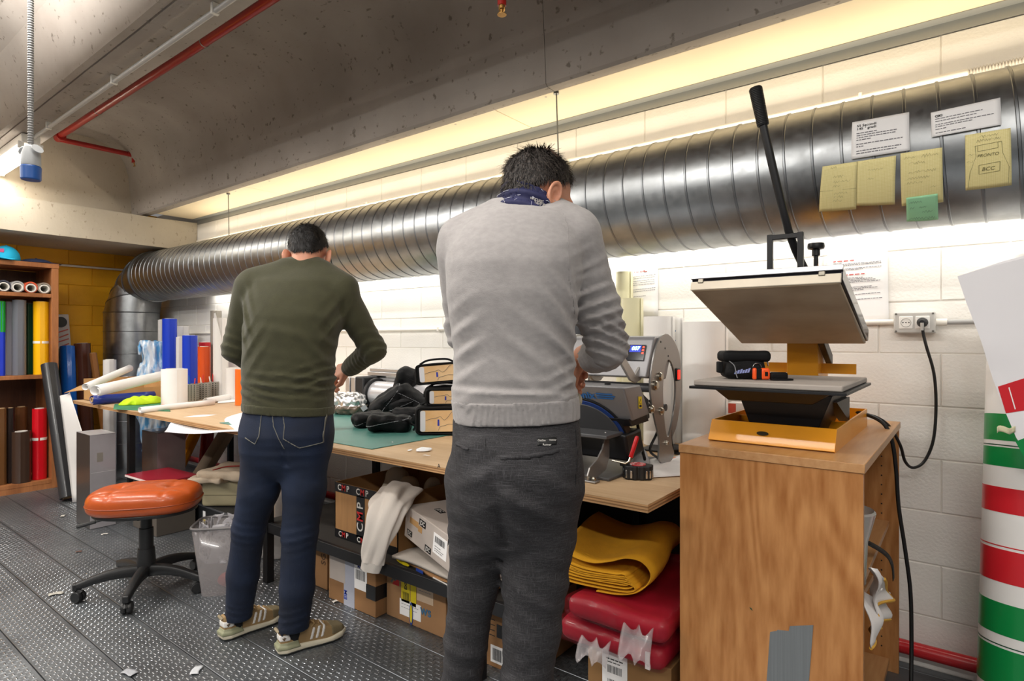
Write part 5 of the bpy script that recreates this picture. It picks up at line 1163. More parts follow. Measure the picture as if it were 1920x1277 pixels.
# ---- socket, plug, cables
so = thing('power_socket','grey double power socket box on the white wall with a black plug','socket',(-.161,WALL_Y-.001,1.318))
MB().box2((-.066,-.045,-.041),(.066,0,.041)).build('socket_box',mat('socket_grey','#c4c2bd',.45),so,bevel=.006)
M_sw=mat('socket_white','#efede8',.35)
for s,x in ((0,-.026),(1,.026)):
    p_=MB().box2((x-.022,-.048,-.024),(x+.022,-.044,.024)).build('socket_module',M_sw,so,bevel=.002)
    if s==0:
        MB().tube([(x+.016*math.cos(a),-.0485,.016*math.sin(a)) for a in [2*PI*k/24 for k in range(24)]],.0012,5,closed=True).build('socket_ring',mat('socket_ring_grey','#a9a6a0',.5),p_)  # ring in a darker grey than the white module
        for dx in (-.0095,0,.0095): MB().cyl((x+dx,-.0475,0),(x+dx,-.0487,0),.0024,n=8).build('socket_hole',M_bkp,p_)
for sx in (-.058,.058):
    for sz in (-.033,.033): MB().cyl((sx,-.044,sz),(sx,-.0465,sz),.004,n=8).build('corner_screw',mat('screw_dark','#6b6862',.5),so)
MB().cyl((.066,-.02,0),(.10,-.02,0),.014,n=14).build('conduit_gland',M_pvc,so); MB().cyl((.10,-.02,0),(.9,-.02,0),.0095,n=12).build('conduit_stub',mat('grey_pvc','#a9a8a6',.4),so)
pg = thing('black_plug','black plug with its cable hanging from the socket to the flat press','plug',(-.135,WALL_Y-.048,1.318))
O3=Vector((-.135,WALL_Y-.048,1.318))
MB().lathe([(.018,0),(.018,.012),(.014,.022),(.008,.03),(0,.03)],(0,0,0),18,(0,-1,0)).build('plug_body',M_bkp,pg)
M_cab=mat('black_cable','#141415',.45)
cp=[O3+Vector((0,-.024,-.004)),P(1731,625,Y=2.68),P(1737,650,Y=2.68),P(1751,700,Y=2.69),P(1755,760,Y=2.69),P(1750,825,Y=2.68),P(1733,865,Y=2.66),P(1712,877,Y=2.62),P(1697,865,Y=2.58),P(1688,835,Y=2.55),P(1668,800,Y=2.50),P(1640,781,Y=2.46),P(1600,774,Y=2.46)]
MB().tube(spline([p-O3 for p in cp],6),.0052,8).build('cable',M_cab,pg)
MB().cyl((0,-.028,-.002),(0,-.026,-.03),.006,.0052,n=10).build('strain_relief',mat('grey_sleeve','#b9b7b2',.5),pg)
cp=[P(1584,771,Y=2.47),P(1620,776,Y=2.44),P(1655,793,Y=2.42),P(1672,825,Y=2.42),P(1680,880,Y=2.45),P(1685,950,Y=2.5),P(1697,1030,Y=2.52),P(1707,1110,Y=2.55),P(1709,1200,Y=2.55),Vector((P(1710,1300,Y=2.55).x,2.5,.006))]
c2_=thing('black_cable','long black cable running from the flat press down past the cabinet','cable',cp[-1]); MB().tube(spline([p-cp[-1] for p in cp],6),.0068,8).build('cable',M_cab,c2_)
# ---- striped roll at the right edge
rb=Vector((.13,2.40,.002)); rt=Vector((.170,2.60,1.53)); rl=(rt-rb).length
sr=thing('striped_roll','tall white roll with red and green bands leaning at the right edge','roll',rb); sr.rotation_euler=Vector((0,0,1)).rotation_difference(rt-rb).to_euler()
RR=.112; MB().pipe((0,0,0),(0,0,rl-.075),RR,.05,48).build('sheet',M_wp,sr); MB().pipe((0,0,-.001),(0,0,rl),.048,.008,28).build('core',M_wp,sr)
Mg=mat('print_green','#0f8a45',.3,coat=.2); Mr=mat('print_red','#d22630',.3,coat=.2); Mdg=mat('print_dark_green','#1a4a34',.3)
def band(y0,y1,m,nm): 
    z0,z1=[(CAM_H-(y-638.5)*1.80/FPX) for y in (y1,y0)]; MB().pipe((0,0,z0),(0,0,z1),RR+.0008,.004,48).build(nm,m,sr)
for y0,y1,m,nm in ((786,838,Mg,'green_band'),(846,848,Mdg,'green_line'),(851,888,Mg,'green_band'),(928,976,Mr,'red_band'),(1038,1040,Mr,'red_line'),(1045,1106,Mr,'red_band'),(1144,1202,Mg,'green_band'),(1220,1222,Mdg,'green_line'),(1226,1300,Mg,'green_band')): band(y0,y1,m,nm)
fc=[(1795,518),(1830,507),(1880,490),(1925,478),(1990,466),(1990,960),(1925,852),(1905,820),(1886,775),(1862,712),(1838,635),(1812,568)]
DF=1.70; fo_=P(1905,820,D=DF)
fp__=[P(x,y,D=DF+.10*max(0,(1990-x)/190)) -fo_ for x,y in fc]
fl_=thing('striped_sheet','loose white printed sheet peeling off the striped roll at the right edge','sheet',fo_)
MB().prism(fp__,(.0006,.0006,0)).build('sheet',mat('glossy_white','#f1eff2',.25,coat=.2),fl_,smooth=False)
def onflap(pts): return [P(x,y,D=DF+.10*max(0,(1990-x)/190)-.0012)-fo_ for x,y in pts]
MB().add(onflap([(1871,725),(1940,703),(1950,765),(1886,775)]),[(0,1,2,3)]).build('red_print',Mr,fl_,smooth=False)
MB().add([p-Vector((.0004,.0004,0)) for p in onflap([(1891,727),(1893,726),(1905,767),(1903,768)])],[(0,1,2,3)]).build('white_line',M_paper,fl_,smooth=False)
MB().add(onflap([(1904,828),(1945,812),(1955,885),(1926,868)]),[(0,1,2,3)]).build('green_print',Mg,fl_,smooth=False)
tpz=P(1885,806,D=1.745); t=thing('masking_tape','scrap of cream masking tape holding the striped sheet','tape',tpz,YAW); MB().grid(lambda u,v:((u-.5)*.055,-.004+.004*math.sin(u*9),(v-.5)*.018+.004*math.sin(u*7)),10,4).build('tape',mat('cream_tape','#e4ddb8',.5),t,solid=.0006)
# ================================================================= STOOL, BIN
st_c = Vector((-3.27,1.235,0))
st = thing('rolling_stool','orange leather stool on a black five-star base with castors','stool',st_c)
M_lea = mat('orange_leather','#ab4b1b',.33,var=.08,vscale=6,bump=.12,bscale=60,coat=.15); M_pl = mat('stool_black_plastic','#1c1c1d',.45)
sr_ = R_(52)   # long axis of the seat
ca,sa = math.cos(sr_),math.sin(sr_)
def seat(X,Y,Z):
    x = X*ca+Y*sa; y = -X*sa+Y*ca
    e = (np.abs(x/.25)**3.0+np.abs(y/.18)**2.6)**(1/2.8)
    top = .508+.022*np.clip(1-e,0,1)**.5-.014*np.exp(-((np.abs(x)-.115)**2+y**2)/.0012)-.004*np.exp(-((np.abs(x)-.115)**2)/.00012)-.004*np.exp(-((np.abs(y)-.10)**2)/.0001)*(e<.95)
    side = (e-1)*.16
    return smax(side, np.maximum(Z-top, .402-Z), .045)
sdf('seat_cushion',seat,(-.33,-.33,.38),(.33,.33,.56),.007,M_lea,st,1)
MB().prism([(ca*.232*math.cos(a)*abs(math.cos(a))**-.2-sa*.165*math.sin(a), sa*.232*math.cos(a)*abs(math.cos(a))**-.2+ca*.165*math.sin(a), .392) for a in [2*PI*k/40+.01 for k in range(40)]],(0,0,.018)).build('seat_pan',M_pl,st,bevel=.004)
pipe_ = [(ca*.253*math.copysign(abs(math.cos(a))**.72,math.cos(a))-sa*.182*math.copysign(abs(math.sin(a))**.8,math.sin(a)), sa*.253*math.copysign(abs(math.cos(a))**.72,math.cos(a))+ca*.182*math.copysign(abs(math.sin(a))**.8,math.sin(a)), .452) for a in [2*PI*k/60 for k in range(60)]]
MB().tube(pipe_,.003,6,closed=True).build('seat_piping',mat('leather_piping','#8f3c14',.4),st)
MB().lathe([(.026,.24),(.026,.39)],(0,0,0),20).build('gas_lift',M_pl,st); MB().lathe([(.032,.20),(.032,.31),(.028,.312)],(0,0,0),20).build('lift_sleeve',M_pl,st)
MB().lathe([(.0,.075),(.044,.075),(.046,.10),(.037,.21),(.034,.21)],(0,0,0),24).build('hub',M_pl,st)
MB().box((0,0,.383),(.16,.14,.02)).build('tilt_plate',M_pl,st,bevel=.004)
lv=Vector((-.12,-.16,0)); MB().tube([(0,0,.378),(lv.x*.8,lv.y*.8,.372),(lv.x*1.35,lv.y*1.35,.345)],.006,8).build('height_lever',M_pl,st); MB().tube([(lv.x*1.1,lv.y*1.1,.358),(lv.x*1.5,lv.y*1.5,.338)],.009,8).build('lever_handle',M_pl,st)
tips = [P(148,1128,Z=.0)-st_c,P(241,1147,Z=.0)-st_c,P(371,1110,Z=.0)-st_c,P(352,1072,Z=.0)-st_c,P(218,1078,Z=0)-st_c]
for k in range(5):
    a = math.atan2(tips[k].y,tips[k].x); d = Vector((math.cos(a),math.sin(a),0)); n_ = Vector((-d.y,d.x,0)); Rg = .285
    def leg(u,v,d=d,n_=n_):
        r = .02+(Rg-.02)*u; zc = .10-.028*u**1.5+.02*math.sin(u*PI)*.6; w=.026-.010*u; h=.030-.012*u
        t=2*PI*v; return d*r+n_*(w*math.copysign(abs(math.cos(t))**.6,math.cos(t)))+Vector((0,0,zc+h*math.copysign(abs(math.sin(t))**.6,math.sin(t))))
    lo_=MB().grid(leg,14,15).build('base_leg',M_pl,st)
    c=d*Rg; MB().box(c+Vector((0,0,.072)),(.03,.03,.035),Matrix.Rotation(a,3,'Z')).build('leg_end',M_pl,lo_,bevel=.006)
    w_=a+.9+k*.7; wd=Vector((math.cos(w_),math.sin(w_),0)); wc_=c+Vector((-wd.y,wd.x,0))*.012
    for s in (-1,1): MB().lathe([(.008,-.009),(.024,-.009),(.0265,-.004),(.0265,.004),(.024,.009),(.008,.009)],wc_+wd*(s*.012)+Vector((0,0,.0275)),20,wd).build('castor_wheel',M_pl,lo_)
    MB().tube([wc_+Vector((-wd.y,wd.x,0))*(-.024)+Vector((0,0,.03)),wc_+Vector((0,0,.057)),wc_+Vector((-wd.y,wd.x,0))*.018+Vector((0,0,.046))],.010,8).build('castor_hood',M_pl,lo_)
# waste bin
M_smoke = mat('smoky_plastic','#9d9797',.15,alpha=.42,coat=.3)
wbn = thing('waste_bin','smoky see-through plastic waste bin beside the jeans','bin',P(418,1106,Z=0),YAW+.2)
def binw(sx,sy,z0,z1,k): return None
mb=MB(); b0,b1=.085,.125; h_=.34
def rsq(s,z,n=28): return [Vector((s*math.copysign(abs(math.cos(2*PI*i/n))**.35,math.cos(2*PI*i/n)),s*.85*math.copysign(abs(math.sin(2*PI*i/n))**.35,math.sin(2*PI*i/n)),z)) for i in range(n)]
lp=[rsq(b0,0),rsq(b1,h_)]; n=28
mb.add(lp[0]+lp[1],[(i,(i+1)%n,n+(i+1)%n,n+i) for i in range(n)]+[tuple(range(n))]); mb.build('bin_wall',M_smoke,wbn,solid=.0025)
MB().tube(rsq(b1+.003,h_),.006,8,closed=True).build('rim',mat('smoky_rim','#6d6a6a',.3),wbn)
sdf('bin_liner',lambda X,Y,Z: np.maximum(np.abs(np.sqrt((X/1.0)**2+(Y/.85)**2)-.10-.02*(Z-.25)-.012*nz3(X,Y,Z,55,3))-.003, np.maximum(.16-Z,Z-.36-.02*nz3(X,Y,Z,40,1))),(-.16,-.16,.14),(.16,.16,.40),.008,mat('clear_film','#cfccd0',.12,alpha=.45,coat=.5),wbn)
t=thing('red_wrapper','crumpled red wrapper at the bottom of the waste bin','wrapper',P(428,1100,Z=.006)); sdf('wrapper',lambda X,Y,Z: ell(X,Y,Z,(0,0,.04),(.045,.05,.04))+.008*nz3(X,Y,Z,60,2),(-.07,-.07,-.01),(.07,.07,.1),.006,mat('red_wrap','#c22a20',.3),t)

# ================================================================= UNDER THE BENCH, LEFT
M_gbox = mat('grey_shrink_wrap','#8f8b8e',.2,var=.08,vscale=5,coat=.6,bump=.15,bscale=12); M_gbd = mat('dark_box_side','#3a3736',.3,coat=.4)
def carton(label,x0,x1,y0,y1,h,m,z=0,name='cardboard_box',rz=0,msides=None,group=None,flaps=True,tape=None):
    c=Vector(((x0+x1)/2,(y0+y1)/2,z+.001)); t=thing(name,label,'box',c,rz,group=group); a,b_=(x1-x0)/2,(y1-y0)/2
    MB().box2((-a,-b_,0),(a,b_,h)).build('box_body',m,t,bevel=.003)
    if flaps:
        MB().box2((-a+.001,-.0006,h-.0002),(a-.001,.0006,h+.0008)).build('flap_seam',M_kraftd,t)
    if tape: MB().box2((-a-.0006,-.025,h*.55),(a+.0006,.025,h+.0009)).build('packing_tape',tape,t); 
    return t,a,b_,h
M_k2 = mat('kraft_carton','#8f6842',.75,var=.10,vscale=5,bump=.06)
bx_=thing('wrapped_box','tall grey shrink-wrapped box standing at the left end of the workbench','box',(-4.72,1.47,.001))
MB().box2((-.13,-.075,0),(.13,.075,.622)).build('box_body',M_gbd,bx_,bevel=.003); MB().box2((.1302,-.0745,.002),(.1312,.0745,.620)).build('wrapped_face',M_gbox,bx_); MB().box2((-.129,-.074,.6222),(.129,.074,.6232)).build('wrapped_top',mat('pale_wrap','#c2bfc0',.25,coat=.5),bx_)
MB().box2((.1315,-.035,.44),(.1318,.0,.50)).build('label',mat('faint_label','#7d776e',.5),bx_); MB().box2((.1315,-.07,.37),(.1320,.07,.372)).build('wrap_seam',mat('pale_wrap','#c2bfc0',.25,coat=.5),bx_)
bx2=thing('wrapped_box','brownish shrink-wrapped box behind the bench leg, right of the grey one','box',(-4.62,1.86,.001))
MB().box2((-.13,-.095,0),(.13,.095,.60)).build('box_body',M_gbd,bx2,bevel=.003); MB().box2((.1302,-.094,.002),(.1312,.094,.598)).build('wrapped_face',mat('brown_wrap','#6e6162',.2,coat=.6,var=.06),bx2); MB().box2((-.129,-.094,.6002),(.129,.094,.601)).build('wrapped_top',M_gbd,bx2)
t,a,b_,h=carton('dark carton under the red board behind the stool',-4.45,-4.08,1.60,1.84,.335,mat('dark_card','#4d463f',.7),flaps=False)
t=thing('red_board','dark red board lying on a dark carton behind the stool','board',(-4.26,1.72,.3375),.05); MB().box2((-.22,-.15,0),(.2,.13,.016)).build('board',mat('crimson_board','#8f1c2c',.35),t,bevel=.002); MB().box2((-.22,-.1505,.001),(.2,-.1502,.015)).build('pale_edge',mat('pale_edge','#d9c9c4',.5),t)
GU='rolls leaning under the workbench'
def uroll(label,pa,pb,Ya,Yb,r,m):
    A=P(*pa,Y=Ya);B=P(*pb,Y=Yb); d=(B-A); k=(A.z-.03)/(A.z-B.z); B=A+d*k; return roll(label,B,A,r,m,M_core,group=GU)
uroll('glossy orange red roll leaning under the workbench',(352,792),(306,882),2.42,2.2,.052,vin('orange_red','#c4521a',.15))
uroll('amber roll leaning right of the orange red roll under the workbench',(372,800),(340,868),2.35,2.2,.045,vin('amber','#d98a10',.15))
uroll('dark red roll standing under the workbench behind the canvas bag',(392,790),(386,850),2.45,2.42,.05,vin('dark_red','#8a0d1c',.2))
uroll('blue roll leaning under the workbench behind the wrapped boxes',(328,786),(296,850),2.55,2.45,.05,vin('under_blue','#16399e',.2))
uroll('tan roll leaning under the workbench beside the dark red roll',(432,800),(400,852),2.5,2.35,.06,mat('tan_paper','#8d7a66',.7))
blk,a,b_,h=carton('long low black case on the floor behind the waste bin',-4.34,-3.42,1.87,2.35,.155,mat('matte_black_case','#232427',.5),name='black_case',flaps=False)
MB().box2((-a,-b_-.004,h-.012),(a,-b_,h-.002)).build('lid_edge',mat('case_grey_edge','#4a4b4f',.4),blk); MB().box2((-.16,-b_-.0012,.045),(-.125,-b_-.0004,.115)).build('white_label',M_paper,blk); MB().box2((-.16,-b_-.002,.03),(-.12,-b_-.0012,.06)).build('yellow_label',M_wy,blk)
t=thing('beige_case','beige plastic equipment case on the black case','case',(-3.93,2.08,.157),R_(38)); M_bei=mat('beige_plastic','#a3997a',.5)
sdf('shell',lambda X,Y,Z: rbox(X,Y,Z,(0,0,.085),(.20,.155,.085),.02),(-.22,-.18,-.01),(.22,.18,.18),.008,M_bei,t); MB().box2((-.201,-.156,.075),(.201,.156,.079)).build('seam',mat('beige_dark','#6f6750',.6),t)
for x in (.155,.125): MB().box2((x,-.1585,.02),(x+.012,-.1555,.16)).build('vent_rib',mat('beige_dark2','#8a8166',.5),t)
cbg=thing('canvas_bag','folded beige canvas bag with red lettering on the beige case','bag',(-3.86,2.07,.330),R_(30))
M_can=mat('beige_canvas','#b5a48f',.85,var=.05,vscale=12,bump=.15,bscale=120)
def canf(X,Y,Z): return rbox(X,Y,Z,(0,0,.034),(.25,.17,.030),.024)+.006*nz3(X,Y,Z,22,3)+.004*nz3(X,Y,Z,60,6)
sdf('canvas',canf,(-.29,-.21,-.01),(.29,.21,.09),.008,M_can,cbg)
sdf('under_fold',lambda X,Y,Z: np.maximum(rbox(X,Y,Z,(-.17,-.12,.012),(.12,.09,.02),.012)+.010*nz3(X,Y,Z,40,8),-canf(X,Y,Z)),(-.32,-.24,-.02),(0,0,.05),.008,M_can,cbg)
for k in range(4): MB().tube(spline([(-.24+.02*k,-.14,.02),(-.30+.03*k,-.2,.0),(-.30+.04*k,-.23,-.04-.012*k)],5),.006,6).build('drawstring',M_can,cbg)
MB().tube(spline([(-.16,-.12,.066),(-.12,-.04,.073),(-.02,.0,.073),(.05,-.03,.073),(.1,.02,.073),(.16,.0,.073),(.2,-.04,.07)],6),.004,6).build('red_lettering',mat('red_canvas_print','#9c2a24',.8),cbg)
kc=thing('open_carton','small open kraft carton with raised flaps on the black case','box',(-3.47,2.02,.158),R_(25))
for a_,b2_ in (((-.09,-.08,0),(.09,-.077,.13)),((-.09,.077,0),(.09,.08,.13)),((-.09,-.08,0),(-.087,.08,.13)),((.087,-.08,0),(.09,.08,.13)),((-.09,-.08,0),(.09,.08,.003))): MB().box2(a_,b2_).build('panel',M_kraft,kc)
MB().add([(-.09,.08,.13),(.09,.08,.13),(.09,.05,.24),(-.05,.05,.24)],[(0,1,2,3)]).build('flap',M_kraft,kc,solid=.003)
t=thing('black_cable','loop of thin black cable on the floor before the black case','cable',P(318,985,Z=0)); MB().tube([(.07*math.cos(a)+.01*math.sin(3*a),.05*math.sin(a),.006+.004*math.sin(2*a)) for a in [R_(k*15) for k in range(26)]],.0045,6).build('cable',M_cab,t)
t=thing('small_castor','small black castor lying on the floor beside the waste bin','castor',P(376,1008,Z=0)); MB().lathe([(.01,-.012),(.03,-.012),(.033,0),(.03,.012),(.01,.012)],(0,0,.033),18,(.8,.5,0)).build('wheel',M_pl,t); MB().box((.02,.02,.04),(.03,.03,.04)).build('bracket',M_pl,t,bevel=.006)
pile('heap of clear plastic film under the workbench between the jeans',(-3.24,1.98,.0),.17,.18,.50,mat('clear_film2','#b9b4b0',.12,alpha=.5,coat=.6),0,7,'film_heap','film',freq=18,res=.012)
# ================================================================= SHELF: cartons, sleeve
def strip(name,x0,y0,x1,y1,m,fm_,par,z=.0012): return MB().prism([fm_(x0,y0,0),fm_(x1,y0,0),fm_(x1,y1,0),fm_(x0,y1,0)],fm_(0,0,z)-fm_(0,0,0)).build(name,m,par,smooth=False)
M_k3=mat('kraft_streaky','#a87c4e',.75,var=.06,vscale=6,stretch=(14,1,1)); M_btape=mat('black_print_tape','#161618',.4); M_wprint=mat('white_print','#d6d2cc',.6); M_rprint=mat('red_print2','#c42a2a',.6)  # M_k3: streaky kraft, paler than the floor cartons
cx0,cx1,cy0,cy1,ch=-2.43,-1.98,1.75,2.30,.264
cmpb=thing('open_carton','open kraft carton with black printed tape on the lower shelf','box',((cx0+cx1)/2,(cy0+cy1)/2,SHZ),0); a,b_=(cx1-cx0)/2,(cy1-cy0)/2
for p0,p1 in (((-a,-b_,0),(a,-b_+.004,ch)),((-a,b_-.004,0),(a,b_,ch+.03)),((-a,-b_,0),(-a+.004,b_,ch)),((a-.004,-b_,0),(a,b_,ch)),((-a,-b_,0),(a,b_,.004))): MB().box2(p0,p1).build('panel',M_k3,cmpb)
ff_=plane_map((-a,-b_-.0004,0),(1,0,0),(0,0,1))
for x0_,y0_,x1_,y1_ in ((0,ch-.045,2*a,ch),(0,0,2*a,.04),(.165,.03,.225,ch-.04),(2*a-.06,ch-.10,2*a,ch-.04)): strip('black_tape',x0_,y0_,x1_,y1_,M_btape,ff_,cmpb,.001)
def cmp_(x,y,s,rot=0):
    if rot: u_,v_=Vector((0,0,1)),Vector((-1,0,0))
    else: u_,v_=Vector((1,0,0)),Vector((0,0,1))
    o_=ff_(x,y,.0022); fm_=lambda q: (lambda X,Y,Z: o_+u_*(X+q)+v_*Y+Vector((0,-Z,0)))
    text('lettering','C',s,M_wprint,cmpb,fm_(-s*.8),.0006,extr=.0002); text('lettering','M',s,M_rprint,cmpb,fm_(0),.0006,extr=.0002); text('lettering','P',s,M_wprint,cmpb,fm_(s*.8),.0006,extr=.0002)
for x_ in (.07,.21,.35): cmp_(x_,ch-.022,.04)
for x_ in (.07,.21): cmp_(x_,.02,.034)
cmp_(.195,.13,.062,1)
lo2=thing('white_garments','heap of off-white garments inside the carton with black tape','garments',((cx0+cx1)/2,(cy0+cy1)/2-.05,SHZ+.006))
def gar(X,Y,Z):
    f=cone(X,Y,Z,(-.06,-.02,.06),(-.03,.0,.26),.10,.055); f=smin(f,cone(X,Y,Z,(.02,-.05,.06),(.07,-.02,.24),.10,.05),.02); f=smin(f,cone(X,Y,Z,(.12,.1,.1),(.20,.02,.25),.07,.04),.02); f=smin(f,ell(X,Y,Z,(.0,.02,.10),(.17,.2,.1)),.03)
    return f+.010*nz3(X,Y,Z,28,4)+.005*nz3(X,Y,Z,70,2)
M_off=mat('offwhite_cotton','#b3a796',.9,bump=.1,bscale=120)
sdf('cloth',gar,(-.215,-.215,.0),(.215,.26,.36),.010,M_off,lo2,1)
sl_=[P(x,y,Y=yy) for x,y,yy in ((752,920,1.80),(735,938,1.70),(722,965,1.64),(710,1005,1.612),(700,1045,1.605),(694,1070,1.60))]; so_=sl_[-1]
slv=thing('sleeve','off-white sweatshirt sleeve hanging out of the carton over the shelf edge','garment',so_); pts=[tuple(p-so_) for p in sl_]
Msl=mat('white_sweat','#d8cfc6',.9,bump=.12,bscale=140)
cl_=spline([Vector(p_) for p_ in pts],6); m_=len(cl_)
def slg(v0,v1,wid,dep,lob):
    def f(u,v):
        t_=v0+(v1-v0)*v; k_=min(m_-1.001,t_*(m_-1)); i_=int(k_); p_=cl_[i_].lerp(cl_[i_+1],k_-i_); d_=(cl_[i_+1]-cl_[i_]).normalized(); sx_=Vector((math.cos(YAW),math.sin(YAW),0)); sx_=(sx_-d_*sx_.dot(d_)).normalized(); n_=d_.cross(sx_)
        a_=2*PI*u; w_=np.interp(t_,[0,.3,.6,.85,1],wid); rr=1+lob*(.13*math.sin(4*a_+5*t_+1)+.09*math.sin(7*a_-7*t_)+.06*math.sin(3*a_+16*t_))
        return p_+sx_*(w_*math.cos(a_)*rr)+n_*(w_*dep*math.sin(a_)*rr)
    return f
MB().grid(slg(0,.86,[.085,.075,.058,.048,.044],.5,1),56,30,closed_u=True).build('sleeve_cloth',Msl,slv,angle=180)
MB().grid(slg(.85,1,[.05,.05,.05,.046,.041],.5,.3),48,8,closed_u=True).build('rib_cuff',mat('white_rib','#cfc8c0',.9),slv,angle=180)
# white JDC carton tilted on top of mailers
M_wc=mat('white_carton','#b9aea6',.6,var=.06,vscale=7)
jr=Matrix.Rotation(R_(-17),3,'Z')
jd=thing('white_carton','white carton with black stamps and a barcode label on the lower shelf','box',(-1.64,1.86,SHZ+.07),R_(-17)); jd.rotation_euler=(R_(-2),R_(5),R_(-17))
MB().box2((-.26,-.19,0),(.26,.19,.135)).build('box_body',M_wc,jd,bevel=.003)
MB().add([(-.02,-.06,.1365),(.2,-.05,.1365),(.25,.19,.1365),(-.24,.19,.1365),(-.2,.02,.1365)],[(0,1,2,3,4)]).build('torn_kraft',M_k2,jd,smooth=False)
jf=plane_map((-.26,-.1904,0),(1,0,0),(0,0,1)); jt=plane_map((-.26,-.19,.1356),(1,0,0),(0,1,0))
def stamp(fm_,x,y,s,word='JDC'):
    strip('stamp',x-s*1.1,y-s*.55,x+s*1.1,y+s*.55,M_btape,fm_,jd,.0006); o_=fm_(x,y,.0012); text('stamp_lettering',word,s*.95,M_wprint,jd,lambda X,Y,Z: o_+(fm_(X,Y,0)-fm_(0,0,0))+(fm_(0,0,Z)-fm_(0,0,0)),.0004,extr=.0001)
stamp(jf,.05,.03,.022); stamp(jf,.16,.108,.026); stamp(jf,.22,.022,.024); stamp(jf,.40,.11,.024); stamp(jt,.12,.10,.026); stamp(jt,.33,.06,.024); stamp(jt,.36,.12,.024)
strip('tape_patch',.045,.075,.125,.1,M_kraft,jf,jd,.0006); strip('tape_patch',.125,.065,.16,.09,M_kraft,jf,jd,.0006)
lb=strip('shipping_label',.26,.03,.37,.11,M_paper,jf,jd,.0008); o=bars(MB(),barcode(r9,.275,.075,.355,.10),jf,.0014).build('barcode',M_ink,jd,smooth=False); o['kind']='stuff'
o=bars(MB(),greek(r9,.275,.06,.33,.003)+greek(r9,.275,.05,.35,.003)+greek(r9,.275,.042,.34,.003),jf,.0014).build('label_print',M_inkgrey,jd,smooth=False); o['kind']='stuff'
for i,(z,c_,lab) in enumerate(((.0,M_k2,'brown padded mailer with a yellow oval sticker lying flat on the shelf'),(.022,mat('grey_mailer','#a79f97',.5),'thin grey mailer lying on the brown mailer'))):
    t=thing('mailer',lab,'parcel',(-1.66,1.86,SHZ+z),R_(-10+8*i)); MB().grid(lambda u,v:((u-.5)*.54,(v-.5)*.38,.008+.006*math.sin(u*7)+.004*math.sin(v*8)),14,10).build('envelope',c_,t,solid=.012)
    if i==0:
        MB().prism([(-.20+.05*math.cos(a),-.197,.010+.008*math.sin(a)) for a in [2*PI*k/18 for k in range(18)]],(0,-.002,0)).build('yellow_sticker',mat('sticker_yellow','#d8c21a',.5),t); MB().box2((-.1,-.198,.004),(-.05,-.196,.016)).build('blue_print',mat('sticker_blue','#25408f',.5),t); MB().box2((0.02,-.198,.004),(.16,-.196,.014)).build('white_print',M_wprint,t)
# floor cartons
t,a,b_,h=carton('small kraft carton with handwriting on the floor beside the jeans',-2.88,-2.535,1.78,2.1,.235,M_k2)
text('handwriting','SG',.05,mat('brown_marker','#4a3626',.8),t,(lambda X,Y,Z: Vector((a-.03-Y,-b_-.001-Z,.15+X))),.0004)
t,a,b_,h=carton('kraft carton with white labels and black tape under the shelf',-2.46,-2.11,1.735,2.1,.24,M_k2)
bf_=plane_map((-a,-b_-.0004,0),(1,0,0),(0,0,1)); strip('white_label',.01,.10,.13,.235,M_wc,bf_,t); strip('white_label',.12,.0,.20,.22,mat('pale_blue_tape','#a9abb8',.3,coat=.3),bf_,t,.0008); strip('parcel_label',.20,.10,.29,.21,M_paper,bf_,t); strip('black_tape',.285,.075,2*a+.0,.14,M_btape,bf_,t)
MB().box2((a,-b_,.075),(a+.001,b_,.14)).build('black_tape',M_btape,t); o=bars(MB(),barcode(r9,.21,.145,.28,.19),bf_,.0016).build('barcode',M_ink,t,smooth=False); o['kind']='stuff'
text('lettering','EIM',.03,mat('label_blue','#2a3f9c',.5),t,(lambda X,Y,Z: bf_(.135-Y,.05+X,.0016+Z)),.0006); text('lettering','MSD',.022,mat('label_blue','#2a3f9c',.5),t,(lambda X,Y,Z: bf_(.245+X,.205+Y,.0016+Z)),.0004)
t,a,b_,h=carton('kraft carton with yellow and white shipping labels under the shelf',-2.10,-1.727,1.79,2.2,.235,mat('kraft_carton2','#9c7550',.75,var=.08,vscale=5))
cf=plane_map((-a,-b_-.0004,0),(1,0,0),(0,0,1)); Mys=mat('sticker_yellow','#d8c21a',.5)
strip('yellow_label',.10,.09,.155,.19,Mys,cf,t); strip('yellow_label',.16,.085,.195,.215,Mys,cf,t); strip('paper_label',.20,.12,.30,.215,mat('tan_label','#c7ae94',.6),cf,t); strip('paper_label',.09,.03,.225,.10,M_paper,cf,t)
MB().prism([cf(.165+.012*math.cos(q_),.05+.05*math.sin(q_),.0018) for q_ in [2*PI*k/20 for k in range(20)]],(0,-.0006,0)).build('oval_sticker',mat('sticker_blue','#25408f',.5),t); MB().prism([cf(.165+.008*math.cos(q_),.05+.04*math.sin(q_),.0026) for q_ in [2*PI*k/20 for k in range(20)]],(0,-.0004,0)).build('oval_sticker',Mys,t)
text('lettering','ws',.06,mat('blue_stamp','#3f6a8c',.7),t,(lambda X,Y,Z: cf(.255+X,.085+Y,.0012+Z)),.001); o=bars(MB(),barcode(r9,.11,.10,.15,.135),cf,.0016).build('barcode',M_ink,t,smooth=False); o['kind']='stuff'
text('lettering','EXP',.022,M_ink,t,(lambda X,Y,Z: cf(.13-Y,.165+X,.0016+Z)),.0006)
MB().add([cf(.04,.15,.001),cf(.085,.15,.001),cf(.085,.21,.001)],[(0,1,2)]).build('red_logo',M_rprint,t,smooth=False); MB().tube([cf(.035,.16,.0015),cf(.055,.185,.0015),cf(.06,.17,.0015),cf(.085,.20,.0015)],.003,5).build('grey_logo',mat('grey_logo','#4d6670',.6),t)
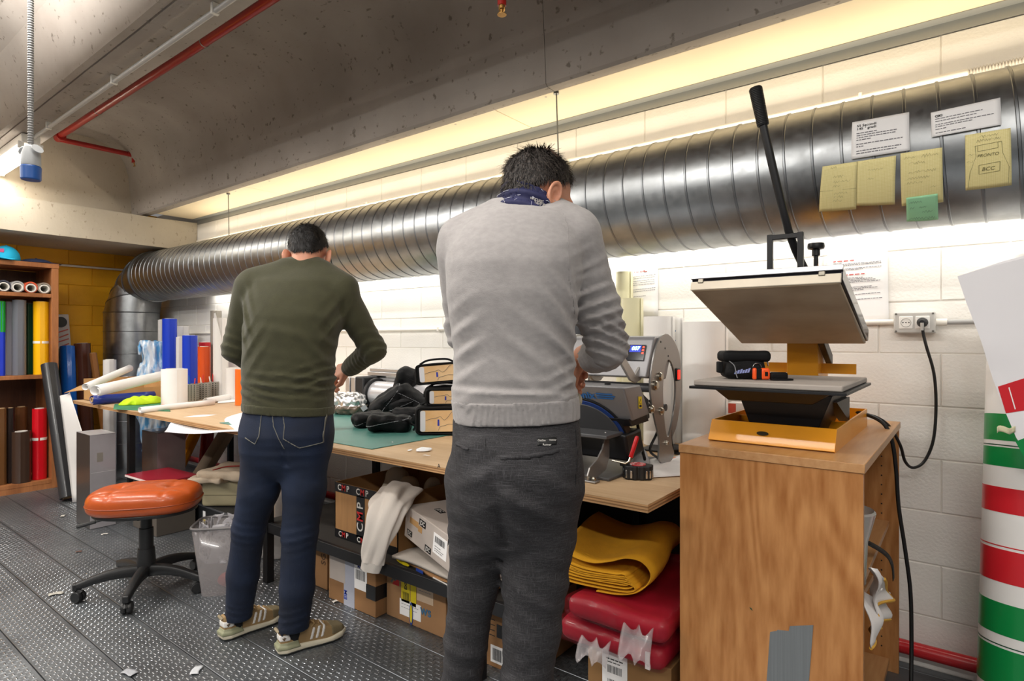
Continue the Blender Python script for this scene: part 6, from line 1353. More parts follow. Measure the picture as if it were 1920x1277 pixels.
o=bars(MB(),greek(r9,.21,.19,.28,.003)+greek(r9,.21,.178,.27,.003)+greek(r9,.21,.166,.285,.003)+greek(r9,.10,.08,.21,.002)+greek(r9,.10,.065,.2,.002),cf,.0016).build('label_print',M_inkgrey,t,smooth=False); o['kind']='stuff'
t,a,b_,h=carton('kraft carton with a barcode seen between the grey trousers',-1.62,-1.28,1.75,2.1,.255,M_k2)
df=plane_map((-a,-b_-.0004,0),(1,0,0),(0,0,1)); strip('barcode_label',.17,.02,.25,.085,M_paper,df,t); o=bars(MB(),barcode(r9,.18,.03,.24,.075),df,.0016).build('barcode',M_ink,t,smooth=False); o['kind']='stuff'; strip('black_tape',.20,.12,.34,.17,M_btape,df,t)
for k in range(7): strip('printed_rule',.10,.12+.02*k,.19,.122+.02*k,M_ink,df,t)
strip('green_print',.10,.01,.15,.10,mat('leaf_print','#5c8a4a',.6,col2='#cfd0c8',vscale=30,ramp=(.48,.52)),df,t)
# right of the grey trousers
t,a,b_,h=carton('kraft carton with a barcode sheet under the red bags beside the cabinet',-1.005,-.715,1.72,2.25,.25,mat('kraft_carton3','#8f6a40',.75,var=.08,vscale=5))
ef=plane_map((-a,-b_-.0004,0),(1,0,0),(0,0,1)); strip('label_sheet',.055,.06,.145,.245,M_paper,ef,t)
R2=barcode(r9,.075,.17,.125,.195)+barcode(r9,.075,.14,.125,.15)+barcode(r9,.07,.12,.13,.128)+barcode(r9,.07,.07,.09,.10)+barcode(r9,.105,.07,.13,.09)+greek(r9,.07,.215,.13,.004)+greek(r9,.075,.205,.12,.003)
o=bars(MB(),R2,ef,.0016).build('barcode',M_ink,t,smooth=False); o['kind']='stuff'
M_redc=mat('red_garment','#9c1024',.6,var=.12,vscale=9); M_film3=mat('clear_wrap','#a01830',.08,alpha=.16,coat=1,bump=.9,bscale=30)
for i,(z,lab,dx) in enumerate(((.252,'lower red garment pack in crinkled clear plastic on the kraft carton',0),(.346,'upper red garment pack in crinkled clear plastic under the yellow felt',.03))):
    t=thing('garment_pack',lab,'package',(-.90+dx,1.93,z)); hx,hy=(.185,.27) if i==0 else (.17,.29)
    sdf('garment',lambda X,Y,Z: rbox(X,Y,Z,(0,0,.040),(hx,hy,.036),.03)+.006*nz3(X,Y,Z,26,i+2),(-.23,-.33,-.01),(.23,.33,.1),.010,M_redc,t)
    sdf('clear_bag',lambda X,Y,Z: rbox(X,Y,Z,(0,0,.040),(hx+.010,hy+.012,.041),.03)+.006*nz3(X,Y,Z,26,i+2)+.0022*nz3(X,Y,Z,75,i),(-.25,-.35,-.02),(.25,.35,.11),.0075,M_film3,t)
    MB().grid(lambda u,v:(-hx*.2+(u-.5)*.55*hx+hx*.9*i*.8,-hy-.012-.035*v-.012*math.sin(u*11),.045-.05*v*(1+.6*i)+.012*math.sin(u*14+v*3)),16,8).build('bag_tail',mat('bag_film','#d9d2d4',.12,alpha=.3,coat=.6),t,solid=.0015)
    if i==0: MB().box2((.13,-hy-.004,.01),(.145,-hy+.003,.06)).build('white_tag',M_paper,t)
M_fel=mat('yellow_felt','#c98f12',.9,var=.06,vscale=14,bump=.2,bscale=140)
yf=thing('folded_felt','folded yellow felt sheets stacked on the red packs beside the cabinet','felt',(-.93,1.70,.438),R_(8))
def felt(pts_,name): 
    c_=spline([(x,0,z) for x,z in pts_],6); m_=len(c_); mb=MB(); vs=[]
    for j in range(9):
        for k,p in enumerate(c_): vs.append((p.x+.012*math.sin(j*.7),p.y+.44*j/8,p.z+.004*math.sin(j*.9+k*.1)+.012*max(0,1-abs(j/8-.6)*2)*(p.z/.12)))
    mb.add(vs,[(j*m_+k,j*m_+k+1,(j+1)*m_+k+1,(j+1)*m_+k) for j in range(8) for k in range(m_-1)]); return mb.build(name,M_fel,yf,solid=.0035)
for k in range(5): felt([(-.19,.012+.012*k),(-.08,.004+.011*k),(.05,.006+.011*k),(.09-.006*k,.014+.010*k),(.10-.008*k,.026+.009*k),(.085-.008*k,.038+.007*k),(.03,.040+.006*k),(-.08,.032+.008*k),(-.18,.045+.010*k)],'felt_layer')
felt([(-.185,.115),(-.10,.088),(-.04,.082),(.02,.098),(.07,.118),(.12,.118),(.15,.09),(.14,.055),(.10,.02),(.04,.002),(-.03,-.004)],'felt_layer')
t=thing('dark_backing','dark backing board added under the right end of the workbench to darken the wall there','board',(-1.3,2.68,.002)); MB().box2((-.55,-.012,0),(.58,.012,.70)).build('board',mat('dark_backing','#1f1a17',.8),t,bevel=.002)  # added board; darkens the wall seen below the bench
# litter on the floor
for i,(px,py,s_,c_,lab) in enumerate(((630,1128,.018,'#d8d4cc','small white paper roll on the floor near the cartons'),(118,968,.022,'#bdb8ae','pale paper scrap on the floor beside the wrapped box'),(243,1262,.03,'#9b9da2','grey paper scrap on the floor in the foreground'),(368,1258,.028,'#b9bcc0','silvery paper scrap on the floor before the shoes'),(105,1114,.03,'#a8a59c','pale torn paper at the left edge of the floor'),(196,1002,.018,'#c4c0ba','small white square of paper under the stool'),(690,1133,.03,'#b58a84','pinkish plastic strip lying by the kraft cartons'),(148,1035,.016,'#5e4034','brown leaf of rust on the floor behind the stool'))):
    t=thing('floor_scrap',lab,'scrap',P(px,py,Z=.0022),rnd.uniform(0,3)); MB().grid(lambda u,v:((u-.5)*s_*2,(v-.5)*s_*1.1+.1*s_*math.sin(u*5),.002+.003*abs(math.sin(u*4+v*2))),6,5).build('scrap',mat('scrap'+str(i),c_,.6),t,solid=.0006)
# ================================================================= PEOPLE
class Fig:
    def __init__(s, px, D0): s.D0 = D0; s.L0 = (px-960)/FPX*D0; s.org = DV*D0+RV*s.L0
    def q(s, px, py, dy=0):
        D = s.D0+dy; return np.array(((px-960)/FPX*D-s.L0, dy, CAM_H-(py-638.5)/FPX*D))
    def rows(s, R):       # (py, pxL, pxR, dy, half depth) -> z, xc, yc, rx, ry (ascending z)
        out = []
        for py,l,r,dy,hd in R:
            a = s.q(l,py,dy); b_ = s.q(r,py,dy); out.append((a[2],(a[0]+b_[0])/2,dy,(b_[0]-a[0])/2,hd))
        out.sort(); return np.array(out)
def loft(X,Y,Z,R,p=2.4):
    zz = np.linspace(R[0,0],R[-1,0],200); k = 9; ker = np.hanning(k+2)[1:-1]; ker /= ker.sum()
    def col(i):
        v = np.interp(zz,R[:,0],R[:,i]); v = np.convolve(np.pad(v,k//2,'edge'),ker,'valid'); return np.interp(Z,zz,v)
    xc,yc,rx,ry = col(1),col(2),col(3),col(4)
    e = (np.abs((X-xc)/rx)**p+np.abs((Y-yc)/ry)**p)**(1/p)
    return (e-1)*np.minimum(rx,ry)*.95, e
def folds(X,Y,Z,L):
    f = 0*X
    for c,n,lam,amp,sg in L:
        dx,dy,dz = X-c[0],Y-c[1],Z-c[2]; n = np.array(n,float); n /= np.linalg.norm(n)
        ph = (n[0]*dx+n[1]*dy+n[2]*dz)/lam*2*PI+.7*nz3(X,Y,Z,11,c[0]*9+c[2]*5)
        w = np.exp(-(dx/sg[0])**2-(dy/sg[1])**2-(dz/sg[2])**2)
        f = f+amp*(np.sin(ph)+.35*np.sin(2*ph+.6))*.62*w
    return f
def rotm(yaw, pitch, roll=0):   # head frame rows: right, forward, up in figure axes; yaw>0 turns right, pitch>0 looks down
    f = np.array((math.sin(yaw)*math.cos(pitch), math.cos(yaw)*math.cos(pitch), -math.sin(pitch)))
    r = np.array((math.cos(yaw),-math.sin(yaw),0)); u = np.cross(r,f)
    r2 = r*math.cos(roll)+u*math.sin(roll); return np.array((r2,f,np.cross(r2,f)))
def head_f(x,y,z,flare=.5,es=1.05):
    f = ell(x,y,z,(0,-.004,.030),(.077,.098,.086))
    f = smin(f, ell(x,y,z,(0,.040,-.045),(.060,.062,.070)), .03)
    f = smin(f, ell(x,y,z,(0,.072,-.095),(.028,.026,.024)), .03)          # chin
    f = smin(f, ell(x,y,z,(0,.086,.018),(.052,.016,.014)), .02)           # brow
    f = smin(f, chain(x,y,z,[(0,.096,.010),(0,.118,-.028),(0,.108,-.036)],[.008,.013,.012],.008), .010)   # nose
    for s in (-1,1):
        f = smin(f, ell(x,y,z,(s*.040,.074,-.025),(.022,.020,.020)), .02) # cheekbone
        f = smax(f, -ell(x,y,z,(s*.031,.100,.002),(.017,.014,.010)), .012)# eye socket
        f = smin(f, ell(x,y,z,(s*.031,.086,.002),(.0125,.0125,.0115)), .003)
        # ear: shell with rim and hollow
        ex,ey,ez = (x*s-.083)/es, (y+.004)/es, (z+.020)/es
        ex2 = ex-flare*(-ey)-.004; er = ell(ex2,ey,ez,(-.002,0,0),(.0065,.019,.032)); er = smin(er, ell(ex2,ey,ez,(-.001,.004,-.027),(.006,.010,.011)), .006)
        kk = (np.sqrt((ey/.0175)**2+((ez-.003)/.028)**2)-1)*.02; rim = np.sqrt(kk**2+(ex2-.005)**2)-.0048
        er = smin(er, rim+.02*np.clip(ey-.012,0,1), .003); er = smax(er, -ell(ex2,ey,ez,(.007,.004,-.002),(.008,.010,.014)), .003)
        er = smin(er, ell(ex2,ey,ez,(.003,.014,-.008),(.005,.005,.006)), .003)
        f = smin(f, er, .006)
    f = smin(f, ell(x,y,z,(0,.098,-.062),(.024,.010,.006)), .006); f = smin(f, ell(x,y,z,(0,.096,-.073),(.022,.010,.006)), .006)
    f = smax(f, -ell(x,y,z,(0,.110,-.067),(.024,.008,.0022)), .003)       # mouth line
    return f
def hand_f(X,Y,Z,W,K,side,curl,r=.0095,spread=.019,thumb=None,drop=(0,0,-1)):
    """wrist W -> knuckle centre K; side = unit across the palm; drop = direction the fingers curl to"""
    W=np.array(W,float);K=np.array(K,float);d=(K-W)/np.linalg.norm(K-W);s=np.array(side,float);s-=d*(s@d);s/=np.linalg.norm(s);dn=np.array(drop,float);dn-=d*(dn@d);dn/=np.linalg.norm(dn)
    f=None
    for i,o in enumerate((-1.5,-.5,.5,1.5)):
        g=cone(X,Y,Z,W+s*o*.011,K+s*o*spread,.017,.0125); f=g if f is None else smin(f,g,.012)
        L=(.036,.044,.041,.032)[i]; a=curl*(1+.08*i); k0=K+s*o*spread
        k1=k0+(d*math.cos(a*.5)+dn*math.sin(a*.5))*L; k2=k1+(d*math.cos(a*1.5)+dn*math.sin(a*1.5))*L*.72; k3=k2+(d*math.cos(a*2.3)+dn*math.sin(a*2.3))*L*.55
        g=cone(X,Y,Z,k0,k1,r+.001,r); g=smin(g,cone(X,Y,Z,k1,k2,r,r-.0008),.003); g=smin(g,cone(X,Y,Z,k2,k3,r-.0008,r-.002),.003); f=smin(f,g,.004)
    t0=W+d*.022-s*.022; t1=t0-s*.022+d*.028+dn*.018; t2=t1+d*.028+dn*.012+s*.006
    g=cone(X,Y,Z,t0,t1,.016,.0115); g=smin(g,cone(X,Y,Z,t1,t2,.0115,.009),.004); return smin(f,g,.010)
def strands(name, obj, R, c, m, parent, n, length, flow, seed, keep=None):
    r = random.Random(seed); me = obj.data; vs=[]; fs=[]; cand=[v for v in me.vertices]; up=Vector(R[2]); fw=Vector(R[1])
    for _ in range(n):
        v = r.choice(cand); nrm = v.normal; p = v.co
        if keep and not keep(p): continue
        if r.random()<.0: continue
        t = flow(p,nrm); t = (t-nrm*t.dot(nrm)); t = t.normalized() if t.length>1e-4 else Vector((1,0,0))
        t = (t+Vector((r.gauss(0,.25),r.gauss(0,.25),r.gauss(0,.25)))).normalized(); L=length*r.uniform(.6,1.3); w=nrm.cross(t).normalized()*.0011
        b0=len(vs); lift=r.uniform(.2,.9)
        for k in (0,.5,1):
            q = p-nrm*.002+t*(L*k)+nrm*(lift*L*k*(1-.45*k)); ww=w*(1-.75*k); vs += [q-ww,q+ww]
        fs += [(b0,b0+1,b0+3,b0+2),(b0+2,b0+3,b0+5,b0+4)]
    h = bpy.data.meshes.new(name); h.from_pydata(vs,[],fs); h.update(); o = finish(name,h,m,parent,angle=180); o['kind']='stuff'; return o
def hair_col(name, c1, c2, scale=160):
    return mat(name,c1,.6,col2=c2,vscale=scale,ramp=(.42,.72),spec=.6)
M_skin = mat('skin','#c98d72',.5,var=.07,vscale=14,bump=.05,bscale=180); M_skin2 = mat('skin_fair','#c58a6e',.5,var=.08,vscale=14,bump=.05,bscale=180)
for m_ in (M_skin,M_skin2):
    nb = m_.node_tree.nodes['Principled BSDF']; nb.inputs['Subsurface Weight'].default_value=.12; nb.inputs['Subsurface Radius'].default_value=(.01,.004,.002)
def shoe(fig, parent, heel, toe, side):
    """trainer built in its own frame (x along the foot, y across, z up), parented to the person"""
    h = Vector(fig_local(fig,heel)); t = Vector(fig_local(fig,toe)); d = t-h; ang = math.atan2(d.y,d.x); L = d.length
    mid = MB(); t0 = bpy.data.objects.new('shoe',None); COL.objects.link(t0); t0.parent = parent; t0.location = (h.x,h.y,0); t0.rotation_euler = (0,0,ang); t0.empty_display_size=.03
    s = L/.285
    def width(x): return np.interp(x/s,[-.004,.03,.10,.17,.22,.265,.288],[.022,.036,.034,.043,.046,.034,.012])*s
    def outline(X,Y): return np.maximum(np.abs(Y)-width(X), np.maximum(-X-.0, X-.285*s))
    def sole(X,Y,Z): return smax(outline(X,Y)-.004, np.maximum(Z-np.interp(X/s,[0,.1,.2,.285],[.038,.030,.024,.034]), -Z+.002+.012*np.clip((X/s-.235)/.05,0,1)**2+.006*np.clip((.02-X/s)/.02,0,1)**2), .010)
    def upper(X,Y,Z):
        ht = np.interp(X/s,[0,.02,.06,.095,.13,.17,.22,.265,.285],[.100,.102,.085,.088,.098,.082,.062,.052,.040])
        w = width(X)*np.interp((Z-.02)/ht,[0,.4,.8,1],[1.0,.97,.72,.45])
        f = np.maximum((np.abs(Y)-w)*.9, np.maximum((Z-ht)*.8, np.maximum(.014-Z, np.maximum(-X+.002,(X-.280*s)))))
        g = smax(f, -cone(X,Y,Z,(.052*s,0,.075),(.045*s,0,.20),.030,.034), .006); return smin(g,f+.02,.004)
    up_ = lambda X,Y,Z: smax(upper(X,Y,Z), outline(X,Y)+.001, .014)
    lo,hi=(-.02,-.07,-.005),(.31*s,.07,.13)
    M_ups=mat('tan_suede','#8f7550',.8,var=.06,vscale=20,bump=.1,bscale=150); 
    sdf('upper',up_,lo,hi,.0045,M_ups,t0,2); sdf('sole',sole,lo,hi,.0045,mat('pale_sole','#c3bba6',.6,var=.04),t0,1)
    sdf('outsole',lambda X,Y,Z: np.maximum(sole(X,Y,Z)-.0012, Z-.010),lo,(hi[0],hi[1],.02),.0045,mat('dark_outsole','#2b2d2a',.7),t0)
    sdf('heel_clip',lambda X,Y,Z: np.maximum(smin(sole(X,Y,Z),up_(X,Y,Z),.004)-.0022, np.maximum(X-.085*s+.3*(Z-.02), np.maximum(Z-.048,.022-Z))),lo,hi,.004,mat('sage_rubber','#84856a',.6),t0)
    def stripe(k): 
        x0=(.135+.022*k)*s; return lambda X,Y,Z: np.maximum(up_(X,Y,Z)-.0018, np.maximum(np.abs(X-x0-.28*(Z-.055))-.0058, np.maximum(.034-Z, Z-.080)))
    for k in range(3): sdf('stripe',stripe(k),lo,hi,.0034,mat('white_stripe','#d9d6d2',.6),t0)
    sdf('heel_tab',lambda X,Y,Z: np.maximum(up_(X,Y,Z)-.002, np.maximum(X-.045*s, np.maximum(.055-Z, Z-.078))),lo,hi,.0036,mat('white_stripe','#d9d6d2',.6),t0)
    sdf('toe_cap',lambda X,Y,Z: np.maximum(up_(X,Y,Z)-.0014, np.maximum(.215*s-X, .030-Z)),lo,hi,.004,mat('olive_mesh','#6f6349',.85),t0)
    MB().tube([(.002,-.006,.09),(-.008,0,.105),(.002,.006,.09)],.006,8).build('pull_tab',mat('pale_suede','#b3a387',.8),t0)
    lc=mat('tan_lace','#a3855a',.8)
    for k in range(5): x_=(.105+.022*k)*s; z_=np.interp(.105+.022*k,[.095,.13,.17,.22],[.088,.098,.082,.062])+.003; MB().tube(spline([(x_-.006,-.022,z_-.012),(x_,0,z_+.003),(x_+.006,.022,z_-.012)],4),.0032,6).build('lace',lc,t0)
    for sg in (-1,1): MB().tube(spline([(.12*s,0,.103),(.125*s,sg*.02,.112),(.14*s,sg*.035,.10),(.13*s,sg*.03,.085)],5),.0026,6).build('lace_bow',lc,t0)
    # three-leaf emblem on the heel tab
    for sg in (-1,1):
        for a_ in (-35,0,35): 
            p0=Vector((.018*s,sg*(float(width(np.array([.018*s]))[0])*.985+.0025),.060)); MB().tube([p0,p0+Vector((math.sin(R_(a_))*.010,0,math.cos(R_(a_))*.013))],[.0012,.0022],5).build('emblem',mat('emblem_tan','#5c4a34',.7),t0)
    return t0
def fig_local(fig, w):
    p = Vector(w)-fig.org; return (p.dot(RV), p.dot(DV), w[2])
def person(fig, name, label, chunks, m):
    o = sdf(name, None, None, None, 0, m, chunks=chunks); o.location = fig.org; o.rotation_euler = (0,0,YAW); tag(o,label,'person'); return o

# ----------------------------------------------------------------- man in olive sweater and jeans
FA = Fig(545, 2.38); q = FA.q
hcA = q(578,476,.11); RA = rotm(R_(-5),R_(20),0)
HS = 1/.945
def toH(X,Y,Z,c,R): x,y,z = (X-c[0])*HS,(Y-c[1])*HS,(Z-c[2])*HS; return tuple(R[i,0]*x+R[i,1]*y+R[i,2]*z for i in range(3))
shLA, elLA, wrLA = q(470,541,.03), q(443,655,.08), q(500,700,.31)
shRA, elRA, wrRA = q(641,553,.03), q(700,655,.13), q(656,690,.27)
TA = FA.rows([(487,538,600,.075,.05),(500,525,612,.07,.062),(513,492,634,.06,.085),(530,470,648,.04,.105),(560,463,648,.02,.122),(595,462,643,.0,.13),(625,461,634,-.005,.13),(660,460,627,-.005,.128),(700,459,625,0,.13),(735,459,624,.005,.132),(752,460,624,.005,.130),(785,461,622,.005,.124),(800,461,622,.005,.12)])
legsA = ([q(497,815,.0),q(486,915,.02),q(467,990,.05),q(456,1077,.09),q(448,1152,.125)],[.088,.078,.063,.060,.054]), ([q(577,815,0),q(571,915,-.005),q(562,1000,-.012),q(557,1102,-.01),q(551,1172,.01)],[.090,.081,.067,.064,.059])
kA = q(634,698,.305)
zcA = float(q(0,505,.07)[2])
def headA(X,Y,Z):
    f = head_f(*toH(X,Y,Z,hcA,RA)); f = smin(f, cone(X,Y,Z,hcA+RA.T@np.array((0,-.030,-.05)),q(572,525,.05),.054,.058), .03); return np.maximum(f, zcA-.03-Z)
def bodyA(X,Y,Z):
    f = cone(X,Y,Z,hcA+RA.T@np.array((0,-.030,-.05)),q(572,525,.05),.054,.058)
    t,_ = loft(X,Y,Z,TA); t = np.maximum(t+.014, np.maximum(Z-q(0,512)[2], .80-Z)); f = smin(f,t,.03)
    f = smin(f, chain(X,Y,Z,[shLA,elLA,wrLA],[.045,.038,.027],.02), .03); f = smin(f, chain(X,Y,Z,[shRA,elRA,wrRA],[.045,.036,.026],.02), .03)
    for pts_,rs in legsA: f = smin(f, chain(X,Y,Z,pts_,[k-.026 for k in rs],.015), .03)
    return np.maximum(f, Z-zcA)
def handRA(X,Y,Z): return smin(cone(X,Y,Z,elRA+.5*(wrRA-elRA),wrRA,.031,.026), hand_f(X,Y,Z,wrRA,kA,(0,.55,.8),1.0), .012)
def handLA(X,Y,Z): return smin(cone(X,Y,Z,elLA+.7*(wrLA-elLA),wrLA,.031,.027), hand_f(X,Y,Z,wrLA,q(545,707,.36),(.2,.4,-.8),.8), .012)
pA = person(FA,'person','man seen from behind in olive sweater and dark jeans standing left at the workbench',[(headA,hcA-.17,hcA+.17,.0036),(bodyA,(-.40,-.22,.06),(.46,.52,1.62),.010),(handRA,wrRA-np.array((.14,.12,.13)),wrRA+np.array((.12,.17,.12)),.0036),(handLA,wrLA-np.array((.10,.14,.13)),wrLA+np.array((.16,.17,.12)),.0045)],M_skin)
M_olive = mat('olive_sweat','#3a3924',.9,var=.07,vscale=26,bump=.22,bscale=240,sheen=.15)
foA = [ (q(545,722,-.1),(.1,0,1),.042,.010,(.17,.2,.055)), (q(600,712,-.1),(-.35,0,1),.036,.008,(.10,.2,.06)), (q(500,735,-.1),(.3,0,1),.034,.007,(.10,.2,.05)), (elLA,(.3,.3,1),.035,.008,(.07,.1,.08)), (elRA,(-.5,.5,.9),.030,.008,(.08,.12,.09)), (q(675,675,.2),(.8,-.4,.3),.026,.006,(.05,.10,.05)),
        (q(470,590,-.05),(.9,0,.45),.045,.008,(.035,.12,.11)), (q(632,610,-.05),(.8,0,-.5),.04,.008,(.045,.12,.09)), (q(480,650,-.1),(.8,0,-.6),.05,.005,(.06,.1,.10)), (q(600,660,-.1),(.7,0,.6),.055,.006,(.07,.1,.12)), (q(545,620,-.12),(.25,0,1),.09,.004,(.15,.1,.10)) ]
def swA0(X,Y,Z):
    f,_ = loft(X,Y,Z,TA); f = np.maximum(f, Z-q(0,489)[2]+.10*X)
    for a,b_,r0,r1 in ((q(565,505,.07),q(478,529,.035),.058,.060),(q(590,508,.07),q(645,540,.035),.060,.060)): f = smin(f, cone(X,Y,Z,a,b_,r0,r1), .035)
    arm = smin(chain(X,Y,Z,[shLA,elLA,wrLA],[.066,.055,.042],.02), chain(X,Y,Z,[shRA,elRA,wrRA+.12*(elRA-wrRA)],[.066,.052,.043],.02), .01)
    f = smin(f, arm, .022); return f
def swA(X,Y,Z):
    f = swA0(X,Y,Z)+folds(X,Y,Z,foA)+.0018*nz3(X,Y,Z,34,2)
    zh = q(0,763)[2]; f = np.maximum(f, zh-.004-Z+.02*(X-.0)*0)
    # neck opening
    f = smax(f, -cone(X,Y,Z,q(578,470,.125),q(575,505,.095),.066,.056), .006); return f
sw_ = sdf('sweater',swA,(-.36,-.24,.90),(.46,.40,1.62),.0075,M_olive,pA,1)
def hemA(X,Y,Z): 
    f,_=loft(X,Y,Z,TA); sl = -.055*(X)
    return np.maximum(f-.002+.0008*np.sin(np.arctan2(Y,X)*110), np.maximum(Z-q(0,757)[2]-sl, q(0,774)[2]+sl-Z))
hm=sdf('hem_rib',hemA,(-.25,-.2,.88),(.25,.2,1.06),.0055,M_olive,sw_,1)
dR=(wrRA-elRA)/np.linalg.norm(wrRA-elRA); dLm=(wrLA-elLA)/np.linalg.norm(wrLA-elLA)
sdf('cuff_rib',lambda X,Y,Z: cone(X,Y,Z,wrRA-dR*.045,wrRA-dR*.002,.043,.039),wrRA-.12,wrRA+.12,.005,M_olive,sw_)
sdf('cuff_rib',lambda X,Y,Z: cone(X,Y,Z,wrLA-dLm*.05,wrLA,.042,.038),wrLA-.12,wrLA+.12,.006,M_olive,sw_)
ncA=q(574,498,.085); dn_=(q(560,540,.07)-q(575,480,.125)); dn_=Vector(dn_/np.linalg.norm(dn_)); u_,w_2=frame(dn_)
MB().tube([Vector(ncA)+u_*(.062*math.cos(a))+w_2*(.062*math.sin(a)) for a in [2*PI*k/40 for k in range(40)]],.0085,8,closed=True).build('collar_rib',M_olive,sw_)
# jeans
HA = FA.rows([(755,462,620,.0,.105),(785,457,622,-.005,.115),(815,455,621,-.012,.122),(845,458,616,-.005,.112),(870,478,600,.0,.09),(890,505,570,0,.05),(900,525,550,0,.03)])
fjA = [(legsA[0][0][2],(.2,0,1),.034,.006,(.09,.12,.07)),(legsA[1][0][2],(-.2,0,1),.034,.006,(.09,.12,.07)),(legsA[0][0][4]+np.array((0,0,.04)),(.2,0,1),.03,.006,(.09,.12,.05)),(legsA[1][0][4]+np.array((0,0,.05)),(-.2,0,1),.032,.007,(.09,.12,.06)),(q(535,850,-.1),(.0,0,1),.04,.004,(.12,.1,.06)),(legsA[1][0][1],(.4,0,1),.06,.003,(.09,.12,.08)),(legsA[0][0][1],(-.4,0,1),.06,.003,(.09,.12,.08))]
def jeA0(X,Y,Z):
    f,_ = loft(X,Y,Z,HA,2.3); f = np.maximum(f, np.maximum(Z-q(0,760)[2], q(0,898)[2]-Z))
    for pts_,rs in legsA: f = smin(f, chain(X,Y,Z,pts_,rs,.02), .03)
    s0,s1=q(508,768,-.12),q(533,860,-.1); tt=np.clip((s0[2]-Z)/(s0[2]-s1[2]),-.3,1.2); xs=s0[0]+(s1[0]-s0[0])*tt
    gr=.012*np.exp(-((X-xs)/.014)**2)*np.clip(tt*1.3-.1,0,1)*(Y<.02)*(tt<1.15)
    return f+gr+.65*folds(X,Y,Z,fjA)+.0025*nz3(X,Y,Z,17,6)+.001*nz3(X,Y,Z,40,3)
M_jean = mat('dark_denim','#081123',.8,col2='#10203a',vscale=7,ramp=(.3,.75),bump=.2,bscale=300)
def jeA(X,Y,Z): return np.maximum(jeA0(X,Y,Z), np.maximum(Z-q(0,765)[2], np.where(X<-.02, q(0,1160,.125)[2], q(0,1178,.01)[2])-Z))
je=sdf('jeans',jeA,(-.33,-.22,.04),(.24,.28,.98),.0072,M_jean,pA,1)
M_st=mat('denim_stitch','#6b6a63',.8)
def seam(name,pix,r=.0016,dy=-.12,k=1.7):
    pts_=[q(a,b_,dy) for a,b_ in pix]
    def f(X,Y,Z):
        g=None
        for a,b_ in zip(pts_,pts_[1:]): 
            c=cone(X,Y*0+dy,Z,a,b_,r*k,r*k); g=c if g is None else np.minimum(g,c)
        return np.maximum(np.maximum(jeA0(X,Y,Z)-.0028, g), Y-.02)
    P_=np.array(pts_); lo=P_.min(0)-.012; hi=P_.max(0)+.012; lo[1]=-.2; hi[1]=.03
    return sdf(name,f,lo,hi,.003,M_st,je)
seam('pocket_stitch',[(529,778),(601,780)],.0014); seam('pocket_stitch',[(529,778),(534,800),(533,822),(560,841),(598,834),(601,780)],.0011)
seam('pocket_stitch',[(464,773),(488,774),(487,818),(478,833),(457,822)],.0011); seam('back_seam',[(508,768),(513,800),(533,842)],.0011)
def foot(fig,par,h,t,side):
    a=P(*h,Z=0); b_=P(*t,Z=0); shoe(fig,par,a,a+(b_-a).normalized()*.275,side)
foot(FA,pA,(414,1201),(513,1163),-1); foot(FA,pA,(520,1227),(638,1190),1)
for (pp,rr) in ((q(441,1165,.13),.034),(q(548,1183,.012),.036)): sdf('sock',lambda X,Y,Z: cone(X,Y,Z,pp+np.array((0,0,.08)),pp-np.array((0,-.01,.05)),rr,rr),pp-.14,pp+.14,.008,mat('black_sock','#0f1116',.9),pA)
# hair
def hair_f(x,y,z,nape=-.092,rx=.083,rz=.099,ns=90):
    f = smin(ell(x,y,z,(0,-.006,.033),(rx,.105,rz)), cone(x,y,z,(0,-.028,-.03),(0,-.040,-.13),.062,.058), .03)+.003*nz3(x,y,z,ns,1)
    hl = nape+1.05*np.clip(y+.082,0,.075)+.9*np.clip(y-.02,0,1)+.0*x+.004*nz3(x,y,z,70,4)
    ear = ell(np.abs(x),y,z,(.083,-.004,-.018),(.03,.026,.036))
    return smax(np.maximum(f, np.maximum(hl-z, y-.062-.45*(z-.06))), -ear, .004)
def hairA(X,Y,Z): return hair_f(*toH(X,Y,Z,hcA,RA),nape=-.034)
Mh1=hair_col('black_hair','#0a0807','#1d1613'); hA=sdf('hair',hairA,hcA-.15,hcA+.15,.0045,Mh1,pA)
RAm=RA; cA=Vector(hcA)
strands('hair_strands',hA,RA,hcA,Mh1,hA,8500,.014,lambda p,n: Vector(RA[2])*-.6+Vector(RA[1])*.3+n*.2,3)
hb=Vector(hcA); 
MB().tube([hb+Vector(RA.T@np.array(p_)) for p_ in ((.083,.0,.01),(.082,.06,.002),(.078,.112,-.002))],.0022,6).build('glasses_arm',M_bkp,pA)
MB().tube([hb+Vector(RA.T@np.array(p_)) for p_ in ((-.083,.0,.01),(-.082,.06,.002),(-.078,.112,-.002))],.0022,6).build('glasses_arm',M_bkp,pA)
for s in (-1,1): MB().tube([hb+Vector(RA.T@np.array((s*.035+.027*math.cos(a),.113,-.004+.021*math.sin(a)))) for a in [2*PI*k/20 for k in range(20)]],.0018,6,closed=True).build('glasses_rim',M_bkp,pA)
# scissors in the right hand
sc0=Vector(kA)+Vector((0,.0,.0)); sc=thing('scissors','dark scissors held in the right hand of the man in the olive sweater','scissors',FA.org+RV*float(kA[0])+DV*float(kA[1])+Vector((0,0,float(kA[2]))),YAW)
MB().tube([(.035,-.02,-.002),(-.01,-.005,.0),(-.05,.01,.004)],[.004,.005,.003],8).build('handle',M_bkp,sc); MB().tube([(.03,-.015,-.014),(-.01,-.004,-.006),(-.05,.008,-.006)],[.004,.005,.003],8).build('handle',M_bkp,sc)
for s in (1,-1): MB().add([(-.045,.008,.003*s),(-.05,.012,.010*s),(-.13,.035,.004*s),(-.13,.034,.002*s)],[(0,1,2,3)]).build('blade',M_bolt,sc,solid=.0015)
